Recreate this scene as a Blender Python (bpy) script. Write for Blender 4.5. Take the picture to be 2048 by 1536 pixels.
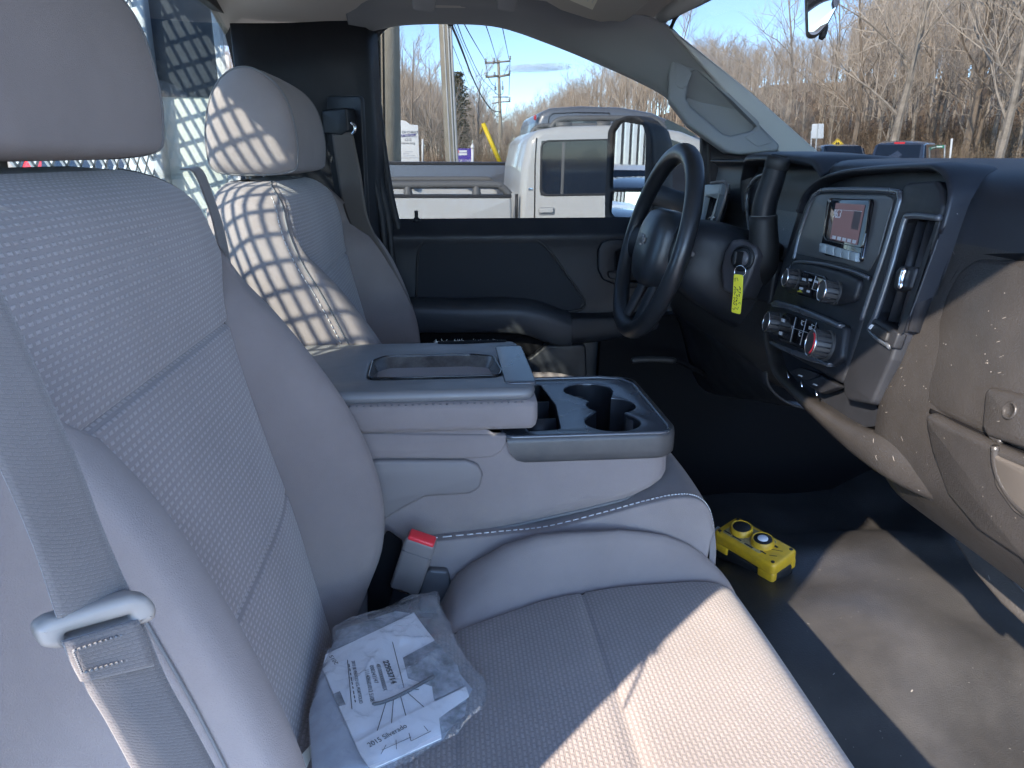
import bpy, bmesh, math, random
import numpy as np
from mathutils import Vector, Matrix

# ------------------------------------------------------------------ scene, camera, sky, sun, exposure
S = bpy.context.scene
for o in list(bpy.data.objects):
    bpy.data.objects.remove(o)
COL = S.collection
rad = math.radians
random.seed(7)
RNG = np.random.default_rng(11)

CAM = Vector((0.0, -0.15, 1.47))
YAW, PITCH, FPX = rad(5.0), rad(-16.8), 1500.0       # measured on the 2048 px photograph
FWD = Vector((math.sin(YAW) * math.cos(PITCH), math.cos(YAW) * math.cos(PITCH), math.sin(PITCH)))
RGT = Vector((math.cos(YAW), -math.sin(YAW), 0))
UPV = RGT.cross(FWD)
cd = bpy.data.cameras.new('camera')
cam = bpy.data.objects.new('camera', cd)
COL.objects.link(cam)
cam.matrix_world = Matrix(((RGT.x, UPV.x, -FWD.x, CAM.x), (RGT.y, UPV.y, -FWD.y, CAM.y), (RGT.z, UPV.z, -FWD.z, CAM.z), (0, 0, 0, 1)))
cd.sensor_fit = 'HORIZONTAL'
cd.sensor_width = 36.0
cd.lens = FPX / 2048 * 36.0
cd.clip_start = 0.01
cd.clip_end = 3000
S.camera = cam

SUN_AZ, SUN_EL = 51.0, 31.0                            # light travels towards +x +y (forward and inward)
SDIR = Vector((math.cos(rad(SUN_EL)) * math.cos(rad(SUN_AZ)), math.cos(rad(SUN_EL)) * math.sin(rad(SUN_AZ)), -math.sin(rad(SUN_EL))))
W = bpy.data.worlds.new('World')
S.world = W
W.use_nodes = True
wn = W.node_tree.nodes
sky = wn.new('ShaderNodeTexSky')
sky.sky_type = 'NISHITA'
sky.sun_disc = False
sky.sun_elevation = rad(SUN_EL)
sky.sun_rotation = math.atan2(-SDIR.x, -SDIR.y)
sky.air_density = 0.75
sky.dust_density = 0.15
sky.ozone_density = 2.0
sky.altitude = 2000
wn['Background'].inputs[1].default_value = 0.15
W.node_tree.links.new(sky.outputs[0], wn['Background'].inputs[0])
sl = bpy.data.lights.new('sun', 'SUN')
sl.energy = 2.0
sl.angle = rad(0.53)
sl.color = (1.0, 0.87, 0.73)
sun = bpy.data.objects.new('sun', sl)
COL.objects.link(sun)
sun.rotation_euler = SDIR.to_track_quat('-Z', 'Y').to_euler()
sun.location = (-20, -20, 20)
S.view_settings.view_transform = 'Standard'
S.view_settings.look = 'None'
S.view_settings.gamma = 1.0
S.view_settings.use_curve_mapping = False
S.view_settings.exposure = 3.22
S.render.engine = 'CYCLES'
S.cycles.max_bounces = 10
S.cycles.diffuse_bounces = 5
S.cycles.glossy_bounces = 5
S.cycles.transparent_max_bounces = 16
S.cycles.caustics_reflective = False
S.cycles.caustics_refractive = False
S.cycles.sample_clamp_indirect = 6.0
S.cycles.use_denoising = True

# ------------------------------------------------------------------ measuring: where a sight line of the photograph meets a plane of the cab
def ray(px, py):
    return FWD + RGT * ((px - 1024) / FPX) - UPV * ((py - 768) / FPX)
def plane(p0, n):
    return (Vector(p0), Vector(n).normalized())
def px_(v): return plane((v, 0, 0), (1, 0, 0))
def py_(v): return plane((0, v, 0), (0, 1, 0))
def pz_(v): return plane((0, 0, v), (0, 0, 1))
def at(px, py, pl):
    d = ray(px, py)
    return CAM + d * ((pl[0] - CAM).dot(pl[1]) / d.dot(pl[1]))
def ats(pts, pl):
    return [at(a, b, pl) for a, b in pts]

# ------------------------------------------------------------------ object helpers
ORG = {}
def tag(o, label=None, cat=None, group=None, kind=None):
    if label: o['label'] = label
    if cat: o['category'] = cat
    if group: o['group'] = group
    if kind: o['kind'] = kind
    return o
def thing(name, label, cat, loc=(0, 0, 0), group=None):
    o = bpy.data.objects.new(name, None)
    o.empty_display_size = 0.05
    COL.objects.link(o)
    o.location = loc
    ORG[o] = Vector(loc)
    return tag(o, label, cat, group)
def obj(name, V, Fc, m, parent=None, smooth=True, uv=None, loc=None, angle=None):
    """One mesh object from world-space vertices; its origin is its parent's origin (or loc)."""
    org = ORG[parent] if parent is not None else Vector(loc or (0, 0, 0))
    me = bpy.data.meshes.new(name)
    V = [(v[0] - org.x, v[1] - org.y, v[2] - org.z) for v in V]
    me.from_pydata(V, [], [tuple(f) for f in Fc])
    if uv is not None:
        ul = me.uv_layers.new(name='UVMap')
        for l in me.loops:
            ul.data[l.index].uv = uv[l.vertex_index]
    if smooth:
        me.polygons.foreach_set('use_smooth', [True] * len(me.polygons))
        if angle: me.set_sharp_from_angle(angle=rad(angle))
    me.materials.append(m)
    me.update()
    o = bpy.data.objects.new(name, me)
    COL.objects.link(o)
    if parent is not None:
        o.parent = parent
    else:
        o.location = org
    ORG[o] = org
    return o
def copy_tree(o, parent=None, loc=None):
    c = o.copy()
    COL.objects.link(c)
    if parent is not None:
        c.parent = parent
    if loc is not None: c.location = loc
    for ch in list(o.children):
        copy_tree(ch, c)
    return c
class MB:
    """collects shapes into one mesh"""
    def __init__(s): s.V, s.F = [], []
    def add(s, V, Fc):
        n = len(s.V)
        s.V += [tuple(v) for v in V]
        s.F += [tuple(i + n for i in f) for f in Fc]
        return s
    def box(s, c, size, rot=None, bev=0.0):
        return s.add(*rbox(c, size, rot, bev))
    def tube(s, path, r, n=8, closed=False): return s.add(*tube(path, r, n, closed))
    def build(s, name, m, parent=None, **k): return obj(name, s.V, s.F, m, parent, **k)

def catmull(pts, n, closed=False):
    P_ = np.array([tuple(p) for p in pts], float)
    k = len(P_)
    if k == 2: return [P_[0] * (1 - t) + P_[1] * t for t in np.linspace(0, 1, n)]
    if closed: Q = np.vstack([P_[-1], P_, P_[0], P_[1]]); segs = k
    else: Q = np.vstack([2 * P_[0] - P_[1], P_, 2 * P_[-1] - P_[-2]]); segs = k - 1
    out = []
    for t in np.linspace(0, segs, n, endpoint=not closed):
        i = min(int(t), segs - 1); f = t - i
        a, b, c, d = Q[i], Q[i + 1], Q[i + 2], Q[i + 3]
        out.append(0.5 * (2 * b + (c - a) * f + (2 * a - 5 * b + 4 * c - d) * f * f + (3 * b - a - 3 * c + d) * f ** 3))
    return out
def interp(x, xs, ys): return float(np.interp(x, xs, ys))
def smooth_interp(x, xs, ys):
    i = int(np.clip(np.searchsorted(xs, x) - 1, 0, len(xs) - 2))
    t = np.clip((x - xs[i]) / (xs[i + 1] - xs[i]), 0, 1)
    m = np.gradient(np.array(ys, float), np.array(xs, float))
    h = xs[i + 1] - xs[i]
    return float((2 * t**3 - 3 * t**2 + 1) * ys[i] + (t**3 - 2 * t**2 + t) * h * m[i] + (-2 * t**3 + 3 * t**2) * ys[i + 1] + (t**3 - t**2) * h * m[i + 1])
def gridmesh(rows, cu=False, cv=False, flip=False):
    """rows of equal length -> verts, faces, uv in metres (cu: closed along a row, cv: closed across rows)"""
    nr, nc = len(rows), len(rows[0])
    V = [tuple(p) for r in rows for p in r]
    Fc = []
    for i in range(nr if cv else nr - 1):
        for j in range(nc if cu else nc - 1):
            a, b = i * nc + j, i * nc + (j + 1) % nc
            c, d = ((i + 1) % nr) * nc + (j + 1) % nc, ((i + 1) % nr) * nc + j
            Fc.append((a, d, c, b) if flip else (a, b, c, d))
    A = np.array(V).reshape(nr, nc, 3)
    du = np.zeros((nr, nc)); dv = np.zeros((nr, nc))
    du[:, 1:] = np.cumsum(np.linalg.norm(np.diff(A, axis=1), axis=2), axis=1)
    du -= du[:, nc // 2][:, None]
    dv[1:, :] = np.cumsum(np.linalg.norm(np.diff(A, axis=0), axis=2), axis=0)
    dv = np.repeat(dv.mean(axis=1)[:, None], nc, axis=1)
    return V, Fc, np.stack([du, dv], -1).reshape(-1, 2)
def grid(name, rows, m, parent, cu=False, cv=False, flip=False, thick=0, sub=0, **k):
    V, Fc, uv = gridmesh(rows, cu, cv, flip)
    o = obj(name, V, Fc, m, parent, uv=uv, **k)
    if thick:
        md = o.modifiers.new('solid', 'SOLIDIFY'); md.thickness = thick; md.offset = -1
    if sub:
        md = o.modifiers.new('sub', 'SUBSURF'); md.levels = md.render_levels = sub
    return o
def dense(rows, nu, nv):
    """smooth a coarse net of points into a fine one"""
    A = [catmull(r, nu) for r in rows]
    B = [catmull([A[i][j] for i in range(len(A))], nv) for j in range(nu)]
    return [[B[j][i] for j in range(nu)] for i in range(nv)]
def rbox(c, size, rot=None, bev=0.0, seg=2):
    bm = bmesh.new()
    bmesh.ops.create_cube(bm, size=1.0)
    for v in bm.verts: v.co = Vector((v.co.x * size[0], v.co.y * size[1], v.co.z * size[2]))
    if bev: bmesh.ops.bevel(bm, geom=list(bm.edges), offset=bev, segments=seg, affect='EDGES', profile=0.5)
    M = rot if rot is not None else Matrix.Identity(3)
    c = Vector(c)
    bm.verts.index_update()
    V = [tuple(M @ v.co + c) for v in bm.verts]
    Fc = [[v.index for v in f.verts] for f in bm.faces]
    bm.free()
    return V, Fc
def frame3(ux, uy):
    ux = Vector(ux).normalized(); uz = ux.cross(Vector(uy)).normalized(); uy = uz.cross(ux)
    return Matrix((ux, uy, uz)).transposed()
def tube(path, r, n=8, closed=False, caps=True):
    P_ = [Vector(tuple(p)) for p in path]
    k = len(P_)
    R = r if hasattr(r, '__len__') else [r] * k
    V, Fc = [], []
    prev = None
    for i in range(k):
        a = P_[(i - 1) % k] if (closed or i > 0) else P_[i]
        b = P_[(i + 1) % k] if (closed or i < k - 1) else P_[i]
        t = (b - a)
        t = t.normalized() if t.length > 1e-9 else Vector((0, 0, 1))
        if prev is None:
            e = Vector((0, 0, 1)) if abs(t.z) < 0.9 else Vector((1, 0, 0))
            u = (e - t * e.dot(t)).normalized()
        else:
            u = (prev - t * prev.dot(t)).normalized()
        prev = u
        w = t.cross(u)
        for j in range(n):
            an = 2 * math.pi * j / n
            V.append(tuple(P_[i] + (u * math.cos(an) + w * math.sin(an)) * R[i]))
    for i in range(k if closed else k - 1):
        for j in range(n):
            a, b = i * n + j, i * n + (j + 1) % n
            i2 = (i + 1) % k
            Fc.append((a, b, i2 * n + (j + 1) % n, i2 * n + j))
    if caps and not closed:
        Fc.append(tuple(range(n - 1, -1, -1)))
        Fc.append(tuple((k - 1) * n + j for j in range(n)))
    return V, Fc
def lathe(prof, c, axis, n=24, up=None):
    """prof: list of (radius, height along axis)"""
    ax = Vector(axis).normalized()
    e = Vector(up) if up is not None else (Vector((0, 0, 1)) if abs(ax.z) < 0.9 else Vector((1, 0, 0)))
    u = (e - ax * e.dot(ax)).normalized(); w = ax.cross(u); c = Vector(c)
    V, Fc = [], []
    for (r, h) in prof:
        for j in range(n):
            a = 2 * math.pi * j / n
            V.append(tuple(c + ax * h + (u * math.cos(a) + w * math.sin(a)) * r))
    for i in range(len(prof) - 1):
        for j in range(n):
            Fc.append((i * n + j, i * n + (j + 1) % n, (i + 1) * n + (j + 1) % n, (i + 1) * n + j))
    Fc.append(tuple(range(n - 1, -1, -1)))
    Fc.append(tuple((len(prof) - 1) * n + j for j in range(n)))
    return V, Fc
def fillet(pts, r, n=5):
    """round the corners of a closed 2-D outline"""
    out = []
    k = len(pts)
    for i in range(k):
        a, b, c = (Vector(pts[(i - 1) % k][:2]), Vector(pts[i][:2]), Vector(pts[(i + 1) % k][:2]))
        ri = r[i] if hasattr(r, '__len__') else r
        u, v = a - b, c - b
        lu, lv = u.length, v.length
        if ri <= 0 or lu < 1e-7 or lv < 1e-7:
            out.append(tuple(b)); continue
        u /= lu; v /= lv
        ang = u.angle(v, math.pi)
        if ang > 3.05: out.append(tuple(b)); continue
        d = min(ri / math.tan(ang / 2), lu * 0.48, lv * 0.48)
        p, q = b + u * d, b + v * d
        for t in np.linspace(0, 1, n):
            out.append(tuple(p * (1 - t) ** 2 + b * 2 * t * (1 - t) + q * t * t))
    return out
def plate_mesh(outer, holes, fr, o0, thick, bev=0.0):
    """2-D outlines (in metres in frame fr at o0) -> a solid plate lying behind its front face, bevelled, holes cut"""
    cu = bpy.data.curves.new('tmp', 'CURVE')
    cu.dimensions = '2D'; cu.fill_mode = 'BOTH'
    b = min(bev, thick * 0.49)
    cu.extrude = max(thick / 2 - b, 1e-5)
    cu.bevel_depth = b; cu.bevel_resolution = 2; cu.offset = -b
    for pl in [outer] + list(holes):
        sp = cu.splines.new('POLY')
        sp.points.add(len(pl) - 1)
        for q, p in zip(sp.points, pl): q.co = (p[0], p[1], 0, 1)
        sp.use_cyclic_u = True
    ob = bpy.data.objects.new('tmp', cu)
    COL.objects.link(ob)
    dg = bpy.context.evaluated_depsgraph_get()
    me = bpy.data.meshes.new_from_object(ob.evaluated_get(dg))
    o0 = Vector(o0)
    V = [tuple(o0 + fr @ Vector((v.co.x, v.co.y, v.co.z - thick / 2))) for v in me.vertices]
    Fc = [tuple(p.vertices) for p in me.polygons]
    bpy.data.objects.remove(ob); bpy.data.curves.remove(cu); bpy.data.meshes.remove(me)
    return V, Fc
def weld(V, Fc):
    key, mp, NV = {}, [], []
    for v in V:
        k_ = (round(v[0], 5), round(v[1], 5), round(v[2], 5))
        if k_ not in key: key[k_] = len(NV); NV.append(v)
        mp.append(key[k_])
    NF = []
    for f in Fc:
        g = []
        for i in f:
            if mp[i] not in g: g.append(mp[i])
        if len(g) > 2: NF.append(tuple(g))
    return NV, NF
def frame_of(pl):
    """frame of a plane: x to the right as the camera sees it, y upward, z towards the camera"""
    n = pl[1] if pl[1].dot(CAM - pl[0]) > 0 else -pl[1]
    if abs(n.z) > 0.9: ux = Vector((1, 0, 0))
    else:
        ux = Vector((0, 0, 1)).cross(n)
    ux = (ux - n * ux.dot(n)).normalized()
    uy = n.cross(ux)
    return Matrix((ux, uy, n)).transposed()
def plate(name, pts, pl, thick, m, parent, r=0.0, bev=0.0, holes=(), hr=None, off=0.0, pixels=True, **k):
    """a solid plate whose front outline is seen at pts of the photograph on plane pl (off: stand proud towards the camera)"""
    fr = frame_of(pl); inv = fr.transposed()
    def to2(q): return [tuple((inv @ (p - pl[0])).xy) for p in (ats(q, pl) if pixels else [Vector(p) for p in q])]
    out = to2(pts)
    out = fillet(out, r) if (hasattr(r, '__len__') or r > 0) else out
    hs = [fillet(to2(h), hr if hr is not None else r) for h in holes]
    V, Fc = plate_mesh(out, hs, fr, pl[0] + fr.col[2] * off, thick, bev)
    V, Fc = weld(V, Fc)
    k.setdefault('angle', 35)
    return obj(name, V, Fc, m, parent, **k)
def label3d(name, text, size, o0, ux, uy, m, parent, align='LEFT', ext=0.0002, bold=0.0, sx=1.0, fit=None):
    """flat lettering standing a hair proud of a surface"""
    cu = bpy.data.curves.new('tmp', 'FONT')
    cu.body = text; cu.size = size; cu.align_x = align; cu.extrude = ext; cu.offset = bold
    ob = bpy.data.objects.new('tmp', cu)
    COL.objects.link(ob)
    dg = bpy.context.evaluated_depsgraph_get()
    me = bpy.data.meshes.new_from_object(ob.evaluated_get(dg))
    fr = frame3(ux, uy); o0 = Vector(o0)
    if fit: sx = fit / max(v.co.x for v in me.vertices)
    V = [tuple(o0 + fr @ Vector((v.co.x * sx, v.co.y, v.co.z))) for v in me.vertices]
    Fc = [tuple(p.vertices) for p in me.polygons]
    bpy.data.objects.remove(ob); bpy.data.curves.remove(cu); bpy.data.meshes.remove(me)
    return obj(name, V, Fc, m, parent, smooth=False)

# ------------------------------------------------------------------ materials
MATS = {}
def nodes(name):
    m = bpy.data.materials.new(name)
    m.use_nodes = True
    nt = m.node_tree
    return m, nt, nt.nodes, nt.links, nt.nodes['Principled BSDF']
def mat(name, base, rough=0.5, metal=0.0, bump=None, var=None, spec=0.5, coat=0.0, rvar=None, sheen=0.0, emit=None, coord='Object'):
    """bump=(scale, strength, distance); var=(colour2, scale, contrast) patchy second colour; rvar=(rough2, scale)"""
    if name in MATS: return MATS[name]
    m, nt, N, L, b = nodes(name)
    b.inputs['Base Color'].default_value = (*base, 1)
    b.inputs['Roughness'].default_value = rough
    b.inputs['Metallic'].default_value = metal
    b.inputs['Specular IOR Level'].default_value = spec
    b.inputs['Coat Weight'].default_value = coat
    b.inputs['Coat Roughness'].default_value = 0.05
    if sheen:
        b.inputs['Sheen Weight'].default_value = sheen
    if emit:
        b.inputs['Emission Color'].default_value = (*emit[0], 1); b.inputs['Emission Strength'].default_value = emit[1]
    tc = N.new('ShaderNodeTexCoord')
    def noise(scale, detail=4, rough_=0.6):
        n = N.new('ShaderNodeTexNoise'); n.inputs['Scale'].default_value = scale; n.inputs['Detail'].default_value = detail
        n.inputs['Roughness'].default_value = rough_
        L.new(tc.outputs[coord], n.inputs['Vector']); return n
    if var:
        n = noise(var[1], 6, 0.65)
        cr = N.new('ShaderNodeValToRGB')
        c_ = var[2] if len(var) > 2 else 0.15
        cr.color_ramp.elements[0].position = 0.5 - c_; cr.color_ramp.elements[1].position = 0.5 + c_
        cr.color_ramp.elements[0].color = (*base, 1); cr.color_ramp.elements[1].color = (*var[0], 1)
        L.new(n.outputs['Fac'], cr.inputs['Fac']); L.new(cr.outputs['Color'], b.inputs['Base Color'])
    if rvar:
        n = noise(rvar[1]); mr = N.new('ShaderNodeMapRange')
        mr.inputs['To Min'].default_value = rough; mr.inputs['To Max'].default_value = rvar[0]
        mr.inputs['From Min'].default_value = 0.35; mr.inputs['From Max'].default_value = 0.65
        L.new(n.outputs['Fac'], mr.inputs['Value']); L.new(mr.outputs[0], b.inputs['Roughness'])
    if bump:
        n = noise(bump[0], 3, 0.55); bp = N.new('ShaderNodeBump')
        bp.inputs['Strength'].default_value = bump[1]; bp.inputs['Distance'].default_value = bump[2]
        L.new(n.outputs['Fac'], bp.inputs['Height']); L.new(bp.outputs['Normal'], b.inputs['Normal'])
    MATS[name] = m
    return m
def mat_insert(name, base, dash, bw, rh, mort, off=0.5, depth=0.0012):
    """woven seat cloth: rows of short pale dashes on a darker ground, in UV metres"""
    m, nt, N, L, b = nodes(name)
    tc = N.new('ShaderNodeTexCoord')
    br = N.new('ShaderNodeTexBrick')
    br.offset = off; br.squash = 1.0
    br.inputs['Scale'].default_value = 1.0
    br.inputs['Brick Width'].default_value = bw; br.inputs['Row Height'].default_value = rh
    br.inputs['Mortar Size'].default_value = mort; br.inputs['Mortar Smooth'].default_value = 0.4
    br.inputs['Color1'].default_value = (*dash, 1); br.inputs['Color2'].default_value = (*[c * 0.93 for c in dash], 1)
    br.inputs['Mortar'].default_value = (*base, 1)
    wob = N.new('ShaderNodeTexNoise'); wob.inputs['Scale'].default_value = 700; wob.inputs['Detail'].default_value = 2
    L.new(tc.outputs['UV'], wob.inputs['Vector'])
    sc = N.new('ShaderNodeVectorMath'); sc.operation = 'SCALE'; sc.inputs['Scale'].default_value = 0.0012
    L.new(wob.outputs['Color'], sc.inputs[0])
    ad = N.new('ShaderNodeVectorMath'); ad.operation = 'ADD'
    L.new(tc.outputs['UV'], ad.inputs[0]); L.new(sc.outputs[0], ad.inputs[1])
    L.new(ad.outputs[0], br.inputs['Vector'])
    big = N.new('ShaderNodeTexNoise'); big.inputs['Scale'].default_value = 9; big.inputs['Detail'].default_value = 6
    L.new(tc.outputs['Object'], big.inputs['Vector'])
    mr = N.new('ShaderNodeMapRange'); mr.inputs['From Min'].default_value = 0.3; mr.inputs['From Max'].default_value = 0.7
    mr.inputs['To Min'].default_value = 0.86; mr.inputs['To Max'].default_value = 1.06
    L.new(big.outputs['Fac'], mr.inputs['Value'])
    mx = N.new('ShaderNodeMix'); mx.data_type = 'RGBA'; mx.blend_type = 'MULTIPLY'; mx.inputs['Factor'].default_value = 1
    L.new(br.outputs['Color'], mx.inputs['A']); L.new(mr.outputs[0], mx.inputs['B'])
    L.new(mx.outputs['Result'], b.inputs['Base Color'])
    b.inputs['Roughness'].default_value = 0.95
    b.inputs['Sheen Weight'].default_value = 0.25
    fine = N.new('ShaderNodeTexNoise'); fine.inputs['Scale'].default_value = 1600; fine.inputs['Detail'].default_value = 1
    L.new(tc.outputs['UV'], fine.inputs['Vector'])
    ma = N.new('ShaderNodeMath'); ma.operation = 'MULTIPLY_ADD'; ma.inputs[1].default_value = 0.35
    L.new(fine.outputs['Fac'], ma.inputs[0]); L.new(br.outputs['Fac'], ma.inputs[2])
    bp = N.new('ShaderNodeBump'); bp.inputs['Strength'].default_value = 0.6; bp.inputs['Distance'].default_value = depth
    bp.invert = True
    L.new(ma.outputs[0], bp.inputs['Height']); L.new(bp.outputs['Normal'], b.inputs['Normal'])
    MATS[name] = m
    return m
def mat_glass(name, tint, refl=0.9, dirt=0.0, dirtcol=(0.5, 0.5, 0.5), tilt=0.0):
    """thin pane: tinted see-through, a Fresnel reflection, and a film of dust"""
    m, nt, N, L, b = nodes(name)
    N.remove(b)
    out = N['Material Output']
    tr = N.new('ShaderNodeBsdfTransparent'); tr.inputs['Color'].default_value = (*tint, 1)
    gl = N.new('ShaderNodeBsdfGlossy'); gl.inputs['Roughness'].default_value = 0.02; gl.inputs['Color'].default_value = (refl, refl, refl, 1)
    lw = N.new('ShaderNodeLayerWeight'); lw.inputs['Blend'].default_value = 0.5
    pw = N.new('ShaderNodeMath'); pw.operation = 'POWER'; pw.inputs[1].default_value = 5.0
    L.new(lw.outputs['Facing'], pw.inputs[0])
    fr = N.new('ShaderNodeMath'); fr.operation = 'MULTIPLY_ADD'; fr.inputs[1].default_value = 0.92; fr.inputs[2].default_value = 0.002
    L.new(pw.outputs[0], fr.inputs[0])
    mx = N.new('ShaderNodeMixShader')
    L.new(fr.outputs[0], mx.inputs[0]); L.new(tr.outputs[0], mx.inputs[1]); L.new(gl.outputs[0], mx.inputs[2])
    last = mx
    if dirt > 0:
        tc = N.new('ShaderNodeTexCoord')
        n = N.new('ShaderNodeTexNoise'); n.inputs['Scale'].default_value = 14; n.inputs['Detail'].default_value = 8; n.inputs['Roughness'].default_value = 0.7
        L.new(tc.outputs['Object'], n.inputs['Vector'])
        mr = N.new('ShaderNodeMapRange'); mr.inputs['From Min'].default_value = 0.42; mr.inputs['From Max'].default_value = 0.72
        mr.inputs['To Min'].default_value = dirt * 0.15; mr.inputs['To Max'].default_value = dirt
        L.new(n.outputs['Fac'], mr.inputs['Value'])
        df = N.new('ShaderNodeBsdfDiffuse'); df.inputs['Color'].default_value = (*dirtcol, 1)
        m2 = N.new('ShaderNodeMixShader')
        L.new(mr.outputs[0], m2.inputs[0]); L.new(mx.outputs[0], m2.inputs[1]); L.new(df.outputs[0], m2.inputs[2])
        last = m2
    L.new(last.outputs[0], out.inputs['Surface'])
    MATS[name] = m
    return m
def mat_worn(name, base, dust, rough, scratch, amount, grain=(900, 0.25, 0.0006), dscale=7, dcon=0.2):
    """grained black plastic with a film of dust and small pale scratches and nicks"""
    m, nt, N, L, b = nodes(name)
    tc = N.new('ShaderNodeTexCoord')
    n = N.new('ShaderNodeTexNoise'); n.inputs['Scale'].default_value = dscale; n.inputs['Detail'].default_value = 8; n.inputs['Roughness'].default_value = 0.65
    L.new(tc.outputs['Object'], n.inputs['Vector'])
    cr = N.new('ShaderNodeValToRGB')
    cr.color_ramp.elements[0].position = 0.5 - dcon; cr.color_ramp.elements[1].position = 0.5 + dcon
    cr.color_ramp.elements[0].color = (*base, 1); cr.color_ramp.elements[1].color = (*dust, 1)
    L.new(n.outputs['Fac'], cr.inputs['Fac'])
    last = cr.outputs['Color']
    for i, (rot, sc, thr, keep) in enumerate((((0.75, 0.1, 0.1), (40, 34, 330), 0.11, 0.60), ((-0.5, 0.2, -0.2), (50, 50, 420), 0.12, 0.60), ((0.2, 0.5, 0.2), (150, 210, 260), 0.13, 0.58))):
        mp = N.new('ShaderNodeMapping'); mp.vector_type = 'TEXTURE'; mp.inputs['Rotation'].default_value = rot; mp.inputs['Scale'].default_value = [1 / q for q in sc]
        L.new(tc.outputs['Object'], mp.inputs['Vector'])
        vo = N.new('ShaderNodeTexVoronoi'); vo.inputs['Scale'].default_value = 1.0; vo.inputs['Randomness'].default_value = 1.0
        L.new(mp.outputs[0], vo.inputs['Vector'])
        lt = N.new('ShaderNodeMath'); lt.operation = 'LESS_THAN'; lt.inputs[1].default_value = thr
        L.new(vo.outputs['Distance'], lt.inputs[0])
        # keep only some of the marks, in patches where things knock against it
        sp = N.new('ShaderNodeSeparateColor'); L.new(vo.outputs['Color'], sp.inputs[0])
        g1 = N.new('ShaderNodeMath'); g1.operation = 'GREATER_THAN'; g1.inputs[1].default_value = 1 - amount
        L.new(sp.outputs[0], g1.inputs[0])
        pn = N.new('ShaderNodeTexNoise'); pn.inputs['Scale'].default_value = 6.5 + i
        L.new(tc.outputs['Object'], pn.inputs['Vector'])
        g2 = N.new('ShaderNodeMath'); g2.operation = 'GREATER_THAN'; g2.inputs[1].default_value = keep - 0.08
        L.new(pn.outputs['Fac'], g2.inputs[0])
        a1 = N.new('ShaderNodeMath'); a1.operation = 'MULTIPLY'; L.new(lt.outputs[0], a1.inputs[0]); L.new(g1.outputs[0], a1.inputs[1])
        a2 = N.new('ShaderNodeMath'); a2.operation = 'MULTIPLY'; L.new(a1.outputs[0], a2.inputs[0]); L.new(g2.outputs[0], a2.inputs[1])
        mx = N.new('ShaderNodeMix'); mx.data_type = 'RGBA'
        L.new(a2.outputs[0], mx.inputs['Factor']); L.new(last, mx.inputs['A']); mx.inputs['B'].default_value = (*scratch, 1)
        last = mx.outputs['Result']
    L.new(last, b.inputs['Base Color'])
    b.inputs['Roughness'].default_value = rough
    b.inputs['Specular IOR Level'].default_value = 0.4
    gn = N.new('ShaderNodeTexNoise'); gn.inputs['Scale'].default_value = grain[0]; gn.inputs['Detail'].default_value = 2
    L.new(tc.outputs['Object'], gn.inputs['Vector'])
    bp = N.new('ShaderNodeBump'); bp.inputs['Strength'].default_value = grain[1]; bp.inputs['Distance'].default_value = grain[2]
    L.new(gn.outputs['Fac'], bp.inputs['Height']); L.new(bp.outputs['Normal'], b.inputs['Normal'])
    MATS[name] = m
    return m

M_CLOTH = mat('cloth_grey', (0.178, 0.152, 0.145), 0.95, bump=(1300, 0.5, 0.0009), var=((0.24, 0.206, 0.196), 8, 0.32), sheen=0.1)
M_INSERT = mat_insert('cloth_dashed', (0.25, 0.222, 0.22), (0.365, 0.328, 0.325), 0.0078, 0.0056, 0.0021)
M_INSERT2 = mat_insert('cloth_dashed_cushion', (0.225, 0.194, 0.180), (0.305, 0.268, 0.25), 0.0068, 0.0046, 0.0014)
M_PIPE = mat('piping_dark', (0.13, 0.128, 0.13), 0.85)
M_THREAD = mat('stitch_thread', (0.55, 0.54, 0.53), 0.8)
M_GREYPL = mat('plastic_grey', (0.16, 0.145, 0.142), 0.5, bump=(1100, 0.2, 0.0005), rvar=(0.62, 20))
M_WEB = mat_insert('belt_webbing', (0.115, 0.102, 0.098), (0.135, 0.12, 0.114), 0.0030, 0.0015, 0.0003, depth=0.0004)
M_LINER = mat('headliner_cloth', (0.48, 0.44, 0.385), 0.95, bump=(800, 0.25, 0.0006))
M_BLACK = mat('plastic_black', (0.0085, 0.010, 0.013), 0.42, spec=0.32, bump=(1000, 0.22, 0.0005), var=((0.020, 0.021, 0.025), 9, 0.3), rvar=(0.55, 14))
M_DASH = mat_worn('dash_vinyl', (0.013, 0.015, 0.020), (0.022, 0.024, 0.030), 0.44, (0.2, 0.19, 0.18), 0.015)
M_WORN = mat_worn('worn_plastic', (0.020, 0.0187, 0.0183), (0.039, 0.0360, 0.0345), 0.36, (0.20, 0.185, 0.17), 0.13, grain=(520, 0.45, 0.0009), dscale=11, dcon=0.28)
M_SATIN = mat('satin_trim', (0.055, 0.062, 0.074), 0.24, spec=0.9, rvar=(0.30, 5))
M_GLOSS = mat('gloss_black', (0.006, 0.006, 0.008), 0.06, coat=0.5)
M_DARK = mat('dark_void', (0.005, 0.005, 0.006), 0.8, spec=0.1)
M_RUBBER = mat('rubber_black', (0.012, 0.012, 0.013), 0.6)
M_CHROME = mat('chrome', (0.75, 0.76, 0.78), 0.12, 1.0)
M_MIRROR = mat('mirror_silver', (0.88, 0.9, 0.92), 0.01, 1.0)
M_PILLAR = mat('pillar_grey', (0.215, 0.218, 0.22), 0.6, bump=(1000, 0.15, 0.0005))
M_PILLAR2 = mat('pillar_light', (0.48, 0.47, 0.43), 0.6, bump=(1000, 0.15, 0.0005))
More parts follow.
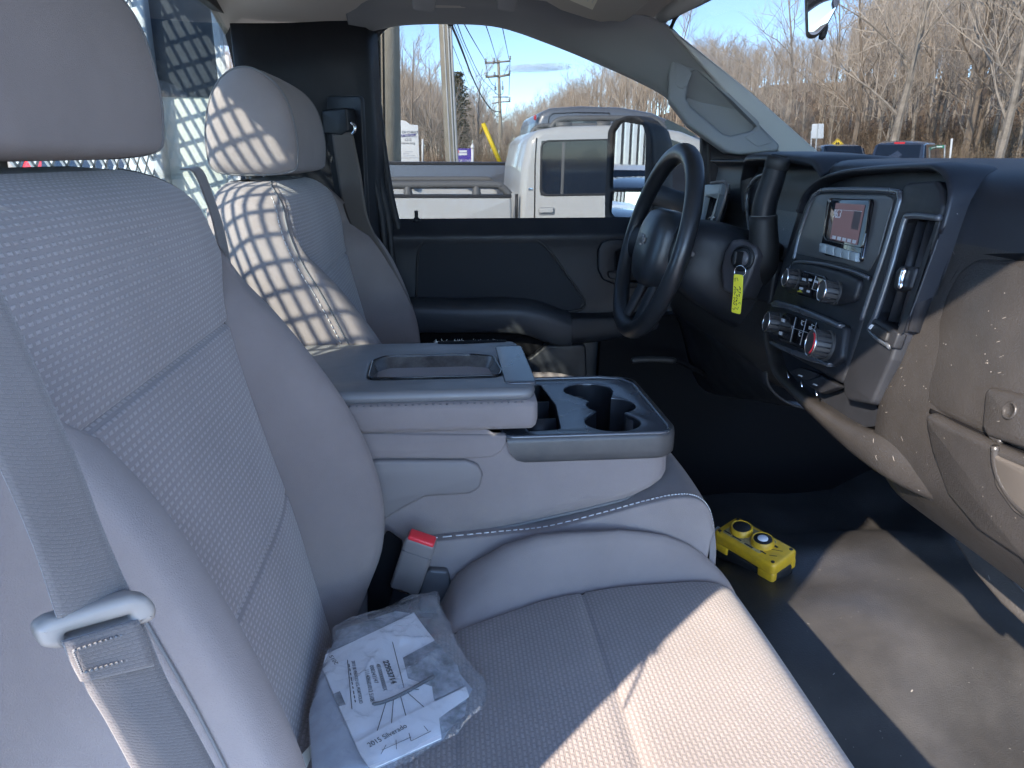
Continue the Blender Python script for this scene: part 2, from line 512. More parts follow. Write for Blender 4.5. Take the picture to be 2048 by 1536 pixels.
M_FLOOR = mat_worn('floor_vinyl', (0.016, 0.0155, 0.0152), (0.052, 0.0495, 0.047), 0.38, (0.2, 0.19, 0.17), 0.05, grain=(420, 0.5, 0.0012), dscale=5, dcon=0.25)
M_RED = mat('red_plastic', (0.62, 0.03, 0.04), 0.35)
M_WHITE = mat('white_print', (0.75, 0.76, 0.78), 0.6)
M_PRINT = mat('black_print', (0.02, 0.02, 0.022), 0.7)
M_ICON = mat('icon_grey', (0.5, 0.52, 0.55), 0.5)
M_YEL = mat('yellow_plastic', (0.68, 0.40, 0.015), 0.42, var=((0.5, 0.3, 0.03), 60, 0.2), bump=(400, 0.15, 0.0005))
M_WIND = mat_glass('windshield_glass', (0.165, 0.175, 0.175))
M_SIDEG = mat_glass('side_glass', (0.395, 0.405, 0.40), dirt=0.004)
M_REARG = mat_glass('rear_glass', (0.78, 0.84, 0.85), dirt=0.05)
# ------------------------------------------------------------------ the cab: shell, glass, floor
ZG = -0.22                                              # ground level outside
cab = thing('truck_cab', 'regular cab of a work truck seen from its open passenger door', 'truck cab', (0.2, 0.8, 0.6))

# headliner: a cloth shell, arched a little, curling down to the door header on the driver side
rows = []
for x in np.linspace(-0.40, 0.47, 24):
    drop = 0.012 * ((x - 0.05) / 0.42) ** 2
    r_ = []
    for y, z in ((0.0, 1.757), (0.03, 1.765), (0.12, 1.775), (0.4, 1.785), (0.8, 1.79), (1.2, 1.785), (1.42, 1.768), (1.50, 1.757), (1.56, 1.742)):
        r_.append((x, y, z - drop - (0.02 if x < -0.37 else 0) - 0.05 * max(0, (-0.12 - x) / 0.26) ** 1.3 * min(1, max(0, (y - 1.25) / 0.2))))
    rows.append(catmull(r_, 40))
grid('headliner', rows, M_LINER, cab, flip=True)
rows = [[(x, y, 1.80 + 0.035 * math.sin(math.pi * (y + 0.02) / 1.68)) for y in np.linspace(-0.02, 1.66, 9)] for x in np.linspace(-0.44, 0.5, 8)]
M_PAINT = mat('white_truck_paint', (0.75, 0.75, 0.74), 0.3, coat=0.6)
grid('roof', rows, M_PAINT, cab, thick=0.012)
for px0, px1 in ((824, 872), (992, 1034)):              # two small clips on the header
    plate('header_clip', [(px0, -12), (px1, -12), (px1 - 2, 12), (px1 - 8, 18), (px0 + 8, 14), (px0 + 2, 10)], plane((0, 1.40, 1.76), (0, -1, -0.9)), 0.012, M_PILLAR, cab, r=0.004, bev=0.003, off=0.014)

# driver-side header trim and A-pillar in one loft: inner edge follows headliner then the windscreen edge, outer edge follows the door opening
low = ats([(700, 62), (740, 58), (800, 46), (900, 43), (1000, 50), (1100, 83), (1200, 123), (1280, 159), (1338, 192), (1376, 236), (1410, 262), (1470, 300), (1560, 322)], py_(1.57))
up = [Vector((low[i].x - (0.0 if i < 4 else 0.03 * (i - 3)), 1.45, 1.768)) for i in range(6)]
up += ats([(1240, 18), (1330, 46), (1380, 92), (1450, 152), (1515, 206), (1580, 260), (1650, 318)], py_(1.50))
rows = []
for a, b in zip(low, up):
    mid = (a + b) / 2 + Vector((0, -0.008, 0.006))
    rows.append([a + Vector((0, 0.03, 0.004)), a, a.lerp(mid, 0.5) + Vector((0, -0.004, 0)), mid, mid.lerp(b, 0.55) + Vector((0, -0.003, 0)), b])
grid('door_header_trim', dense(rows, 18, 70), M_PILLAR, cab, thick=0.004)
plate('pillar_lit_edge', [(1338, 56), (1348, 60), (1500, 182), (1654, 318), (1560, 306), (1552, 296), (1470, 205), (1395, 120)], py_(1.488), 0.012, M_PILLAR2, cab, bev=0.004)  # skylight on the pillar's windscreen edge, put into a paler colour
# grab-handle pad on the driver's pillar with its scooped pocket
hp = thing('grab_handle', 'grey grab handle with a scooped pocket on the driver side windscreen pillar', 'grab handle', tuple(at(1450, 230, py_(1.47))))
PLH = plane(at(1450, 230, py_(1.485)), (-0.25, -1.0, 0.10))
outer = [(1345, 110), (1392, 128), (1470, 198), (1560, 290), (1556, 302), (1480, 309), (1452, 304), (1376, 250), (1338, 200), (1336, 150)]
pocket = [(1381, 142), (1398, 144), (1452, 190), (1516, 250), (1500, 262), (1462, 271), (1447, 268), (1380, 212), (1372, 196)]
plate('bezel', outer, PLH, 0.045, M_PILLAR, hp, r=0.012, bev=0.006, holes=[pocket], hr=0.01)
plate('pocket_floor', [(p[0] + (4 if p[0] < 1440 else 0), p[1]) for p in pocket], PLH, 0.006, M_PILLAR, hp, r=0.01, off=-0.036)
for cap in ([(1351, 126), (1360, 124), (1384, 146), (1374, 172), (1364, 178), (1353, 172)], [(1488, 274), (1520, 258), (1545, 285), (1516, 294)]):
    plate('screw_cover', cap, PLH, 0.003, M_PILLAR, hp, r=0.004, bev=0.001, off=0.0012)

# driver-side rear corner: dark panel from the rear window to the door, belt pillar, weatherstrips
c0 = Vector((-0.385, 1.40, 0)); c1 = Vector((-0.155, 1.555, 0))
rows = []
for t in np.linspace(0, 1, 10):
    p = c0.lerp(c1, t)
    bul = 0.02 * math.sin(math.pi * t)
    rows.append([(p.x - bul * 0.3, p.y + bul, z) for z in np.linspace(0.7, 1.706 + 0.036 * t, 12)])
rows.append([(-0.135, 1.59, z) for z in np.linspace(0.7, 1.742, 12)])
grid('corner_panel', rows, M_BLACK, cab, thick=0.004)
plate('anchor_cover', [(655, 192), (724, 192), (738, 480), (690, 480), (655, 300)], plane((-0.24, 1.49, 1.5), (-0.55, -0.83, 0)), 0.012, M_BLACK, cab, r=0.01, bev=0.003, off=0.004)
for k, (pts, r_, dy) in enumerate((([(722, 66), (720, 110), (726, 200), (742, 330), (764, 440), (772, 560), (774, 700)], 0.008, 1.565),
                               ([(760, 54), (742, 64), (733, 90), (734, 170), (748, 310), (776, 440), (786, 560), (788, 700)], 0.009, 1.585),
                               ([(900, 38), (800, 42), (764, 56), (748, 84), (747, 130), (758, 230), (778, 370), (795, 450), (800, 470)], 0.0075, 1.60))):
    MB().tube(catmull(ats(pts, py_(dy)), 40), r_, 10).build('weatherstrip', M_RUBBER, cab)

# rear wall with the back window
RW = px_(-0.385)
def rect_yz(y0, y1, z0, z1, n=None):
    return [(-0.385, y0, z0), (-0.385, y1, z0), (-0.385, y1, z1), (-0.385, y0, z1)]
win = [(-0.385, 0.10, 1.34), (-0.385, 1.40, 1.34), (-0.385, 1.475, 1.60), (-0.385, 1.40, 1.716), (-0.385, 0.8, 1.735), (-0.385, 0.2, 1.716), (-0.385, 0.125, 1.60)]
plate('rear_wall', rect_yz(-0.02, 1.62, 0.55, 1.80), RW, 0.015, M_BLACK, cab, holes=[win], hr=0.05, pixels=False)
plate('rear_window', [(-0.392, p[1] + (0.012 if p[1] > 0.8 else -0.012), p[2] + (0.012 if p[2] > 1.5 else -0.012)) for p in win], px_(-0.392), 0.004, M_REARG, cab, r=0.05, pixels=False)
# windscreen, its header and the black edge round it
wt, wb = [], []
for y in np.linspace(0.06, 1.53, 15):
    bow = 0.05 * (1 - ((y - 0.795) / 0.735) ** 2)
    wt.append(Vector((0.455 + bow * 0.6, y, 1.737))); wb.append(Vector((0.90 + bow, y, 1.418)))
rows = [[tuple(a.lerp(b, t)) for t in np.linspace(0, 1, 8)] for a, b in zip(wt, wb)]
V, Fc, uv = gridmesh(rows)
obj('windshield', V, Fc, M_WIND, cab)
MB().tube([(p.x - 0.004, p.y, p.z + 0.012) for p in wt], 0.016, 10).build('header_trim', M_PILLAR2, cab)
edge = [wt[i] for i in range(14, -1, -1)]
MB().tube([wb[14], wt[14].lerp(wb[14], 0.05)] + catmull([wt[14].lerp(wb[14], 0.05), wt[13], wt[12]], 12) + wt[11:1:-1] + [wt[1], wt[0], wb[0]], 0.004, 8).build('windshield_seal', M_RUBBER, cab)

# passenger-side frame (behind and beside the camera; it throws the shade): belt pillar, roof rail, windscreen pillar, sill
XB = -0.203
mb = MB()
tl = Matrix.Rotation(math.atan(0.18), 3, 'Y')
mb.box((XB - 0.14 + 0.18 * (1.10 - 1.51), -0.015, 1.10), (0.28, 0.05, 1.42), tl, bev=0.010)
mb.build('belt_pillar', M_BLACK, cab)
MB().box((0.06, -0.005, 1.775), (0.90, 0.05, 0.05), bev=0.012).build('roof_rail', M_PAINT, cab)
MB().tube([(0.45, -0.02, 1.775), (0.62, -0.02, 1.68), (0.90, -0.03, 1.45), (0.98, -0.03, 1.3), (1.0, -0.03, 0.6)], 0.045, 10).build('windshield_pillar', M_PAINT, cab)
MB().box((0.3, -0.03, 0.555), (1.5, 0.16, 0.10), bev=0.02).build('door_sill', M_BLACK, cab)
MB().box((1.65, 0.8, 1.10), (1.2, 1.7, 0.40), bev=0.08).build('hood', M_PAINT, cab)
MB().box((-0.43, 0.8, 0.95), (0.03, 1.76, 0.7)).build('rear_skin', M_PAINT, cab)

# floor: vinyl sheet with the raised middle, running up to the toe board
def floor_z(x, y):
    hump = 0.105 * math.exp(-((y - 0.98) / 0.27) ** 4) * (0.55 + 0.45 * min(1, max(0, (x - 0.2) / 0.5)))
    toe = 0.55 * max(0, x - 0.98) ** 1.05 * 1.1
    dish = -0.012 * math.exp(-((y - 0.42) / 0.2) ** 2) * math.exp(-((x - 0.62) / 0.22) ** 2)
    wav = 0.006 * math.sin(9 * x + 3 * y) * math.sin(7 * y + 2) + 0.004 * math.sin(21 * x - 9 * y)
    wav += 0.0035 * math.sin(34 * y + 8 * x) * math.sin(13 * x - 5 * y + 1)
    wav += 0.02 * math.exp(-(((x - 0.80) * 0.8 + (y - 0.52) * 0.6) / 0.05) ** 2) * math.exp(-((y - 0.40) / 0.25) ** 2) * 0.7
    return 0.645 + hump + toe + dish + wav
rows = [[(x, y, floor_z(x, y)) for y in np.linspace(-0.03, 1.60, 70)] for x in np.linspace(-0.38, 1.35, 80)]
fl = grid('floor_mat', rows, M_FLOOR, None)
tag(fl, 'black vinyl floor covering of the cab, dusty where sunlit', 'floor', kind='structure')
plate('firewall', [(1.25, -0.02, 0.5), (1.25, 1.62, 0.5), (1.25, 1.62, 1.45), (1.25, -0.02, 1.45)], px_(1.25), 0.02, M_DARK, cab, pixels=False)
# ------------------------------------------------------------------ seats
def make_seat(cy, label, name='bucket_seat'):
    """front seat: centre line y=cy. Back plane x = -0.145 - 0.22 (z - 0.98)"""
    t = thing(name, label, 'seat', (0.05, cy, 0.70))
    bx = lambda z: -0.145 - 0.22 * (z - 0.98)
    zs_ = sorted(set([round(v, 4) for v in np.linspace(0.90, 1.40, 44)] + [1.306, 1.309, 1.3115, 1.314, 1.317, 1.121, 1.124, 1.1265, 1.129, 1.132] + [1.41, 1.42, 1.43, 1.438, 1.446, 1.452, 1.457, 1.460]))
    ZW = [0.88, 0.93, 1.00, 1.10, 1.25, 1.33, 1.38, 1.41, 1.43, 1.445, 1.455, 1.461]
    WW = [0.215, 0.235, 0.252, 0.258, 0.258, 0.254, 0.246, 0.236, 0.224, 0.205, 0.180, 0.130]
    def hw(z): return interp(z, ZW, WW)
    def seam(z):
        s = smooth_interp(z, [0.88, 1.0, 1.10, 1.20, 1.30, 1.335, 1.36, 1.38], [0.172, 0.182, 0.190, 0.184, 0.192, 0.204, 0.228, 0.25])
        return min(s, hw(z) - 0.004)
    def lean(z): return -0.35 * max(0, z - 1.425) ** 1.0 - 18 * max(0, z - 1.432) ** 2
    RI = ([0.88, 0.93, 0.976, 1.03, 1.08, 1.146, 1.207, 1.255, 1.312, 1.345, 1.38, 1.47], [0.0, 0.012, 0.040, 0.072, 0.088, 0.092, 0.082, 0.064, 0.036, 0.014, 0.0, 0.0])
    RO = ([0.88, 0.93, 1.0, 1.08, 1.146, 1.207, 1.255, 1.312, 1.36, 1.40, 1.43, 1.47], [0.0, 0.02, 0.06, 0.085, 0.096, 0.094, 0.088, 0.074, 0.05, 0.022, 0.004, 0.0])
    def ridge(z, sgn): return smooth_interp(z, *(RI if sgn * inward > 0 else RO))
    inward = 1 if cy < 0.8 else -1
    def crease(z): return -0.005 * math.exp(-((z - 1.3115) / 0.0025) ** 2) - 0.005 * math.exp(-((z - 1.1265) / 0.0025) ** 2)
    def belly(z): return 0.010 * math.sin(math.pi * min(1, max(0, (z - 0.93) / 0.38))) + 0.010 * math.sin(math.pi * min(1, max(0, (z - 1.312) / 0.15)))
    def ins_d(w, z):
        s = seam(z); u = abs(w) / s
        return belly(z) * (1 - u ** 4) + crease(z) + lean(z) - 0.006 * max(0, (u - 0.95) / 0.05) ** 2
    def P(w, z, d): return (bx(z) + d, cy + w, z)
    rows = []
    for z in zs_:
        s = seam(z)
        rows.append([P(w, z, ins_d(w, z)) for w in np.concatenate([np.linspace(-s, -s * 0.94, 4)[:-1], np.linspace(-s * 0.94, s * 0.94, 22), np.linspace(s * 0.94, s, 4)[1:]])])
    grid('insert_panel', rows, M_INSERT, t)
    for sgn in (-1, 1):
        rows, side, pipe, stitch = [], [], [], []
        for z in zs_:
            s, h, R = seam(z), hw(z), ridge(z, sgn)
            e = lean(z) - 0.006
            wr = min(0.226, h - 0.02) if h - s > 0.03 else (s + h) / 2
            outb = sgn * inward < 0
            de = e + R * (0.84 if outb else 0.52)
            q = catmull([(s, e, 0), (s + 0.35 * (wr - s), e + R * 0.62 + 0.004, 0), (wr - 0.004, lean(z) + R, 0), (h - 0.006, lean(z) + R * (0.97 if outb else 0.84), 0), (h, de, 0)], 14)
            rows.append([P(sgn * a, z, b) for a, b, _ in q])
            bk = -0.125 + 0.6 * max(0, z - 1.42)
            side.append([P(sgn * a, z, b) for a, b, _ in catmull([(h, de, 0), (h + 0.005, de - 0.03, 0), (h + 0.003, -0.07, 0), (h - 0.03, bk, 0)], 9)])
            pipe.append(P(sgn * (h + 0.001), z, de)); stitch.append(P(sgn * (h + 0.0035), z, de - 0.009))
        grid('bolster', rows, M_CLOTH, t, flip=sgn < 0)
        grid('side_panel', side, M_CLOTH, t, flip=sgn < 0)
        pz = [p for p in pipe if p[2] > 0.93]
        MB().tube(pz, 0.0009 if outb else 0.0015, 6).build('piping', M_PIPE, t)
        st = catmull([p for p in stitch if 0.95 < p[2] < 1.45], 240)
        mb = MB()
        for i in range(0, 237, 3): mb.tube([st[i], st[i + 1], st[i + 2]], 0.0009 if outb else 0.0006, 4)
        mb.build('seam_stitching', M_THREAD, t)
    rows = []
    for z in zs_:
        bk = -0.125 + 0.6 * max(0, z - 1.42)
        rows.append([P(w * (hw(z) - 0.03), z, bk) for w in np.linspace(-1, 1, 7)])
    grid('back_shell', rows, M_CLOTH, t, flip=True)
    z = zs_[-1]; s = seam(z)
    rows = [[P(w * hw(z), z, ins_d(w * s, z) - 0.004) for w in np.linspace(-1, 1, 9)], [P(w * hw(z) * 0.96, z + 0.003, -0.07) for w in np.linspace(-1, 1, 9)], [P(w * (hw(z) - 0.03), z, -0.125 + 0.6 * (z - 1.42)) for w in np.linspace(-1, 1, 9)]]
    grid('top_panel', rows, M_CLOTH, t)

    # head restraint: D-shaped in side view, piped along both ends
    hx = lambda v: v - 0.005
    prof = [(q[0] - 0.037, q[1]) for q in [(-0.214, 1.474), (-0.204, 1.492), (-0.203, 1.53), (-0.212, 1.575), (-0.232, 1.605), (-0.262, 1.622), (-0.292, 1.618), (-0.318, 1.592), (-0.334, 1.55), (-0.338, 1.50), (-0.326, 1.474), (-0.27, 1.469)]]
    prof = [Vector((p[0], 0, p[1])) for p in catmull([(a, b, 0) for a, b in prof], 60, closed=True)]
    cen = Vector((-0.307, 0, 1.535)); hh = 0.138
    rows = []
    for w, sc in ((-hh, 0.985), (-hh + 0.004, 1.0), (-0.09, 1.02), (0, 1.028), (0.09, 1.02), (hh - 0.004, 1.0), (hh, 0.985)):
        rows.append([tuple(cen + (p - cen) * sc + Vector((0, cy + w, 0))) for p in prof])
    grid('headrest_cover', rows, M_CLOTH, t, cu=True)
    for sgn in (-1, 1):
        rows = []
        for sc, o in ((0.985, 0.0), (0.93, 0.006), (0.75, 0.011), (0.45, 0.014), (0.12, 0.015)):
            rows.append([tuple(cen + (p - cen) * sc + Vector((0, cy + sgn * (hh + o), 0))) for p in prof])
        rows.append([tuple(cen + Vector((0, cy + sgn * (hh + 0.015), 0)))] * 60)
        grid('headrest_side', rows, M_CLOTH, t, cu=True, flip=sgn > 0)
        MB().tube([tuple(cen + (p - cen) * 0.992 + Vector((0, cy + sgn * hh, 0))) for p in prof], 0.0016, 6, closed=True).build('headrest_piping', M_PIPE, t)
        MB().tube([(-0.335, cy + sgn * 0.05, 1.38), (-0.332, cy + sgn * 0.05, 1.5)], 0.005, 10).build('headrest_post', M_GREYPL, t)

    # cushion
    xs = [-0.17, -0.10, -0.05, -0.02, -0.004, 0.0, 0.004, 0.02, 0.06, 0.10, 0.13, 0.146, 0.15, 0.154, 0.17, 0.20, 0.23, 0.26, 0.29, 0.31, 0.325, 0.337, 0.346, 0.353, 0.357, 0.358]
    def seamw(x): return interp(x, [-0.17, -0.006, 0.111, 0.2, 0.315, 0.36], [0.125, 0.140, 0.190, 0.208, 0.222, 0.226])
    def rz(x): return smooth_interp(x, [-0.17, -0.06, -0.03, 0.0, 0.03, 0.077, 0.146, 0.22, 0.28, 0.31, 0.335, 0.36], [-0.13, -0.11, -0.05, 0.010, 0.034, 0.056, 0.062, 0.058, 0.042, 0.024, 0.008, -0.004])
    def cz(x):
        e = max(0, x - 0.29) / 0.068
        f = 0.0 if e <= 0 else 0.05 * (1 - math.sqrt(max(0, 1 - e * e)))
        return 0.975 - f - 0.03 * max(0, -0.06 - x) + 0.006 * math.sin(max(0, min(1, (x) / 0.3)) * math.pi)
    def ccrease(x): return -0.0035 * math.exp(-(x / 0.003) ** 2) - 0.0035 * math.exp(-((x - 0.150) / 0.003) ** 2)
    rows = []
    for x in xs:
        s = seamw(x)
        rows.append([(x, cy + w, cz(x) + ccrease(x) + 0.007 * (1 - (w / s) ** 4) * (1 if x < 0.33 else 0.4) - 0.005 * max(0, (abs(w) / s - 0.95) / 0.05) ** 2) for w in np.concatenate([np.linspace(-s, -s * 0.95, 4)[:-1], np.linspace(-s * 0.95, s * 0.95, 20), np.linspace(s * 0.95, s, 4)[1:]])])
    # the cloth turns over the front edge and hangs down as the front face
    last = rows[-1]
    for dz in (0.03, 0.10, 0.19):
        rows.append([(p[0] - 0.004 - 0.12 * dz, p[1], p[2] - dz) for p in last])
    grid('cushion_insert', [[r[i] for i in range(len(r))] for r in rows], M_INSERT2, t, flip=True)
    for sgn in (-1, 1):
        rows = []
        for x in xs:
            s, R = seamw(x), rz(x)
            z0 = cz(x) - 0.005
            wr, wo = max(s + 0.02, 0.222), 0.254
            q = catmull([(s, z0, 0), (s + 0.4 * (wr - s), z0 + 0.55 * R + 0.006, 0), (wr, cz(x) + R, 0), (wo - 0.004, cz(x) + R * 0.8 - 0.012, 0), (wo, cz(x) + R * 0.3 - 0.05, 0), (wo - 0.004, 0.86, 0), (wo - 0.012, 0.76, 0)], 22)
            rows.append([(x, cy + sgn * a, b) for a, b, _ in q])
        last = rows[-1]
        rows.append([(p[0] - 0.02, p[1] - sgn * 0.01, p[2] - 0.12) for p in last])
        grid('cushion_bolster', rows, M_CLOTH, t, flip=sgn > 0)
    MB().box((0.08, cy, 0.72), (0.46, 0.44, 0.12), bev=0.02).build('seat_base', M_BLACK, t)
    return t

pseat = make_seat(0.42, 'nearer grey cloth seat with a pouch of papers lying on its cushion')
dseat = make_seat(1.205, 'grey cloth seat by the steering wheel with mesh shadows on its side')
for ch in dseat.children: pass
dseat.location.x += 0.02
dseat.location.z -= 0.025
# ------------------------------------------------------------------ centre seat, console, buckle
cs = thing('center_seat_cushion', 'narrow grey middle seat cushion under the centre console', 'seat cushion', (0.1, 0.8, 0.75))
xs = [-0.20, -0.02, 0.06, 0.114, 0.18, 0.234, 0.27, 0.295, 0.312, 0.322, 0.328, 0.326, 0.322]
zt = [1.01, 1.022, 1.027, 1.031, 1.046, 1.060, 1.067, 1.066, 1.055, 1.036, 1.00, 0.92, 0.78]
rows = []
for i in range(len(xs)):
    x, z = xs[i], zt[i]
    rows.append([(x - 0.006, 0.668, max(0.74, z - 0.30) if i < 9 else z - 0.02), (x, 0.664, z - 0.09 if i < 9 else z - 0.012), (x, 0.667, z - 0.008), (x + 0.002, 0.685, z + 0.004), (x + 0.004, 0.80, z + 0.008), (x + 0.002, 0.915, z + 0.004), (x, 0.933, z - 0.008), (x, 0.936, z - 0.09 if i < 9 else z - 0.012), (x - 0.006, 0.932, max(0.74, z - 0.30) if i < 9 else z - 0.02)])
DC = dense(rows, 40, 40)
grid('cushion_cover', DC, M_CLOTH, cs, flip=True)
js = min(range(20), key=lambda j: abs(DC[12][j][1] - 0.676))
st = catmull([(DC[i][js][0], DC[i][js][1] - 0.0004, DC[i][js][2] + 0.0006) for i in range(2, 34)], 200)
mb = MB()
for i in range(0, 197, 3): mb.tube([st[i], st[i + 1], st[i + 2]], 0.0009, 4)
mb.build('seam_stitching', M_THREAD, cs)
plate('gap_shade', [(735, 1130), (775, 1062), (805, 1084), (795, 1150), (850, 1186), (900, 1160), (906, 1195), (885, 1235), (735, 1240)], py_(0.658), 0.004, M_DARK, cs, r=0.004)  # flat dark sheet standing in for the shade in the gap by the buckle
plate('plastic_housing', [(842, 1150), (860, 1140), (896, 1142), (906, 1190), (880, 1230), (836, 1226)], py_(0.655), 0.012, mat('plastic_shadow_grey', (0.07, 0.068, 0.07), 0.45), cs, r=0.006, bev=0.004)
MB().tube(catmull(ats([(872, 1120), (892, 1126), (900, 1150), (908, 1200)], py_(0.675)), 14), 0.004, 8).build('loop_strap', M_WEB, cs)

con = thing('center_console', 'grey centre console with padded lid and cup holder tray between the seats', 'console', (0.05, 0.8, 1.03))
YN, YF = 0.682, 0.918                                     # near and far faces
side = [(560, 1010), (600, 830), (735, 866), (1020, 869), (1030, 880), (1338, 884), (1341, 930), (1336, 975), (1318, 1003), (1286, 1018), (1200, 1034), (1040, 1055), (885, 1072), (800, 1074), (770, 1030)]
def tub(v, off=0.0, x0=-0.22):
    """one level of the console's tub: rounded front corners, underside rising towards the front"""
    tuck = 0.030 * max(0, (v - 0.72) / 0.28) ** 2.2
    xf = 0.270 + off - tuck * 1.6
    ins = -off + 0.010 * max(0, (v - 0.8) / 0.2) ** 2
    y0, y1, r = YN + ins, YF - ins, 0.030
    pts = [(x, y0) for x in np.linspace(x0, xf - r, 24)]
    pts += [(xf - r + r * math.sin(a), y0 + r - r * math.cos(a)) for a in np.linspace(0, math.pi / 2, 10)[1:]]
    pts += [(xf, y) for y in np.linspace(y0 + r, y1 - r, 6)[1:]]
    pts += [(xf - r + r * math.cos(a), y1 - r + r * math.sin(a)) for a in np.linspace(0, math.pi / 2, 10)[1:]]
    pts += [(x, y1) for x in np.linspace(xf - r, x0, 24)[1:]]
    out = []
    for x, y in pts:
        zb = interp(x, [-0.22, -0.06, 0.0, 0.08, 0.16, 0.235, 0.27], [0.998, 1.006, 1.016, 1.029, 1.046, 1.064, 1.073])
        zt_ = 1.1655 if x < 0.05 else 1.1505
        out.append((x, y, zt_ + (zb - zt_) * v))
    return out
rows = [tub(v) for v in (0.0, 0.15, 0.3, 0.45, 0.6, 0.72, 0.8, 0.86, 0.92, 0.97, 1.0)]
rows.append([(p[0] * 0.9, 0.8 + (p[1] - 0.8) * 0.9, p[2] + 0.004) for p in rows[-1]])
grid('body', rows, M_CLOTH, con)
MB().tube([(p[0], p[1], p[2]) for p in tub(0.965, 0.0012)], 0.0022, 6).build('piping', M_PIPE, con)
plate('upper_side_panel', [(560, 900), (690, 865), (1015, 869), (1012, 885), (1003, 902), (985, 913), (940, 916), (760, 915), (600, 930)], py_(YN), 0.012, M_CLOTH, con, r=0.008, bev=0.003, off=0.0035)
plate('hinge_cover', [(600, 940), (757, 917), (930, 917), (955, 925), (966, 945), (960, 972), (940, 984), (852, 989), (815, 1008), (776, 1032), (600, 1060)], py_(YN), 0.012, M_GREYPL, con, r=0.012, bev=0.004, off=0.007)
# dark band wrapping the tray
M_CHAR = mat('trim_charcoal', (0.05, 0.05, 0.052), 0.45, bump=(900, 0.25, 0.0005), var=((0.075, 0.072, 0.07), 30, 0.2))
def bandrow(off, z, x0): return [(x, y, z) for x, y, _ in tub(0.1, off, x0)]
rows = [bandrow(0.000, ZT0, 0.070) if False else bandrow(o_, z_, x_) for o_, z_, x_ in ((0.001, 1.1535, 0.066), (0.0055, 1.1525, 0.066), (0.0065, 1.146, 0.067), (0.0065, 1.132, 0.071), (0.006, 1.124, 0.078), (0.004, 1.1205, 0.088), (-0.001, 1.119, 0.092))]
grid('trim_band', rows, M_CHAR, con, flip=True)
# tray: top plate with bin and lobed cup holders cut through, walls and floors below
ZT = 1.1515
def zc(px, py): return at(px, py, pz_(ZT))
tray_out = [(0.062, YN - 0.003), (0.262, YN - 0.003), (0.268, YN + 0.02), (0.268, YF - 0.04), (0.255, YF - 0.008), (0.225, YF + 0.002), (0.062, YF + 0.002)]
def lobes(s):
    C_ = [(0.204, 0.727, 0.035 * s), (0.216, 0.792, 0.033 * s), (0.198, 0.860, 0.035 * s)]
    cx, cy = 0.208, 0.790
    out = []
    for a in np.linspace(0, 2 * math.pi, 120, endpoint=False):
        d = np.array([math.cos(a), math.sin(a)]); best = 0.012
        for (x, y, r) in C_:
            o = np.array([x - cx, y - cy]); b = d @ o; disc = b * b - o @ o + r * r
            if disc > 0: best = max(best, b + math.sqrt(disc))
        out.append((cx + d[0] * best, cy + d[1] * best))
    return out
binh = [(0.094, 0.700), (0.135, 0.706), (0.142, 0.80), (0.133, 0.895), (0.094, 0.90)]
fr = Matrix.Identity(3)
lob = lobes(1.0)
V, Fc = weld(*plate_mesh(fillet(tray_out, 0.012), [fillet(binh, 0.008), lob], fr, (0, 0, ZT), 0.006, 0.0015))
obj('tray_plate', V, Fc, M_SATIN, con, angle=35)
MB().tube([(x, y, ZT + 0.001) for x, y in fillet(tray_out, 0.014)], 0.0028, 6, closed=True).build('tray_rim', M_SATIN, con)
for nm, ol, dep in (('cup_holder', lob, 0.075), ('storage_bin', fillet(binh, 0.008), 0.05)):
    n = len(ol)
    V = [(x, y, ZT - 0.002) for x, y in ol] + [(0.208 + (x - 0.208) * 0.93 if nm == 'cup_holder' else x, y, ZT - dep) for x, y in ol]
    Fc = [(i, (i + 1) % n, n + (i + 1) % n, n + i) for i in range(n)] + [tuple(range(n, 2 * n))]
    obj(nm, V, Fc, M_BLACK, con, angle=40)
for y in (0.752, 0.822): MB().box((0.114, y, ZT - 0.028), (0.044, 0.003, 0.05)).build('bin_divider', M_BLACK, con)
MB().tube([(0.18, 0.838, ZT - 0.07), (0.18, 0.838, ZT - 0.004)], [0.010, 0.008], 10).build('holder_post', M_BLACK, con)
MB().tube([(0.236, 0.752, ZT - 0.07), (0.236, 0.752, ZT - 0.006)], [0.011, 0.009], 10).build('holder_post', M_BLACK, con)
# padded lid with a scooped tray in its top
XL0, XL1 = -0.235, 0.100
lid = thing('console_lid', 'padded grey console lid with a shallow glossy tray, its far edge torn', 'console lid', (-0.06, 0.8, 1.17))
lo = [(XL0, 0.672), (XL1, 0.672), (XL1 + 0.004, 0.69), (XL1 + 0.006, 0.80), (XL1 + 0.004, 0.91), (XL1, 0.928), (XL0, 0.928)]
V, Fc = weld(*plate_mesh(fillet(lo, 0.022), [], fr, (0, 0, 1.1995), 0.036, 0.009))
obj('pad', V, Fc, M_CLOTH, lid, angle=60)
hole = [(-0.098, 0.735), (0.062, 0.735), (0.066, 0.76), (0.060, 0.830), (0.03, 0.842), (-0.085, 0.842), (-0.100, 0.82)]
V, Fc = weld(*plate_mesh(fillet([(XL0, 0.678), (XL1 - 0.004, 0.678), (XL1 + 0.002, 0.70), (XL1 + 0.002, 0.90), (XL1 - 0.004, 0.922), (XL0, 0.922)], 0.02), [fillet(hole, 0.014)], fr, (0, 0, 1.2125), 0.015, 0.0072))
obj('top_skin', V, Fc, mat('lid_vinyl', (0.145, 0.146, 0.15), 0.42, bump=(700, 0.2, 0.0006), rvar=(0.5, 25), var=((0.17, 0.168, 0.168), 20, 0.3)), lid, angle=50)
V, Fc = weld(*plate_mesh(fillet([(0.066, 0.70), (XL1 + 0.004, 0.70), (XL1 + 0.004, 0.885), (0.066, 0.885)], 0.01), [], fr, (0, 0, 1.2142), 0.006, 0.002))
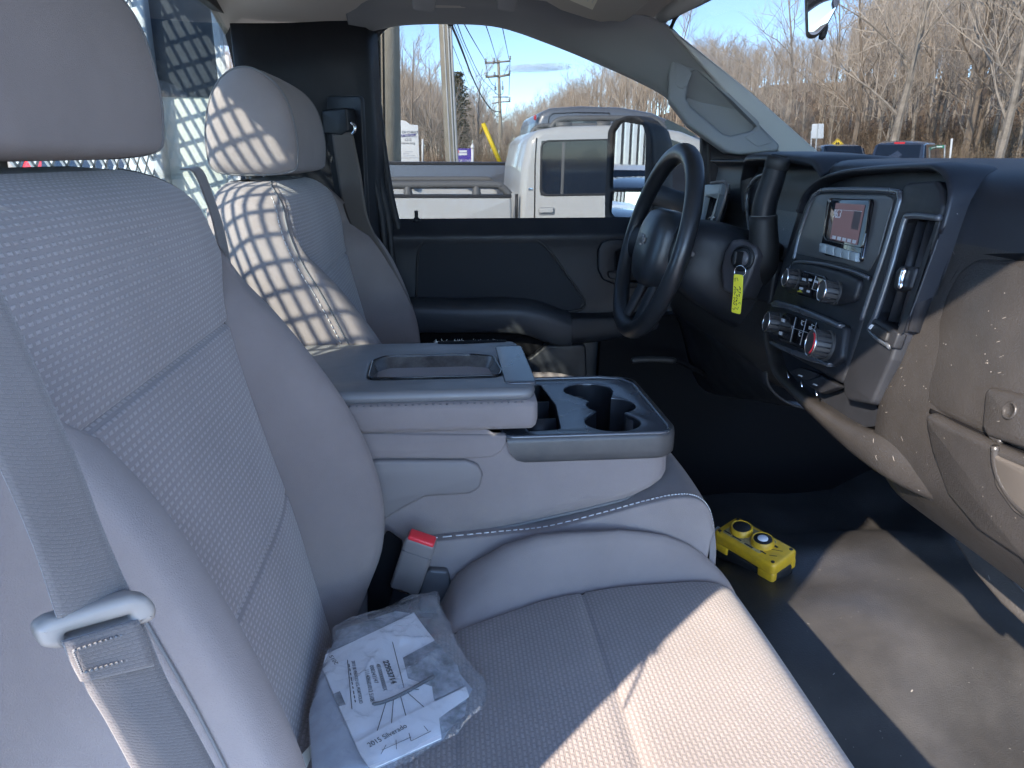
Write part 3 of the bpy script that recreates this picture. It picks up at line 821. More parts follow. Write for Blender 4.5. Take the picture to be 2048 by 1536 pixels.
obj('latch_strip', V, Fc, M_SATIN, lid, angle=50)
h2 = fillet(hole, 0.014); n = len(h2); cxx, cyy = -0.02, 0.79
V = [(x, y, 1.2135) for x, y in h2] + [(x, y, 1.209) for x, y in [(cxx + (a - cxx) * 0.985, cyy + (b - cyy) * 0.97) for a, b in h2]] + [(cxx + (a - cxx) * 0.86, cyy + (b - cyy) * 0.6, 1.192) for a, b in h2]
Fc = [(i, (i + 1) % n, n + (i + 1) % n, n + i) for i in range(n)] + [(n + i, n + (i + 1) % n, 2 * n + (i + 1) % n, 2 * n + i) for i in range(n)] + [tuple(range(2 * n, 3 * n))]
obj('tray', V, Fc, mat('tray_gloss', (0.02, 0.02, 0.022), 0.18, var=((0.12, 0.11, 0.10), 40, 0.2)), lid, angle=40)
MB().tube([(x, y, 1.2135) for x, y in h2], 0.0010, 6, closed=True).build('tray_edge', M_GLOSS, lid)
st = [(x, 0.6735, 1.1985) for x in np.linspace(XL0 + 0.01, XL1 - 0.012, 120)]
mb = MB()
for i in range(0, 118, 3): mb.tube([st[i], st[i + 1]], 0.0008, 4)
mb.build('seam_stitching', M_PIPE, lid)
mb = MB()
for i in range(55):                                     # frayed threads along the torn far edge
    x = -0.02 + 0.10 * RNG.random(); y = 0.918 + 0.008 * RNG.random(); l = 0.002 + 0.006 * RNG.random() * (1.2 if x < 0.02 else 0.6)
    d = Vector((RNG.normal() * 0.7, RNG.normal() * 0.4, 0.5 + abs(RNG.normal()) * 0.4)).normalized() * l
    p = Vector((x, y, 1.2105)); mb.tube([p, p + d * 0.6 + Vector((0, 0, 0.001)), p + d], [0.0004, 0.0003, 0.0001], 4)
o = mb.build('frayed_threads', mat('torn_thread', (0.6, 0.57, 0.52), 0.9), lid)
tag(o, kind='stuff')
V, Fc = weld(*plate_mesh(fillet([(-0.015, 0.908), (0.02, 0.905), (0.055, 0.909), (0.085, 0.912), (0.085, 0.9225), (-0.015, 0.9235)], 0.004), [], fr, (0, 0, 1.2138), 0.002, 0.0005))
obj('torn_patch', V, Fc, M_DARK, lid)

# seat belt buckle of the nearer seat
bk = thing('seat_belt_buckle', 'grey seat belt buckle with red release button beside the console', 'buckle', tuple(at(810, 1170, py_(0.655))))
b0, b1 = at(811, 1172, py_(0.650)), at(845, 1074, py_(0.628))
ax = (b1 - b0); L_ = ax.length; ax.normalize()
toC = (CAM - b0); nz = (toC - ax * toC.dot(ax)).normalized(); nx = ax.cross(nz)
R3 = Matrix((nx, ax, nz)).transposed()
V, Fc = rbox(b0 + ax * L_ * 0.48, (0.036, L_ * 1.02, 0.020), R3, 0.0045)
obj('body', V, Fc, M_GREYPL, bk, angle=50)
V, Fc = rbox(b1 - ax * 0.002 + nz * 0.001, (0.031, 0.008, 0.0155), R3, 0.002)
obj('release_button', V, Fc, M_RED, bk, angle=50)
V, Fc = rbox(b0 + ax * L_ * 0.76 + nz * 0.0101, (0.0365, 0.0012, 0.001), R3)
obj('shell_seam', V, Fc, M_PIPE, bk)
V, Fc = rbox(b0 - ax * 0.022, (0.026, 0.05, 0.008), R3, 0.003)
obj('stalk', V, Fc, M_BLACK, bk, angle=50)
V, Fc = rbox(b0 + ax * 0.0 + nz * 0.004, (0.014, 0.006, 0.012), R3, 0.002)
obj('rivet_plate', V, Fc, M_CHROME, bk, angle=50)

# ------------------------------------------------------------------ seat belts
def ribbon(name, left, right, m, parent, n=40, thick=0.0014, wob=0.0):
    a, b = catmull(left, n), catmull(right, n)
    rows = []
    for i in range(n):
        p, q = Vector(a[i]), Vector(b[i])
        nrm = Vector((0, -1, 0))
        rows.append([tuple(p.lerp(q, t) + nrm * wob * math.sin(t * math.pi) ) for t in np.linspace(0, 1, 9)])
    return grid(name, rows, m, parent, thick=thick)
sb = thing('seat_belt', 'grey lap and shoulder belt hanging across the front of the nearer seat', 'seat belt', (-0.14, 0.12, 1.2))
RE = [(-140, 330), (0, 590), (140, 900), (205, 1070), (262, 1200)]
LE = [(-330, 300), (-190, 560), (-20, 900), (60, 1080), (112, 1235)]
ya, yb = 0.110, 0.085
ribbon('shoulder_webbing', ats(LE, py_(yb)), ats(RE, py_(ya)), M_WEB, sb, wob=0.003)
RE2 = [(282, 1245), (330, 1360), (380, 1450), (450, 1580)]
LE2 = [(130, 1290), (170, 1375), (215, 1450), (285, 1580)]
ribbon('lap_webbing', ats(LE2, py_(yb - 0.002)), ats(RE2, py_(ya - 0.004)), M_WEB, sb, wob=0.002)
RE3 = [(270, 1238), (290, 1285), (302, 1330)]
LE3 = [(122, 1282), (140, 1325), (160, 1363)]
ribbon('sewn_fold', ats(LE3, py_(yb - 0.006)), ats(RE3, py_(ya - 0.010)), M_WEB, sb, n=12, thick=0.002)
pl3 = [ats([p], py_(yb - 0.0085 if i in (0, 3) else ya - 0.0125))[0] for i, p in enumerate([(146, 1302), (268, 1262), (284, 1312), (164, 1346)])]
mb = MB()
for i in range(4):
    a, b = pl3[i], pl3[(i + 1) % 4]
    ptsq = [a.lerp(b, t) for t in np.linspace(0, 1, 25)]
    for k in range(0, 24, 2): mb.tube([ptsq[k], ptsq[k + 1]], 0.0006, 4)
mb.build('box_stitching', M_PIPE, sb)
# the sliding latch plate: a flat D-shaped loop
mm = [at(78, 1272, py_(yb - 0.006)), at(314, 1212, py_(ya - 0.006))]
PLL = plane(mm[0], (mm[1] - mm[0]).cross(Vector((0.05, 0.15, 1.0))))
plate('latch_plate', [(70, 1262), (100, 1242), (190, 1214), (268, 1192), (300, 1196), (318, 1216), (314, 1240), (296, 1250), (200, 1276), (120, 1302), (84, 1300)], PLL, 0.010, mat('latch_plastic', (0.21, 0.185, 0.165), 0.45, var=((0.25, 0.225, 0.2), 30, 0.2)), sb, r=0.006, bev=0.0028,
      holes=[[(132, 1270), (262, 1233), (266, 1243), (136, 1281)]], hr=0.001)

db = thing('seat_belt', 'dark seat belt hanging from its loop on the far rear pillar', 'seat belt', tuple(at(700, 300, py_(1.45))))
pl = plane((-0.235, 1.46, 1.5), (-0.5, -0.86, 0))
plate('anchor_housing', [(650, 220), (700, 216), (705, 262), (690, 272), (652, 268)], pl, 0.03, M_BLACK, db, r=0.006, bev=0.005, off=0.012)
PUSH = [(0.01, -0.016, 0), (0.008, -0.014, 0), (0.0, 0.0, 0), (0.012, 0.018, 0), (0.024, 0.050, 0)]
ribbon('webbing', [at(a, b, pl) + Vector(q) for (a, b), q in zip([(656, 268), (668, 340), (690, 420), (720, 520), (760, 640)], PUSH)], [at(a, b, pl) + Vector(q) for (a, b), q in zip([(697, 264), (716, 350), (738, 440), (765, 520), (800, 620)], PUSH)], mat('belt_brown', (0.11, 0.095, 0.085), 0.8, bump=(900, 0.3, 0.0005)), db)
MB().tube(catmull([at(a, b, pl) + Vector((0.012, -0.024, 0)) for a, b in [(692, 246), (699, 252), (700, 262), (694, 270)]], 12), 0.003, 8).build('belt_loop', M_CHROME, db)
ib = thing('seat_belt', 'short belt strap behind the nearer seat against the rear glass', 'seat belt', tuple(at(400, 360, py_(0.85))))
ribbon('webbing', [at(a, b, py_(0.665)) for a, b in [(360, 340), (385, 345), (408, 395), (428, 460), (450, 580)]], [at(a, b, py_(0.69)) for a, b in [(372, 338), (402, 340), (424, 392), (446, 460), (470, 580)]], M_WEB, ib)
# ------------------------------------------------------------------ driver's door and its window
YD = 1.585
dd = thing('driver_door', 'closed black trimmed driver door with window, armrest and map pocket', 'door', (0.15, 1.6, 0.8))
def D(p): return [Vector(q) for q in p]
# inner panel as a shaped sheet: shelf under the glass, upper field, armrest roll, pocket recess
prof_x = np.linspace(-0.16, 0.74, 70)
def door_y(x, z):
    y = YD
    if z > 1.30: y += 0.035 * ((z - 1.30) / 0.035) ** 1.3 * 0.9
    y -= 0.006 * math.exp(-((z - 1.295) / 0.02) ** 2)
    return y
rows = []
for z in list(np.linspace(1.336, 1.28, 12)) + list(np.linspace(1.27, 0.72, 24)):
    rows.append([(x, door_y(x, z), z) for x in prof_x])
grid('door_panel', rows, M_BLACK, dd, flip=False)
plate('insert_panel', [(835, 604), (835, 540), (839, 500), (850, 482), (868, 477), (1040, 475), (1070, 482), (1096, 502), (1135, 555), (1167, 602), (1160, 618), (1120, 622), (1090, 612), (1060, 600), (1000, 594)], py_(YD - 0.004), 0.006, mat('door_cloth', (0.016, 0.018, 0.022), 0.9, bump=(700, 0.3, 0.0006)), dd, r=0.015, bev=0.0025)
gr = ats([(833, 600), (834, 540), (838, 498), (849, 480), (868, 475), (1040, 473), (1072, 480), (1098, 500), (1138, 555), (1169, 602), (1160, 619), (1120, 624)], py_(YD - 0.003))
MB().tube(catmull(gr, 80), 0.0028, 6).build('panel_groove', M_RUBBER, dd)
# armrest: a rounded roll that swells towards the front and drops into the pull cup
aw, ah = [], []
rows = []
for px, zt_, zb_, dep in ((800, 612, 664, 0.050), (860, 612, 664, 0.056), (930, 614, 664, 0.062), (1000, 614, 664, 0.066), (1050, 616, 668, 0.068), (1085, 622, 680, 0.066), (1115, 632, 690, 0.062), (1140, 640, 690, 0.056), (1145, 641, 689, 0.054)):
    yv = YD - dep
    a, b = at(px, zt_, py_(yv)), at(px, zb_, py_(yv))
    rows.append(catmull([(a.x, YD + 0.01, a.z + 0.012), (a.x, yv + 0.02, a.z + 0.007), (a.x, yv, a.z - 0.006), (a.x, yv - 0.002, (a.z + b.z) / 2), (b.x, yv + 0.004, b.z + 0.004), (b.x, yv + 0.018, b.z - 0.006), (b.x, YD + 0.01, b.z - 0.008)], 22))
grid('armrest', dense(rows, 22, 40), mat('armrest_vinyl', (0.03, 0.033, 0.038), 0.5, bump=(800, 0.25, 0.0006)), dd, flip=True)
rows = []
for px, zt_, zb_, dep in ((1143, 640, 690, 0.056), (1190, 639, 686, 0.050), (1240, 637, 680, 0.044), (1300, 634, 672, 0.036), (1380, 630, 662, 0.026), (1450, 626, 655, 0.015)):
    yv = YD - dep
    a, b = at(px, zt_, py_(yv)), at(px, zb_, py_(yv))
    rows.append(catmull([(a.x, YD + 0.01, a.z + 0.006), (a.x, yv + 0.012, a.z + 0.004), (a.x, yv, a.z - 0.004), (b.x, yv + 0.004, b.z + 0.004), (b.x, YD + 0.01, b.z - 0.008)], 16))
grid('pull_shelf', dense(rows, 16, 24), M_BLACK, dd, flip=True)
plate('map_pocket', [(800, 664), (1040, 664), (1075, 670), (1090, 690), (1084, 708), (1060, 716), (800, 718)], py_(YD - 0.012), 0.01, M_DARK, dd, r=0.02, bev=0.003)
plate('lower_panel', [(800, 718), (1060, 717), (1092, 690), (1172, 688), (1180, 900), (800, 900)], py_(YD - 0.030), 0.03, M_BLACK, dd, r=0.015, bev=0.006)
# release handle in its cup
plate('handle_bezel', [(1196, 500), (1205, 483), (1225, 478), (1330, 478), (1335, 580), (1240, 575), (1206, 560), (1196, 540)], py_(YD - 0.012), 0.016, M_BLACK, dd, r=0.012, bev=0.005, holes=[[(1232, 505), (1240, 500), (1325, 500), (1325, 566), (1250, 563), (1232, 545)]], hr=0.006)
plate('handle_cup', [(1228, 498), (1330, 498), (1330, 570), (1228, 568)], py_(YD - 0.002), 0.004, M_DARK, dd)
plate('release_handle', [(1216, 544), (1290, 540), (1290, 560), (1236, 562), (1218, 556)], py_(YD - 0.022), 0.014, M_BLACK, dd, r=0.004, bev=0.003)
lk = plate('lock_switch', [(1255, 483), (1290, 482), (1290, 495), (1255, 495)], py_(YD - 0.0165), 0.006, M_BLACK, dd, r=0.002, bev=0.0012)
mb = MB(); mb.V = [tuple(p) for p in ats([(1262, 492), (1270, 486), (1272, 492), (1264, 486), (1268, 485), (1270, 492)], py_(YD - 0.0169))]; mb.F = [(0, 1, 2), (3, 4, 5)]
mb.build('lock_mark', M_ICON, lk, smooth=False)
lpp = at(833, 438, py_(YD + 0.015))
V, Fc = lathe([(0.0095, -0.006), (0.0095, 0.0), (0.006, 0.002), (0.0042, 0.004), (0.0042, 0.014), (0.0048, 0.016), (0.003, 0.019)], lpp, (0, 0, 1), 14)
obj('lock_pin', V, Fc, M_RUBBER, dd)
# glass and the frame round it
glass_out = [(752, 50), (900, 36), (1010, 42), (1110, 76), (1210, 118), (1290, 155), (1345, 186), (1440, 250), (1500, 310), (1500, 455), (790, 462), (770, 330), (750, 170)]
plate('window_glass', glass_out, py_(1.622), 0.004, M_SIDEG, dd)
mb = MB()
mb.tube(catmull(ats([(1000, 47), (1100, 80), (1200, 120), (1280, 156), (1340, 190), (1380, 225), (1412, 262), (1416, 340), (1412, 440)], py_(1.605)), 50), 0.007, 8)
mb.build('window_channel', M_RUBBER, dd)
plate('mirror_sail', [(1404, 200), (1404, 446), (1560, 446), (1560, 330)], py_(1.60), 0.02, M_BLACK, dd, bev=0.004)
plate('outer_skin', [(-0.20, 1.70, 0.2), (0.85, 1.70, 0.2), (0.85, 1.70, 1.30), (-0.20, 1.70, 1.30)], py_(1.70), 0.02, M_PAINT, dd, pixels=False)
# kick panel in front of the door, parking brake lever
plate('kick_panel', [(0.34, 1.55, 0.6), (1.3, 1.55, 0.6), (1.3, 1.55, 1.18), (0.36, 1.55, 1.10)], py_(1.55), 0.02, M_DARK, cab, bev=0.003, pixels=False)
pb = thing('parking_brake_lever', 'black parking brake pedal handle under the steering wheel', 'brake lever', tuple(at(1315, 720, py_(1.42))))
MB().tube(catmull(ats([(1262, 722), (1280, 719), (1320, 719), (1352, 721)], py_(1.42)), 16), [0.004] + [0.0075] * 14 + [0.004], 10).build('handle', M_RUBBER, pb)
MB().tube(ats([(1345, 721), (1362, 723), (1430, 760)], py_(1.44)), 0.006, 8).build('stem', M_DARK, pb)

# ------------------------------------------------------------------ towing mirror outside the door
tm = thing('towing_mirror', 'tall black towing mirror with two panes outside the driver window', 'side mirror', tuple(at(1270, 435, py_(1.98))))
nrm = Vector((-0.85, -0.53, 0.005)).normalized()
pm = plane(at(1270, 335, py_(2.0)), nrm)
shell = [(1212, 300), (1214, 262), (1226, 240), (1252, 231), (1275, 232), (1296, 250), (1304, 280), (1306, 432), (1300, 448), (1225, 450), (1208, 440), (1208, 400)]
plate('bezel', shell, pm, 0.02, mat('mirror_plastic', (0.035, 0.036, 0.038), 0.6, bump=(500, 0.4, 0.001)), tm, r=0.02, bev=0.006, holes=[[(1223, 290), (1224, 265), (1236, 247), (1262, 238), (1282, 246), (1290, 270), (1287, 376), (1219, 377)], [(1221, 384), (1286, 384), (1284, 428), (1274, 438), (1230, 438), (1219, 425)]], hr=0.012)
o_ = plate('upper_pane', [(1221, 292), (1222, 264), (1234, 245), (1262, 236), (1284, 244), (1292, 270), (1289, 378), (1217, 379)], pm, 0.003, M_MIRROR, tm, r=0.012, off=-0.009)
pl2 = plane(pm[0], Vector((-0.80, -0.57, 0.16)))
plate('lower_pane', [(1219, 382), (1288, 382), (1286, 430), (1275, 440), (1228, 440), (1217, 426)], plane(at(1250, 410, pm) - nrm * 0.009, nrm + Vector((0.03, -0.02, 0.035))), 0.003, M_MIRROR, tm, r=0.008)
# back housing: loft from the bezel outline to a rounded bulge away from the glass
bo = fillet([tuple((frame_of(pm).transposed() @ (p - pm[0])).xy) for p in ats(shell, pm)], 0.02)
frm = frame_of(pm); rows = []
for sc, dz in ((0.985, -0.016), (1.0, -0.03), (0.98, -0.06), (0.88, -0.09), (0.62, -0.108), (0.1, -0.112)):
    rows.append([tuple(pm[0] + frm @ Vector((x * sc + 0.0, y * sc, dz))) for x, y in bo])
grid('housing', rows, MATS['mirror_plastic'], tm, cu=True)
PSH = py_(2.10)
rows = []
for t, w in ((0, 1.0),):
    pass
MB().tube([at(1300, 385, py_(1.99)), at(1350, 400, py_(1.86)), at(1420, 420, py_(1.68))], [0.03, 0.026, 0.03], 12).build('mount_arm', MATS['mirror_plastic'], tm)
plate('side_cheek', [(1292, 238), (1318, 240), (1336, 262), (1340, 330), (1336, 440), (1300, 448), (1304, 300), (1300, 262)], plane(at(1315, 340, py_(2.0)), Vector((0.25, -0.95, 0))), 0.05, MATS['mirror_plastic'], tm, r=0.02, bev=0.012)
plate('marker_lamp', [(1306, 348), (1312, 330), (1330, 320), (1338, 330), (1334, 345), (1312, 354)], plane(at(1320, 340, py_(1.985)), Vector((0.2, -0.95, 0.1))), 0.03, mat('lamp_lens', (0.55, 0.5, 0.42), 0.25), tm, r=0.008, bev=0.008)

plate('window_frame', [(690, 50), (770, 52), (754, 64), (747, 84), (746, 130), (757, 230), (777, 370), (797, 452), (800, 475), (740, 475), (700, 300)], py_(1.612), 0.008, M_RUBBER, dd)
# foot pedals in the dark of the driver's footwell
for lbl, x_, pts in (('dark brake pedal pad deep in the driver footwell', 0.86, [(1522, 786), (1556, 780), (1562, 806), (1526, 812)]), ('narrow accelerator pedal beside the brake pedal', 0.88, [(1572, 790), (1588, 786), (1594, 812), (1578, 816)])):
    pdl = thing('foot_pedal', lbl, 'pedal', tuple(at(*pts[0], px_(x_))))
    ppl = plane(at(*pts[0], px_(x_)), (-0.85, 0, 0.5))
    plate('pad', pts, ppl, 0.012, mat('pedal_rubber', (0.05, 0.05, 0.052), 0.35), pdl, r=0.006, bev=0.003)
    c_ = at((pts[0][0] + pts[2][0]) / 2, (pts[0][1] + pts[2][1]) / 2, ppl)
    MB().tube([c_ + Vector((0.012, 0, 0)), c_ + Vector((0.06, 0.0, 0.06)), c_ + Vector((0.08, 0.0, 0.25))], 0.009, 8).build('pedal_arm', M_DARK, pdl)
# ------------------------------------------------------------------ dashboard
da = thing('dashboard', 'black truck dashboard, scuffed and dusty on the passenger side', 'dashboard', (0.6, 0.8, 1.0))
def dash_profile(y):
    """(x, z) points from the windscreen over the top pad and down the face to the lower lip"""
    p = min(1.0, max(0.0, (0.66 - y) / 0.10))             # passenger side
    d = min(1.0, max(0.0, (y - 0.93) / 0.10))             # driver side
    c = 1 - max(p, d)
    top = 1.4665 + 0.002 * c
    P_ = [(0.93, 1.435), (0.84, 1.458), (0.72, top), (0.60, top - 0.001)]
    nose_p = [(0.530, 1.457), (0.500, 1.437), (0.489, 1.405), (0.482, 1.36), (0.470, 1.32), (0.458, 1.27), (0.448, 1.22), (0.452, 1.17), (0.478, 1.125), (0.515, 1.098), (0.56, 1.09), (0.64, 1.10)]
    nose_d = [(0.615, 1.45), (0.612, 1.42), (0.61, 1.39), (0.60, 1.35), (0.58, 1.31), (0.555, 1.27), (0.535, 1.22), (0.52, 1.18), (0.525, 1.14), (0.54, 1.11), (0.58, 1.09), (0.66, 1.10)]
    nose_c = [(0.560, 1.460), (0.555, 1.44), (0.552, 1.40), (0.548, 1.36), (0.54, 1.32), (0.53, 1.27), (0.52, 1.235), (0.515, 1.20), (0.52, 1.185), (0.54, 1.17), (0.58, 1.16), (0.66, 1.155)]
    for a, b, q in zip(nose_p, nose_d, nose_c):
        P_.append((a[0] * p + b[0] * d + q[0] * c, a[1] * p + b[1] * d + q[1] * c))
    return P_
ys = [-0.06, 0.0, 0.1, 0.2, 0.3, 0.4, 0.5, 0.54, 0.56, 0.575, 0.59, 0.605, 0.62, 0.64, 0.66, 0.7, 0.8, 0.9, 0.93, 0.95, 0.97, 0.99, 1.01, 1.03, 1.06, 1.1, 1.2, 1.3, 1.4, 1.5, 1.56]
rows = []
for y in ys:
    rows.append([(x, y, z) for x, z, _ in [tuple(q) for q in catmull([(a, b, 0) for a, b in dash_profile(y)], 70)]])
nt = 30
grid('top_pad', [r[:nt] for r in rows], M_DASH, da, flip=True)
grid('face_panel', [r[nt - 1:] for r in rows], M_WORN, da, flip=True)
plate('defrost_grille', [(0.80, 0.2, 1.462), (0.86, 0.2, 1.462), (0.86, 1.4, 1.462), (0.80, 1.4, 1.462)], pz_(1.4625), 0.004, M_DARK, da, pixels=False)

# brow arching over the centre stack and the passenger vent
PB = plane((0.497, 0.80, 1.35), (-1.0, 0.13, 0.17))         # plane of the centre stack face
frS = frame_of(PB); nS = frS.col[2]
brow = [(1597, 420), (1612, 385), (1640, 358), (1680, 344), (1730, 337), (1840, 331), (1872, 333), (1893, 348), (1903, 378), (1900, 410), (1886, 462), (1862, 530), (1836, 600), (1800, 690)]
b1 = catmull(ats(brow, PB), 80)
rows = []
for p in b1:
    p = Vector(p)
    rows.append([tuple(p + Vector(q)) for q in ((0.055, 0, 0.002), (0.02, 0, 0.004), (0.002, 0, 0.002), (-0.004, 0, -0.001), (-0.002, 0, -0.004), (0.012, 0, -0.006), (0.05, 0, -0.006))])
grid('brow', rows, M_DASH, da)
back = brow + [(1760, 760), (1700, 850), (1640, 800), (1560, 740), (1540, 660), (1550, 580)]
plate('stack_back', back, plane(PB[0] + Vector((0.022, 0, 0)), PB[1]), 0.012, M_BLACK, da, r=0.01)

# centre stack bezel
st = [(1594, 470), (1614, 412), (1628, 386), (1645, 376), (1700, 374), (1778, 376), (1800, 382), (1806, 394), (1798, 420), (1770, 520), (1740, 610), (1712, 700), (1690, 770), (1640, 742), (1590, 715), (1552, 690), (1541, 660), (1543, 620), (1562, 560)]
scr_open = [(1622, 420), (1632, 396), (1650, 390), (1780, 392), (1796, 398), (1792, 416), (1765, 512), (1745, 545), (1700, 530), (1600, 508), (1606, 470)]
plate('stack_bezel', st, PB, 0.02, M_BLACK, da, r=0.012, bev=0.005, off=0.004)
MB().tube(catmull(ats([(1588, 520), (1600, 470), (1622, 408), (1636, 386), (1660, 380), (1780, 382), (1800, 392), (1795, 420), (1768, 510), (1746, 575), (1724, 640)], plane(PB[0] - Vector((0.005, 0, 0)), PB[1])), 90), 0.0035, 8).build('bezel_rim', M_SATIN, da)
plate('display_field', scr_open, PB, 0.004, mat('field_grey', (0.07, 0.072, 0.075), 0.38, spec=0.5), da, r=0.008, off=0.0055, bev=0.001)
# radio screen
rs = plate('radio_screen', [(1668, 398), (1756, 400), (1758, 408), (1738, 526), (1664, 514), (1654, 508), (1662, 450)], PB, 0.012, M_GLOSS, da, r=0.005, bev=0.003, off=0.010)
plate('bezel_edge', [(1675, 398), (1760, 401), (1750, 470), (1742, 500), (1668, 484), (1663, 476)], PB, 0.003, M_GLOSS, rs, r=0.004, off=0.0112, bev=0.0008, holes=[[(1677, 400), (1758, 403), (1747, 470), (1740, 498), (1670, 482), (1665, 474)]], hr=0.004)
plate('screen_glass', [(1690, 409), (1747, 413), (1731, 493), (1678, 481)], PB, 0.002, mat('lcd', (0.045, 0.032, 0.038), 0.55, spec=0.15, emit=((0.10, 0.07, 0.085), 0.10)), rs, off=0.0118)
plate('channel_tile', [(1728, 426), (1744, 427), (1736, 464), (1722, 461)], PB, 0.001, mat('lcd_tile', (0.10, 0.085, 0.09), 0.6, spec=0.15), rs, off=0.0122, r=0.002)
plate('status_line', [(1688, 422), (1744, 426), (1744, 427), (1688, 423)], PB, 0.001, M_ICON, rs, off=0.0122)
uxs = (at(1740, 412, PB) - at(1690, 409, PB)); uys = (at(1690, 409, PB) - at(1678, 481, PB))
offN = -PB[1] * -1.0
nS = frame_of(PB).col[2]
label3d('frequency', '96.3', 0.0150, at(1684, 438, PB) + nS * 0.0124, uxs, uys, M_ICON, rs)
for k in range(5):
    a = 1684 + k * 10.4
    plate('soft_key_legend', [(a, 474 + k * 2.2), (a + 7, 475.5 + k * 2.2), (a + 5.6, 482 + k * 2.2), (a - 1.4, 480.5 + k * 2.2)], PB, 0.001, M_ICON, rs, off=0.0122)
for k in range(5):
    a = 1659 + k * 15.7; b = 489 + k * 4.2
    plate('preset_button', [(a + 1, b), (a + 14.8, b + 3.6), (a + 12.4, b + 22), (a - 1, b + 18)], PB, 0.006, mat('button_silver', (0.26, 0.31, 0.34), 0.35), rs, r=0.002, bev=0.0012, off=0.014)
# radio control strip
def knob(name, px, py, r, h, parent, pl=PB, marks=12, lift=0.004):
    p = at(px, py, pl); n_ = frame_of(pl).col[2]
    V, Fc = lathe([(r * 1.12, 0.0), (r * 1.12, h * 0.2), (r, h * 0.25), (r * 0.97, h * 0.93), (r * 0.93, h), (r * 0.86, h + 0.0003)], p + n_ * lift, n_, 30)
    k = obj(name, V, Fc, mat('knob_rubber', (0.035, 0.034, 0.034), 0.5, bump=(300, 0.3, 0.001)), parent, angle=40)
    V, Fc = lathe([(r * 0.985, 0), (r * 1.0, 0.0008), (r * 0.93, 0.0012)], p + n_ * (lift + h * 0.95), n_, 30)
    mb = MB(); u_ = frame_of(pl).col[0]; w_ = frame_of(pl).col[1]
    ring = [p + n_ * (lift + h) + (u_ * math.cos(a) + w_ * math.sin(a)) * r * 0.93 for a in np.linspace(0, 2 * math.pi, 30, endpoint=False)]
    mb.tube(ring, 0.0011, 6, closed=True)
    k2 = mb.build('knob_ring', M_CHROME, parent)
    gr_ = MB()
    for i in range(marks):
        a = 2 * math.pi * i / marks
        gr_.box(p + n_ * (lift + h * 0.58) + (u_ * math.cos(a) + w_ * math.sin(a)) * r * 0.98, (0.0016, 0.0016, h * 0.66), frm3(u_, w_, n_))
    gr_.build('knob_ribs', M_BLACK, parent)
    return p + n_ * (lift + h + 0.0006)
def frm3(u, w, n): return Matrix((u, w, n)).transposed()
uS, wS = frS.col[0], frS.col[1]
rc = plate('radio_controls', [(1574, 552), (1580, 534), (1592, 526), (1640, 530), (1700, 545), (1736, 560), (1722, 604), (1690, 612), (1664, 605), (1620, 596), (1584, 586), (1572, 572)], PB, 0.012, M_BLACK, da, r=0.008, bev=0.004, off=0.010)
MB().tube(catmull(ats([(1578, 560), (1580, 536), (1594, 524), (1640, 527), (1700, 541), (1738, 556)], plane(PB[0] - Vector((0.0105, 0, 0)), PB[1])), 40), 0.0022, 6).build('strip_rim', M_SATIN, rc)
plate('button_plate', [(1621, 549), (1626, 545), (1668, 556), (1673, 564), (1662, 602), (1655, 604), (1613, 592), (1611, 586)], PB, 0.004, M_GLOSS, rc, r=0.003, bev=0.001, off=0.0125)
for q in ([(1632, 553), (1664, 562), (1658, 584), (1626, 575)],):
    pass
icons = [(1624, 559), (1637, 560), (1650, 564), (1618, 577), (1633, 583), (1655, 586)]
for k, (a, b) in enumerate(icons):
    plate('button_legend', [(a, b), (a + 6, b + 1.6), (a + 5, b + 6), (a - 1, b + 4.4)], PB, 0.0006, M_ICON, rc, off=0.0131)
mb = MB()
for a, b in (((1632, 552), (1624, 578)), ((1624, 578), (1655, 588)), ((1664, 562), (1655, 588)), ((1640, 583), (1637, 598))): mb.tube(ats([a, b], plane(PB[0] - Vector((0.0131, 0, 0)), PB[1])), 0.0005, 4)
mb.build('button_gaps', M_ICON, rc)
tp = knob('volume_knob', 1607, 561, 0.0125, 0.018, rc, lift=0.008)
knob('tuning_knob', 1689, 589, 0.0132, 0.020, rc, lift=0.008)
# climate control strip
cc = plate('climate_controls', [(1552, 640), (1556, 618), (1566, 606), (1600, 612), (1660, 632), (1710, 656), (1700, 720), (1680, 736), (1630, 722), (1590, 704), (1556, 680), (1548, 660)], PB, 0.012, M_BLACK, da, r=0.008, bev=0.004, off=0.012)
plate('strip_lip', [(1562, 610), (1572, 603), (1620, 616), (1680, 640), (1708, 652), (1704, 662), (1660, 644), (1600, 624), (1566, 618)], PB, 0.010, M_SATIN, cc, r=0.004, bev=0.003, off=0.018)
plate('lower_lip', [(1560, 684), (1600, 700), (1650, 718), (1684, 730), (1680, 738), (1640, 726), (1590, 707), (1560, 692)], PB, 0.008, M_SATIN, cc, r=0.003, bev=0.002, off=0.016)
plate('button_plate', [(1586, 632), (1594, 629), (1652, 648), (1657, 660), (1644, 704), (1638, 706), (1580, 686), (1574, 678)], PB, 0.004, M_GLOSS, cc, r=0.003, bev=0.001, off=0.0145)
def person_icon(px, py, m, parent, s=1.0, off=0.0151):
    mb = MB(); pl = plane(PB[0] + nS * off, PB[1])
    def q(pts):
        n = len(mb.V); mb.V += [tuple(p) for p in ats([(px + a * s, py + b * s) for a, b in pts], pl)]; mb.F.append(tuple(range(n, n + len(pts))))
    q([(0, 0), (2.4, .6), (2.2, 3), (-.4, 2.4)]); q([(-.6, 3.4), (2, 4), (.8, 9), (-1.6, 8.2)]); q([(-1.6, 8.6), (.6, 9.2), (4, 12), (1, 13)]); q([(2.4, 3), (6, 2.6), (6, 4), (2.4, 5)])
    mb.build('mode_icon', m, parent, smooth=False)
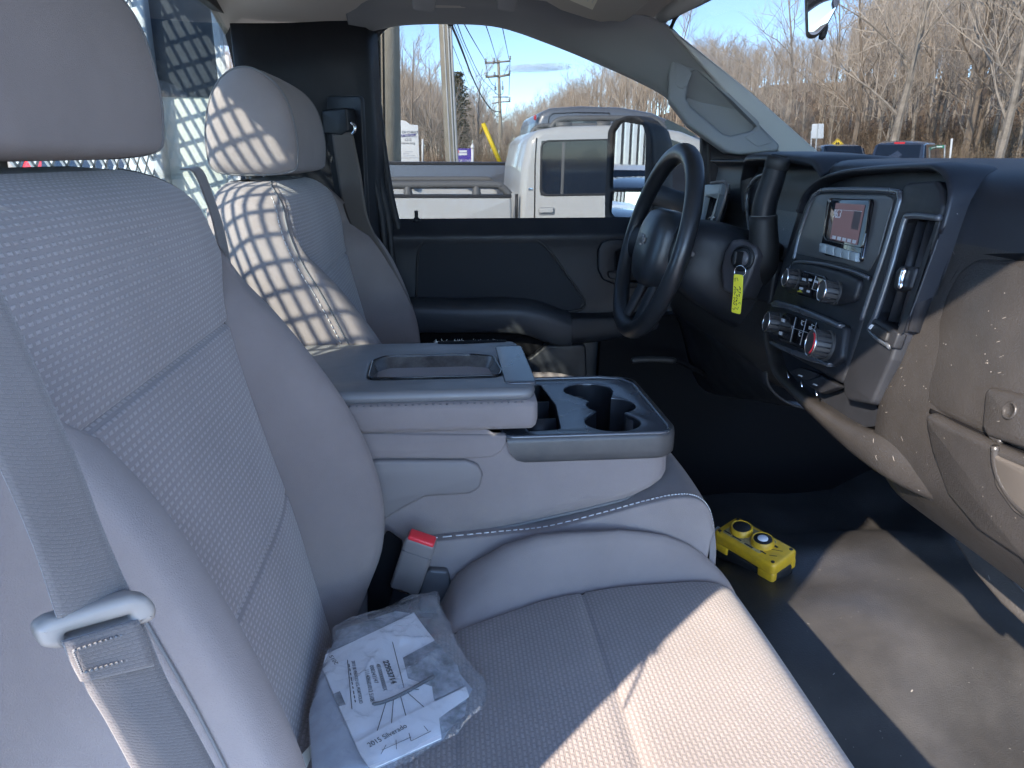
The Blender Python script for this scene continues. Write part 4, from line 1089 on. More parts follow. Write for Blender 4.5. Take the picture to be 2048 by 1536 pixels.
for a, b in ((1603, 640), (1623, 648), (1598, 662), (1616, 670)): person_icon(a, b, M_ICON, cc, 0.85)
for a, b in ((1584, 640), (1579, 666), (1641, 656), (1636, 690)):
    plate('button_legend', [(a, b), (a + 5, b + 1.8), (a + 4, b + 8), (a - 1, b + 6)], PB, 0.0006, M_ICON, cc, off=0.0151)
mb = MB()
for a, b in (((1592, 634), (1580, 684)), ((1613, 638), (1600, 690)), ((1633, 645), (1620, 697)), ((1586, 656), (1648, 676))): mb.tube(ats([a, b], plane(PB[0] + nS * 0.0150, PB[1])), 0.0004, 4)
mb.build('button_gaps', M_ICON, cc)
knob('fan_knob', 1572, 650, 0.0148, 0.019, cc, lift=0.010)
tp = knob('temperature_knob', 1677, 695, 0.0168, 0.024, cc, lift=0.010, marks=16)
mb = MB(); mb.tube([tp + (uS * math.cos(a) + wS * math.sin(a)) * 0.0128 for a in np.linspace(-1.1, 1.3, 14)], 0.0013, 6)
mb.build('heat_scale', M_RED, cc)
# row of switches under the climate strip
for q in ([(1574, 744), (1600, 734), (1640, 748), (1610, 764)], [(1604, 764), (1642, 752), (1680, 772), (1640, 786)]):
    plate('switch', q, plane(PB[0] + nS * 0.004, PB[1]), 0.01, M_BLACK, da, r=0.003, bev=0.002)
for a, b in (((1575, 744), (1577, 756)), ((1603, 762), (1604, 774)), ((1632, 780), (1634, 792))):
    MB().tube(ats([a, b], plane(PB[0] + nS * 0.008, PB[1])), 0.0012, 6).build('switch_tip', M_CHROME, da)
for a, b in ((1604, 750), (1634, 768)):
    plate('switch_legend', [(a, b), (a + 8, b + 3), (a + 6, b + 5), (a - 2, b + 2)], PB, 0.0006, M_ICON, da, off=0.0046)
# lower rim of the stack, sweeping down to the right
ue = ats([(1541, 640), (1546, 690), (1560, 738), (1600, 778), (1650, 814), (1700, 846), (1745, 866), (1790, 872)], PB)
le = ats([(1533, 640), (1538, 700), (1554, 756), (1596, 806), (1645, 856), (1695, 908), (1745, 956), (1800, 995)], PB)
rows = []
for a, b in zip(ue, le):
    k_ = len(rows); a = a - nS * (0, 0, 0, 0, 0, 0.006, 0.018, 0.035)[k_]; b = b - nS * (0, 0, 0, 0, 0, 0.004, 0.016, 0.035)[k_]
    rows.append([a + nS * -0.012, a + nS * 0.004, a.lerp(b, 0.25) + nS * 0.010, a.lerp(b, 0.6) + nS * 0.008, b + nS * -0.004, b + nS * -0.03])
grid('lower_lip', dense(rows, 20, 50), M_WORN, da)
plate('stack_floor', [(1545, 690), (1562, 742), (1602, 782), (1652, 818), (1712, 856), (1770, 850), (1740, 780), (1640, 730)], plane(PB[0] - nS * 0.012, PB[1]), 0.01, M_BLACK, da)
VH = [(1812, 446), (1822, 434), (1880, 436), (1882, 450), (1850, 552), (1812, 668), (1766, 640), (1758, 622)]
plate('vent_surround', [(1792, 470), (1802, 430), (1806, 392), (1822, 366), (1882, 362), (1892, 380), (1896, 410), (1880, 464), (1856, 532), (1830, 602), (1790, 720), (1750, 810), (1700, 800), (1692, 770), (1720, 690), (1744, 610)], PB, 0.02, M_BLACK, da, r=0.01, bev=0.004, off=0.005, holes=[VH], hr=0.005)
MB().tube(catmull(ats([(1880, 436), (1822, 432), (1808, 446), (1782, 540), (1752, 630), (1740, 656), (1750, 672), (1782, 694)], plane(PB[0] + nS * 0.006, PB[1])), 60), 0.0032, 8).build('vent_rim', M_SATIN, da)
plate('vent_sill', [(1752, 640), (1768, 640), (1812, 668), (1800, 700), (1748, 668)], PB, 0.01, M_BLACK, da, r=0.003, bev=0.002, off=0.008)
plate('vent_back', [(1800, 425), (1895, 425), (1815, 690), (1745, 650)], PB, 0.003, M_DARK, da, off=-0.022)
for k in range(3):
    a = 1838 + k * 20
    p0, p1 = at(a, 442, PB), at(a - 60, 642 + k * 10, PB)
    d = (p1 - p0).normalized()
    V, Fc = rbox((p0 + p1) / 2 - nS * 0.008, ((p1 - p0).length, 0.018, 0.0016), frm3(d, nS, d.cross(nS)))
    obj('vent_slat', V, Fc, M_BLACK, da)
plate('vent_tab', [(1806, 544), (1815, 534), (1848, 536), (1834, 580), (1806, 584), (1800, 578)], PB, 0.02, M_BLACK, da, r=0.004, bev=0.003, off=0.008)
MB().tube(catmull(ats([(1811, 536), (1804, 556), (1801, 578)], plane(PB[0] + nS * 0.010, PB[1])), 10), [0.002] + [0.0034] * 8 + [0.002], 8).build('vent_tab_chrome', M_CHROME, da)
plate('vent_wheel', [(1758, 650), (1766, 648), (1796, 668), (1790, 688), (1760, 668)], PB, 0.006, M_RUBBER, da, r=0.003, bev=0.002, off=0.011)
plate('wheel_mark', [(1759, 660), (1765, 652), (1768, 654), (1762, 662)], PB, 0.004, M_WHITE, da, off=0.0125)

# glove box: upper door, lower bin with its recess, latch with lock
PG = plane((0.468, 0.4, 1.31), (-1.0, 0.05, 0.22))
gb = plate('glovebox_door', [(1846, 795), (1862, 720), (1880, 650), (1908, 575), (1932, 536), (1965, 516), (2100, 524), (2100, 928), (1990, 880), (1900, 838), (1852, 812)], PG, 0.03, M_WORN, da, r=[0.004, 0.02, 0.02, 0.03, 0.03, 0.03, 0.01, 0.01, 0.01, 0.01, 0.004], bev=0.007, off=0.006)
plate('latch', [(1996, 790), (2006, 778), (2100, 800), (2100, 910), (2000, 878), (1990, 860)], PG, 0.02, M_WORN, gb, r=0.006, bev=0.005, off=0.014)
V, Fc = lathe([(0.0075, 0), (0.0075, 0.002), (0.0062, 0.003), (0.0056, 0.0012)], at(2052, 828, PG) + frame_of(PG).col[2] * 0.013, frame_of(PG).col[2], 20)
obj('lock_barrel', V, Fc, M_WORN, gb)
MB().tube(catmull(ats([(1998, 786), (1990, 830), (1984, 870), (2004, 884)], plane(PG[0] + frame_of(PG).col[2] * 0.008, PG[1])), 20), 0.003, 8).build('latch_edge', M_WORN, gb)
PG2 = plane((0.4475, 0.4, 1.20), (-1.0, 0.0, -0.19))
lb = plate('lower_bin', [(1852, 822), (1900, 848), (1990, 890), (2100, 940), (2100, 1180), (2048, 1120), (1960, 1060), (1900, 990), (1868, 900)], PG2, 0.014, M_WORN, da, r=0.008, bev=0.006, off=0.004)
plate('bin_recess', [(1992, 900), (2010, 912), (2100, 950), (2100, 1060), (2040, 1020), (2004, 970)], PG2, 0.006, mat('dusty_recess', (0.075, 0.066, 0.058), 0.6), lb, r=0.01, bev=0.002, off=0.006)
MB().tube(catmull(ats([(1990, 892), (1992, 930), (2006, 970), (2040, 1016), (2100, 1058)], plane(PG2[0] + frame_of(PG2).col[2] * 0.004, PG2[1])), 24), 0.0032, 8).build('recess_edge', M_WORN, lb)

# dark shut lines, the worn piped edge of the glove box, the panel and bracket under the dash
nG = frame_of(PG).col[2]
MB().tube(catmull(ats([(1866, 822), (1900, 841), (1990, 884), (2100, 934)], plane(PG[0] + nG * 0.0025, PG[1])), 20), 0.0042, 6).build('shut_line', M_DARK, da)
MB().tube(catmull(ats([(1843, 800), (1852, 750), (1868, 690), (1886, 630), (1908, 572), (1934, 532), (1966, 512), (2100, 518)], plane(PG[0] - nG * 0.002, PG[1])), 50), 0.0055, 6).build('shut_line', M_DARK, da)
MB().tube(catmull(ats([(1838, 800), (1841, 770), (1852, 720), (1866, 668), (1884, 614)], plane(PG[0] + nG * 0.001, PG[1])), 30), [0.002] + [0.0055] * 26 + [0.004, 0.003, 0.002], 8).build('worn_edge', mat('scuffed_edge', (0.06, 0.053, 0.047), 0.45, var=((0.42, 0.38, 0.34), 260, 0.06)), da)
PK = plane(at(1970, 1150, px_(0.58)), (-0.80, -0.35, 0.45))
plate('lower_closeout', [(1904, 1076), (1928, 1078), (1985, 1116), (2075, 1215), (2075, 1275), (2000, 1205), (1945, 1140)], PK, 0.01, M_WORN, da, r=0.01, bev=0.003)
plate('bracket', [(1698, 876), (1712, 878), (1734, 902), (1740, 918), (1726, 922), (1708, 904)], plane(at(1718, 900, px_(0.56)), (-0.75, -0.3, 0.5)), 0.006, M_GREYPL, da, r=0.004, bev=0.002)
# ------------------------------------------------------------------ instrument hood, driver's vent, wheel, column, shifter, key
# hood: an arched shell that overhangs the cluster
rows = []
for t in np.linspace(0, 1, 26):
    y = 1.36 - t * 0.42
    zt = 1.472 + 0.008 * math.sin(math.pi * t) - 0.03 * max(0, (0.10 - t) / 0.10) ** 2 - 0.02 * max(0, (t - 0.88) / 0.12) ** 2
    xo = 0.548 + 0.045 * max(0, (0.3 - t) / 0.3)
    rows.append([(0.76, y, 1.462), (0.66, y, zt - 0.002), (xo + 0.035, y, zt), (xo + 0.008, y, zt - 0.003), (xo, y, zt - 0.010), (xo + 0.006, y, zt - 0.017), (xo + 0.05, y, zt - 0.022), (0.66, y, zt - 0.03)])
grid('instrument_hood', dense(rows, 26, 40), M_DASH, da)
for (y, s_) in ((1.365, 1), (0.945, -1)):
    rows = []
    for z, x0 in ((z_, x_ + (0.042 if s_ > 0 else 0)) for z_, x_ in ((1.462, 0.575), (1.44, 0.556), (1.41, 0.556), (1.37, 0.562), (1.33, 0.575), (1.30, 0.59))):
        rows.append([(0.66, y - s_ * 0.02, z), (x0 + 0.02, y - s_ * 0.014, z), (x0, y - s_ * 0.004, z), (x0 - 0.002, y + s_ * 0.004, z), (x0 + 0.012, y + s_ * 0.010, z), (0.66, y + s_ * 0.012, z)])
    grid('hood_cheek', dense(rows, 16, 20), M_DASH, da, thick=0.002)
plate('cluster_panel', [(0.625, 0.95, 1.32), (0.625, 1.36, 1.32), (0.625, 1.36, 1.455), (0.625, 0.95, 1.455)], plane((0.625, 1.15, 1.38), (-1, 0, 0.25)), 0.01, M_GLOSS, da, pixels=False)
MB().tube(catmull(ats([(1500, 470), (1494, 400), (1500, 372), (1520, 352), (1560, 345)], px_(0.585)), 30), 0.004, 8).build('cluster_rim', M_SATIN, da)
# vent and light switch panel at the far end
PV = plane((0.565, 1.42, 1.36), (-1.0, 0.10, 0.15))
plate('switch_panel', [(1394, 380), (1402, 373), (1452, 366), (1444, 400), (1424, 462), (1376, 462), (1384, 420)], PV, 0.02, mat('panel_silver', (0.20, 0.23, 0.26), 0.35), da, r=0.004, bev=0.003, off=0.01, holes=[[(1420, 394), (1448, 390), (1430, 458), (1406, 458)]], hr=0.003)
plate('vent_back', [(1415, 388), (1452, 386), (1432, 462), (1402, 462)], PV, 0.003, M_DARK, da, off=-0.006)
for k in range(4):
    a = 1422 + k * 7
    p0, p1 = at(a, 393, PV), at(a - 15, 457, PV); d = (p1 - p0).normalized(); n_ = frame_of(PV).col[2]
    V, Fc = rbox((p0 + p1) / 2 - n_ * 0.004, ((p1 - p0).length, 0.010, 0.0012), frm3(d, n_, d.cross(n_)))
    obj('vent_slat', V, Fc, M_BLACK, da)
plate('lamp_knob', [(1392, 392), (1408, 390), (1406, 402), (1390, 402)], PV, 0.016, M_RUBBER, da, r=0.003, bev=0.002, off=0.024)
plate('dimmer_switch', [(1386, 410), (1398, 409), (1394, 431), (1382, 432)], PV, 0.006, MATS['panel_silver'], da, r=0.002, bev=0.001, off=0.014)
MB().tube(catmull(ats([(1422, 366), (1446, 363), (1453, 370), (1452, 390), (1440, 430), (1428, 466)], plane(PV[0] + frame_of(PV).col[2] * 0.014, PV[1])), 30), 0.003, 8).build('panel_rim', M_GREYPL, da)
MB().tube(catmull(ats([(1414, 455), (1416, 440), (1424, 434), (1430, 436)], plane(PV[0] + frame_of(PV).col[2] * 0.010, PV[1])), 12), 0.0015, 6).build('vent_tab_chrome', M_CHROME, da)
# knee panel below the column
rows = []
for y in np.linspace(1.02, 1.54, 20):
    u = (y - 1.02) / 0.52
    rows.append(catmull([(0.60, y, 1.24), (0.555, y, 1.20), (0.535, y, 1.13), (0.55, y, 1.09), (0.61, y, 1.06 - 0.12 * u), (0.74, y, 1.05 - 0.14 * u)], 24))
grid('knee_panel', rows, M_BLACK, da, flip=False, thick=0.004)

# steering wheel
wc = Vector((0.378, 1.2, 1.322)); wv = Vector((0.262, 0, 0.965)); wh = Vector((0, 1, 0)); wnn = wv.cross(wh).normalized()
if wnn.x > 0: wnn = -wnn
sw = thing('steering_wheel', 'black rubber rimmed steering wheel with a padded hub', 'steering wheel', tuple(wc))
ring = [wc + (wv * math.cos(a) + wh * math.sin(a)) * 0.162 for a in np.linspace(0, 2 * math.pi, 72, endpoint=False)]
MB().tube(ring, [0.0150 + 0.0018 * abs(math.cos(a)) ** 3 for a in np.linspace(0, 2 * math.pi, 72, endpoint=False)], 16, closed=True).build('rim', mat('wheel_rubber', (0.018, 0.019, 0.022), 0.3, rvar=(0.42, 14), bump=(900, 0.12, 0.0005)), sw)
for sgn in (-1, 1):
    rows = []
    for t in np.linspace(0, 1, 12):
        p = wc + wh * sgn * (0.055 + 0.107 * t) - wv * (-0.012 + 0.028 * t) - wnn * (0.022 * (1 - t))
        hgt = 0.044 - 0.018 * math.sin(math.pi * t); th = 0.011
        rows.append([tuple(p + wv * hgt * math.cos(a) + wnn * th * math.sin(a)) for a in np.linspace(0, 2 * math.pi, 16, endpoint=False)])
    grid('spoke', rows, M_BLACK, sw, cu=True, flip=sgn < 0)
    rows = []
    for t in np.linspace(0, 1, 10):
        p = wc - wv * (0.05 + 0.11 * t) + wh * sgn * (0.028 + 0.012 * t) - wnn * (0.018 * (1 - t))
        rows.append([tuple(p + wh * 0.014 * math.cos(a) + wnn * 0.009 * math.sin(a)) for a in np.linspace(0, 2 * math.pi, 14, endpoint=False)])
    grid('lower_spoke', rows, M_BLACK, sw, cu=True, flip=sgn < 0)
rows = []
for sc, d in ((1.0, -0.045), (1.03, -0.015), (1.0, 0.006), (0.9, 0.018), (0.65, 0.026), (0.3, 0.029), (0.02, 0.0295)):
    r_ = []
    for a in np.linspace(0, 2 * math.pi, 36, endpoint=False):
        ca, sa = math.cos(a), math.sin(a)
        k = (abs(ca) ** 3.2 + abs(sa) ** 3.2) ** (-1 / 3.2)
        hv = 0.062 if ca > 0 else 0.078
        r_.append(tuple(wc + (wv * ca * hv + wh * sa * 0.068) * k * sc + wnn * (d - 0.004)))
    rows.append(r_)
grid('hub_pad', rows, mat('hub_vinyl', (0.026, 0.029, 0.034), 0.36, bump=(900, 0.15, 0.0005)), sw, cu=True)
bp0 = wc + wnn * 0.0262
mb = MB()                                               # the raised cross-shaped badge on the hub
for (hw_, vw_) in ((0.024, 0.006), (0.011, 0.0105)):
    mb.box(bp0, (hw_ * 2, vw_ * 2, 0.003), frm3(wh, wv, wh.cross(wv)), 0.0012)
mb.build('emblem', M_GREYPL, sw, angle=40)
rows_ = [wc + wnn * 0.012 + (wv * math.cos(a) * 0.073 + wh * math.sin(a) * 0.079) for a in np.linspace(0.3, 2.6, 20)]

# column shroud
colm = thing('steering_column', 'black steering column shroud with ignition lock behind the wheel', 'steering column', (0.5, 1.2, 1.27))
ca = Vector((0.965, 0, -0.262)).normalized(); cu_ = Vector((0, 1, 0)); cv_ = Vector((0.262, 0, 0.965))
rows = []
for t, hw_, hu, hd in ((0.03, 0.05, 0.045, 0.05), (0.05, 0.068, 0.058, 0.066), (0.10, 0.078, 0.066, 0.085), (0.15, 0.082, 0.066, 0.10), (0.20, 0.084, 0.06, 0.115), (0.26, 0.084, 0.05, 0.12)):
    r_ = []
    for a in np.linspace(0, 2 * math.pi, 40, endpoint=False):
        c_, s_ = math.cos(a), math.sin(a)
        k = (abs(c_) ** 4 + abs(s_) ** 4) ** -0.25
        r_.append(tuple(wc + ca * t + cv_ * (s_ * k * (hu if s_ > 0 else hd)) - cu_ * 0.012 + cu_ * (c_ * k * hw_)))
    rows.append(r_)
grid('shroud', rows, M_BLACK, colm, cu=True, flip=True)
sp_ = at(1384, 508, plane(wc + cu_ * -0.093, (0, 1, 0)))
V, Fc = lathe([(0.0045, -0.004), (0.0045, 0.001), (0.003, 0.0016)], sp_, (0, -1, 0), 14)
obj('screw_cap', V, Fc, M_GREYPL, colm)
PI_ = plane((0.475, 1.07, 1.31), (-0.80, -0.55, 0.12))
plate('ignition_bezel', [(1462, 480), (1480, 478), (1512, 494), (1516, 510), (1498, 560), (1480, 600), (1444, 580), (1440, 540), (1448, 505)], PI_, 0.05, mat('bezel_plum', (0.055, 0.053, 0.06), 0.4, bump=(900, 0.15, 0.0004)), colm, r=0.008, bev=0.006)
nI = frame_of(PI_).col[2]; kp = at(1486, 517, PI_)
V, Fc = lathe([(0.0215, 0.0), (0.0215, 0.003), (0.019, 0.005), (0.0175, 0.003), (0.0165, 0.0015), (0.013, 0.0015)], kp, nI, 30)
obj('lock_ring', V, Fc, M_BLACK, colm, angle=40)
V, Fc = lathe([(0.012, 0.0), (0.012, 0.004), (0.009, 0.006)], kp, nI, 24)
obj('lock_face', V, Fc, mat('lock_grey', (0.10, 0.10, 0.11), 0.4), colm, angle=40)
# lower column cover flaring to the right, boot of the shifter
plate('lower_cover', [(1516, 512), (1556, 518), (1548, 560), (1540, 612), (1506, 600), (1498, 590)], plane((0.56, 1.02, 1.30), (-0.9, -0.4, 0.1)), 0.02, M_BLACK, colm, r=0.01, bev=0.006)
pth = [Vector((0.548, 1.205, 1.275)), Vector((0.535, 1.11, 1.28)), Vector((0.528, 1.075, 1.295)), Vector((0.524, 1.062, 1.325))] + [at(1528, 420, py_(1.062)), at(1545, 360, py_(1.055)), at(1556, 322, py_(1.05))]
sh = thing('gear_shifter', 'thick black column shift lever standing right of the steering wheel', 'gear lever', tuple(pth[2]))
p2 = catmull(pth, 40)
MB().tube(p2[:26], [0.036 - 0.014 * min(1, i / 24) for i in range(26)], 18).build('lever_boot', M_RUBBER, sh)
MB().tube(p2[24:], [0.0195 - 0.002 * (i / 15) for i in range(16)], 18).build('handle', M_BLACK, sh)
d_ = Vector(p2[-1] - p2[-3]).normalized()
V, Fc = lathe([(0.0175, -0.012), (0.0188, -0.010), (0.0190, 0.0), (0.0175, 0.006), (0.0135, 0.008), (0.0125, 0.006)], Vector(p2[-1]), d_, 24)
obj('end_cap', V, Fc, M_RUBBER, sh, angle=50)
V, Fc = lathe([(0.0202, -0.0012), (0.0205, 0), (0.0202, 0.0012)], Vector(p2[25]), Vector(p2[26] - p2[24]), 24)
obj('seam_ring', V, Fc, M_PIPE, sh)

# key and its yellow tag
key = thing('ignition_key', 'black headed key turned in the ignition lock', 'key', tuple(kp))
V, Fc = rbox(kp + nI * 0.014, (0.0065, 0.022, 0.022), frm3(Vector((0, 0, 1)).cross(nI).normalized(), (Vector((0, 0, 1)) - nI * nI.z).normalized(), nI), 0.002)
obj('key_head', V, Fc, M_RUBBER, key, angle=50)
V, Fc = rbox(kp + nI * 0.005, (0.002, 0.008, 0.014), frm3(Vector((0, 0, 1)).cross(nI).normalized(), (Vector((0, 0, 1)) - nI * nI.z).normalized(), nI), 0.0004)
obj('key_blade', V, Fc, M_CHROME, key)
PT = plane(kp + nI * 0.026, (-0.72, -0.69, 0.05))
kt = thing('key_tag', 'long yellow key tag with scribbled black marks hanging from the ignition', 'key tag', tuple(at(1475, 630, PT)))
rc_ = at(1480, 543, PT)
fT = frame_of(PT)
MB().tube([rc_ + (fT.col[0] * math.cos(a) * 0.0095 + fT.col[1] * math.sin(a) * 0.0095) for a in np.linspace(0, 2 * math.pi, 24, endpoint=False)], 0.0008, 6, closed=True).build('split_ring', M_CHROME, kt)
plate('tag_strip', [(1468, 548), (1487, 550), (1485, 590), (1481, 629), (1463, 624), (1466, 590)], PT, 0.0016, mat('tag_yellow', (0.75, 0.66, 0.03), 0.45), kt, r=0.003, bev=0.0004, off=0.001)
mb = MB()
rr = random.Random(5)
plm = plane(PT[0] + fT.col[2] * 0.0014, PT[1])
for r_ in range(7):
    for c_ in range(3):
        if rr.random() < 0.85:
            x0, y0 = 1468 + c_ * 5 - r_ * 0.25, 573 + r_ * 5.6
            mb.tube(ats([(x0, y0), (x0 + rr.uniform(1, 4), y0 + rr.uniform(-2, 3)), (x0 + rr.uniform(0, 4), y0 + rr.uniform(2, 5))], plm), 0.0006, 4)
for q in ([(1470, 556), (1470, 563)], [(1470, 556), (1475, 556), (1476, 562)], [(1465, 616), (1468, 620), (1470, 615), (1475, 619), (1477, 614)]): mb.tube(ats(q, plm), 0.0005, 4)
mb.build('scribbles', M_PRINT, kt, smooth=False)

# rear-view mirror, sun visor
rv = thing('rearview_mirror', 'inside rear view mirror hanging from the windscreen at the top edge', 'mirror', tuple(at(1650, -20, px_(0.50))))
PR = plane(at(1640, 20, px_(0.49)), (-0.33, -0.93, -0.01))
fR = frame_of(PR)
face = [(1612, -60), (1613, 0), (1615, 68), (1622, 74), (1634, 72), (1656, 48), (1676, 12), (1700, -60)]
fo = fillet([tuple((fR.transposed() @ (p - PR[0])).xy) for p in ats(face, PR)], 0.008)
rows = []
for sc, dz in ((0.96, 0.001), (1.0, -0.003), (1.03, -0.012), (0.98, -0.026), (0.80, -0.036), (0.3, -0.040)):
    rows.append([tuple(PR[0] + fR @ Vector((x * sc, y * sc, dz))) for x, y in fo])
grid('housing', rows, mat('mirror_shell', (0.11, 0.095, 0.08), 0.5, bump=(900, 0.2, 0.0005)), rv, cu=True)
V, Fc = weld(*plate_mesh([(x * 0.95, y * 0.95) for x, y in fo], [], fR, PR[0] + fR.col[2] * 0.0025, 0.002, 0.0005))
obj('glass', V, Fc, mat('dimmed_mirror', (0.13, 0.155, 0.185), 0.01, 1.0), rv, angle=30)
MB().tube(catmull(ats([(1650, 50), (1646, 68), (1641, 79)], plane(PR[0] - fR.col[2] * 0.02, PR[1])), 8), [0.004, 0.005, 0.005, 0.005, 0.005, 0.005, 0.004, 0.003], 8).build('dipping_lever', M_RUBBER, rv)
MB().tube([PR[0] - fR.col[2] * 0.035 + Vector((0, 0, 0.03)), Vector((0.55, 0.79, 1.68)), Vector((0.545, 0.79, 1.70))], 0.010, 10).build('stem', M_RUBBER, rv)
sv = thing('sun_visor', 'folded beige sun visor with a paper warning label against the headliner', 'sun visor', tuple(at(1200, 10, pz_(1.755))))
PVZ = plane(at(1210, 20, pz_(1.735)), (0.12, -0.25, -1.0))
fv = plate('flap', [(1090, -60), (1092, 6), (1120, 22), (1170, 38), (1200, 46), (1222, 44), (1245, 46), (1262, 36), (1310, -6), (1340, -60)], PVZ, 0.016, mat('visor_vinyl', (0.40, 0.37, 0.31), 0.7, bump=(600, 0.2, 0.0005)), sv, r=0.012, bev=0.006)
plate('warning_label', [(1138, -40), (1140, 0), (1185, 19), (1198, -6), (1214, -40)], PVZ, 0.001, mat('label_paper', (0.72, 0.68, 0.52), 0.6), sv, off=0.0006)
mb = MB()
pvl = plane(PVZ[0] + frame_of(PVZ).col[2] * 0.0009, PVZ[1])
for k in range(5): mb.tube(ats([(1148 + k * 9, -8 + k * 3.5), (1160 + k * 9, -30 + k * 3)], pvl), 0.0006, 4)
mb.build('label_lines', M_ICON, sv, smooth=False)

# ------------------------------------------------------------------ yellow pendant control on the floor
rmx = Vector((0.070, -0.118, -0.012)).normalized()
ctl = Vector((0.565, 1.068, 0.0)); ctl.z = 0.730
rcn = thing('pendant_control', 'yellow two button pendant control box lying on the dark floor', 'remote control', tuple(ctl))
up_ = Vector((-0.16, -0.06, 1.0)); up_ = (up_ - rmx * up_.dot(rmx)).normalized(); sd_ = up_.cross(rmx)
FR = frm3(rmx, sd_, up_)
def rp(a, b, c): return ctl + FR @ Vector((a, b, c))
RL, RWd = 0.138, 0.070
def slab(name, L_, W_, z0, z1, m, r, bev, parent=rcn, holes=(), cx=0):
    o2 = fillet([(cx - L_ / 2, -W_ / 2), (cx + L_ / 2, -W_ / 2), (cx + L_ / 2, W_ / 2), (cx - L_ / 2, W_ / 2)], r)
    V, Fc = weld(*plate_mesh(o2, holes, FR, rp(0, 0, z1), z1 - z0, bev))
    return obj(name, V, Fc, m, parent, angle=45)
slab('base', RL * 0.98, RWd * 0.92, 0.0, 0.034, M_RUBBER, 0.012, 0.006)
slab('cover', RL, RWd, 0.034, 0.060, M_YEL, 0.011, 0.006)
for sx in (-1, 1):
    for sy in (-1, 1):
        V, Fc = rbox(rp(sx * (RL / 2 - 0.018), sy * (RWd / 2 - 0.008), 0.029), (0.034, 0.0155, 0.022), FR, 0.004)
        obj('corner_leg', V, Fc, M_YEL, rcn, angle=50)
        V, Fc = lathe([(0.0035, 0), (0.0035, 0.0008), (0.002, 0.0009)], rp(sx * (RL / 2 - 0.009), sy * (RWd / 2 - 0.009), 0.0598), up_, 12)
        obj('screw', V, Fc, M_RUBBER, rcn)
slab('label_plate', RL * 0.62, RWd * 0.72, 0.0598, 0.0605, mat('worn_label', (0.42, 0.34, 0.16), 0.7, var=((0.2, 0.16, 0.08), 120, 0.15)), 0.004, 0.0002, cx=-0.012)
for k, bx_ in enumerate((-0.032, 0.016)):
    V, Fc = lathe([(0.0215, 0.0), (0.0205, 0.010), (0.0185, 0.012), (0.0172, 0.011)], rp(bx_, 0.002, 0.060), up_, 28)
    cl = obj('button_collar', V, Fc, M_YEL, rcn, angle=45)
    V, Fc = lathe([(0.0172, 0.004), (0.0172, 0.0105), (0.0155, 0.0118)], rp(bx_, 0.002, 0.060), up_, 28)
    bt = obj('push_button', V, Fc, M_RUBBER, rcn, angle=45)
    if k == 1:
        V, Fc = lathe([(0.0095, 0.0115), (0.0095, 0.0124), (0.009, 0.0128)], rp(bx_, 0.002, 0.060), up_, 24)
        obj('button_face', V, Fc, M_WHITE, rcn)
V, Fc = lathe([(0.011, 0.0), (0.011, 0.010), (0.009, 0.011), (0.009, 0.02)], rp(-RL / 2 + 0.001, 0.0, 0.032), -rmx, 6)
obj('cable_gland', V, Fc, mat('gland_grey', (0.45, 0.5, 0.52), 0.4), rcn, smooth=False)
MB().tube([rp(RL / 2 - 0.03 + 0.05 * math.cos(a) * 0.45, 0.012 + 0.02 * math.sin(a), 0.001) for a in np.linspace(0, 2 * math.pi, 24, endpoint=False)], 0.004, 6, closed=True).build('hanging_loop', M_RUBBER, rcn)

for a_, b_, w_, h_ in ((-0.05, -0.020, 0.016, 0.003), (-0.026, -0.021, 0.020, 0.003), (0.004, -0.022, 0.018, 0.003), (-0.056, 0.014, 0.010, 0.007), (0.040, 0.012, 0.010, 0.004), (0.036, -0.018, 0.012, 0.0025)):
    V, Fc = rbox(rp(a_ * 0.92, b_, 0.0608), (w_, h_, 0.0006), FR)
    obj('printed_mark', V, Fc, M_PRINT if a_ > -0.054 else M_RED, rcn, smooth=False)
for a_, b_, l_ in ((0.045, 0.005, 0.02), (0.05, -0.012, 0.013), (-0.06, -0.027, 0.015)):
    V, Fc = rbox(rp(a_, b_, 0.0602), (l_, 0.0012, 0.0005), FR @ Matrix.Rotation(0.6 * a_ * 20, 3, 'Z'))
    obj('scuff_mark', V, Fc, MATS['guard_brown'] if 'guard_brown' in MATS else M_RUBBER, rcn, smooth=False)
# ------------------------------------------------------------------ pouch of papers on the nearer seat
PBG = plane((-0.05, 0.5, 0.994), (0.10, -0.06, 1.0))
fB = frame_of(PBG); nB = fB.col[2]
def lift(h): return plane(PBG[0] + nB * h, PBG[1])
M_PAPER = mat('paper_white', (0.82, 0.82, 0.83), 0.6)
M_PAPER2 = mat('paper_grey', (0.30, 0.33, 0.38), 0.5, var=((0.5, 0.53, 0.58), 22, 0.2))
M_PHOTO = mat('photo_print', (0.10, 0.11, 0.12), 0.4, var=((0.4, 0.42, 0.45), 45, 0.12))
bkl = thing('booklet', 'white printed vehicle booklet lying inside the clear pouch', 'booklet', tuple(at(760, 1370, PBG)))
plate('back_page', [(645, 1334), (655, 1300), (828, 1224), (880, 1300), (945, 1378), (886, 1480), (730, 1540), (625, 1536), (618, 1430)], lift(-0.002), 0.004, M_PAPER2, bkl, off=0.0)
plate('cover_page', [(651, 1309), (827, 1226), (869, 1280), (852, 1300), (866, 1372), (872, 1410), (717, 1498), (690, 1440), (645, 1336)], lift(0.0015), 0.002, M_PAPER, bkl)
plate('cover_photo', [(806, 1315), (869, 1281), (915, 1330), (927, 1372), (868, 1400), (864, 1372), (816, 1356)], lift(0.0022), 0.0006, M_PHOTO, bkl)
plate('side_photo', [(666, 1388), (680, 1382), (691, 1408), (678, 1412)], lift(0.0022), 0.0006, M_PHOTO, bkl)
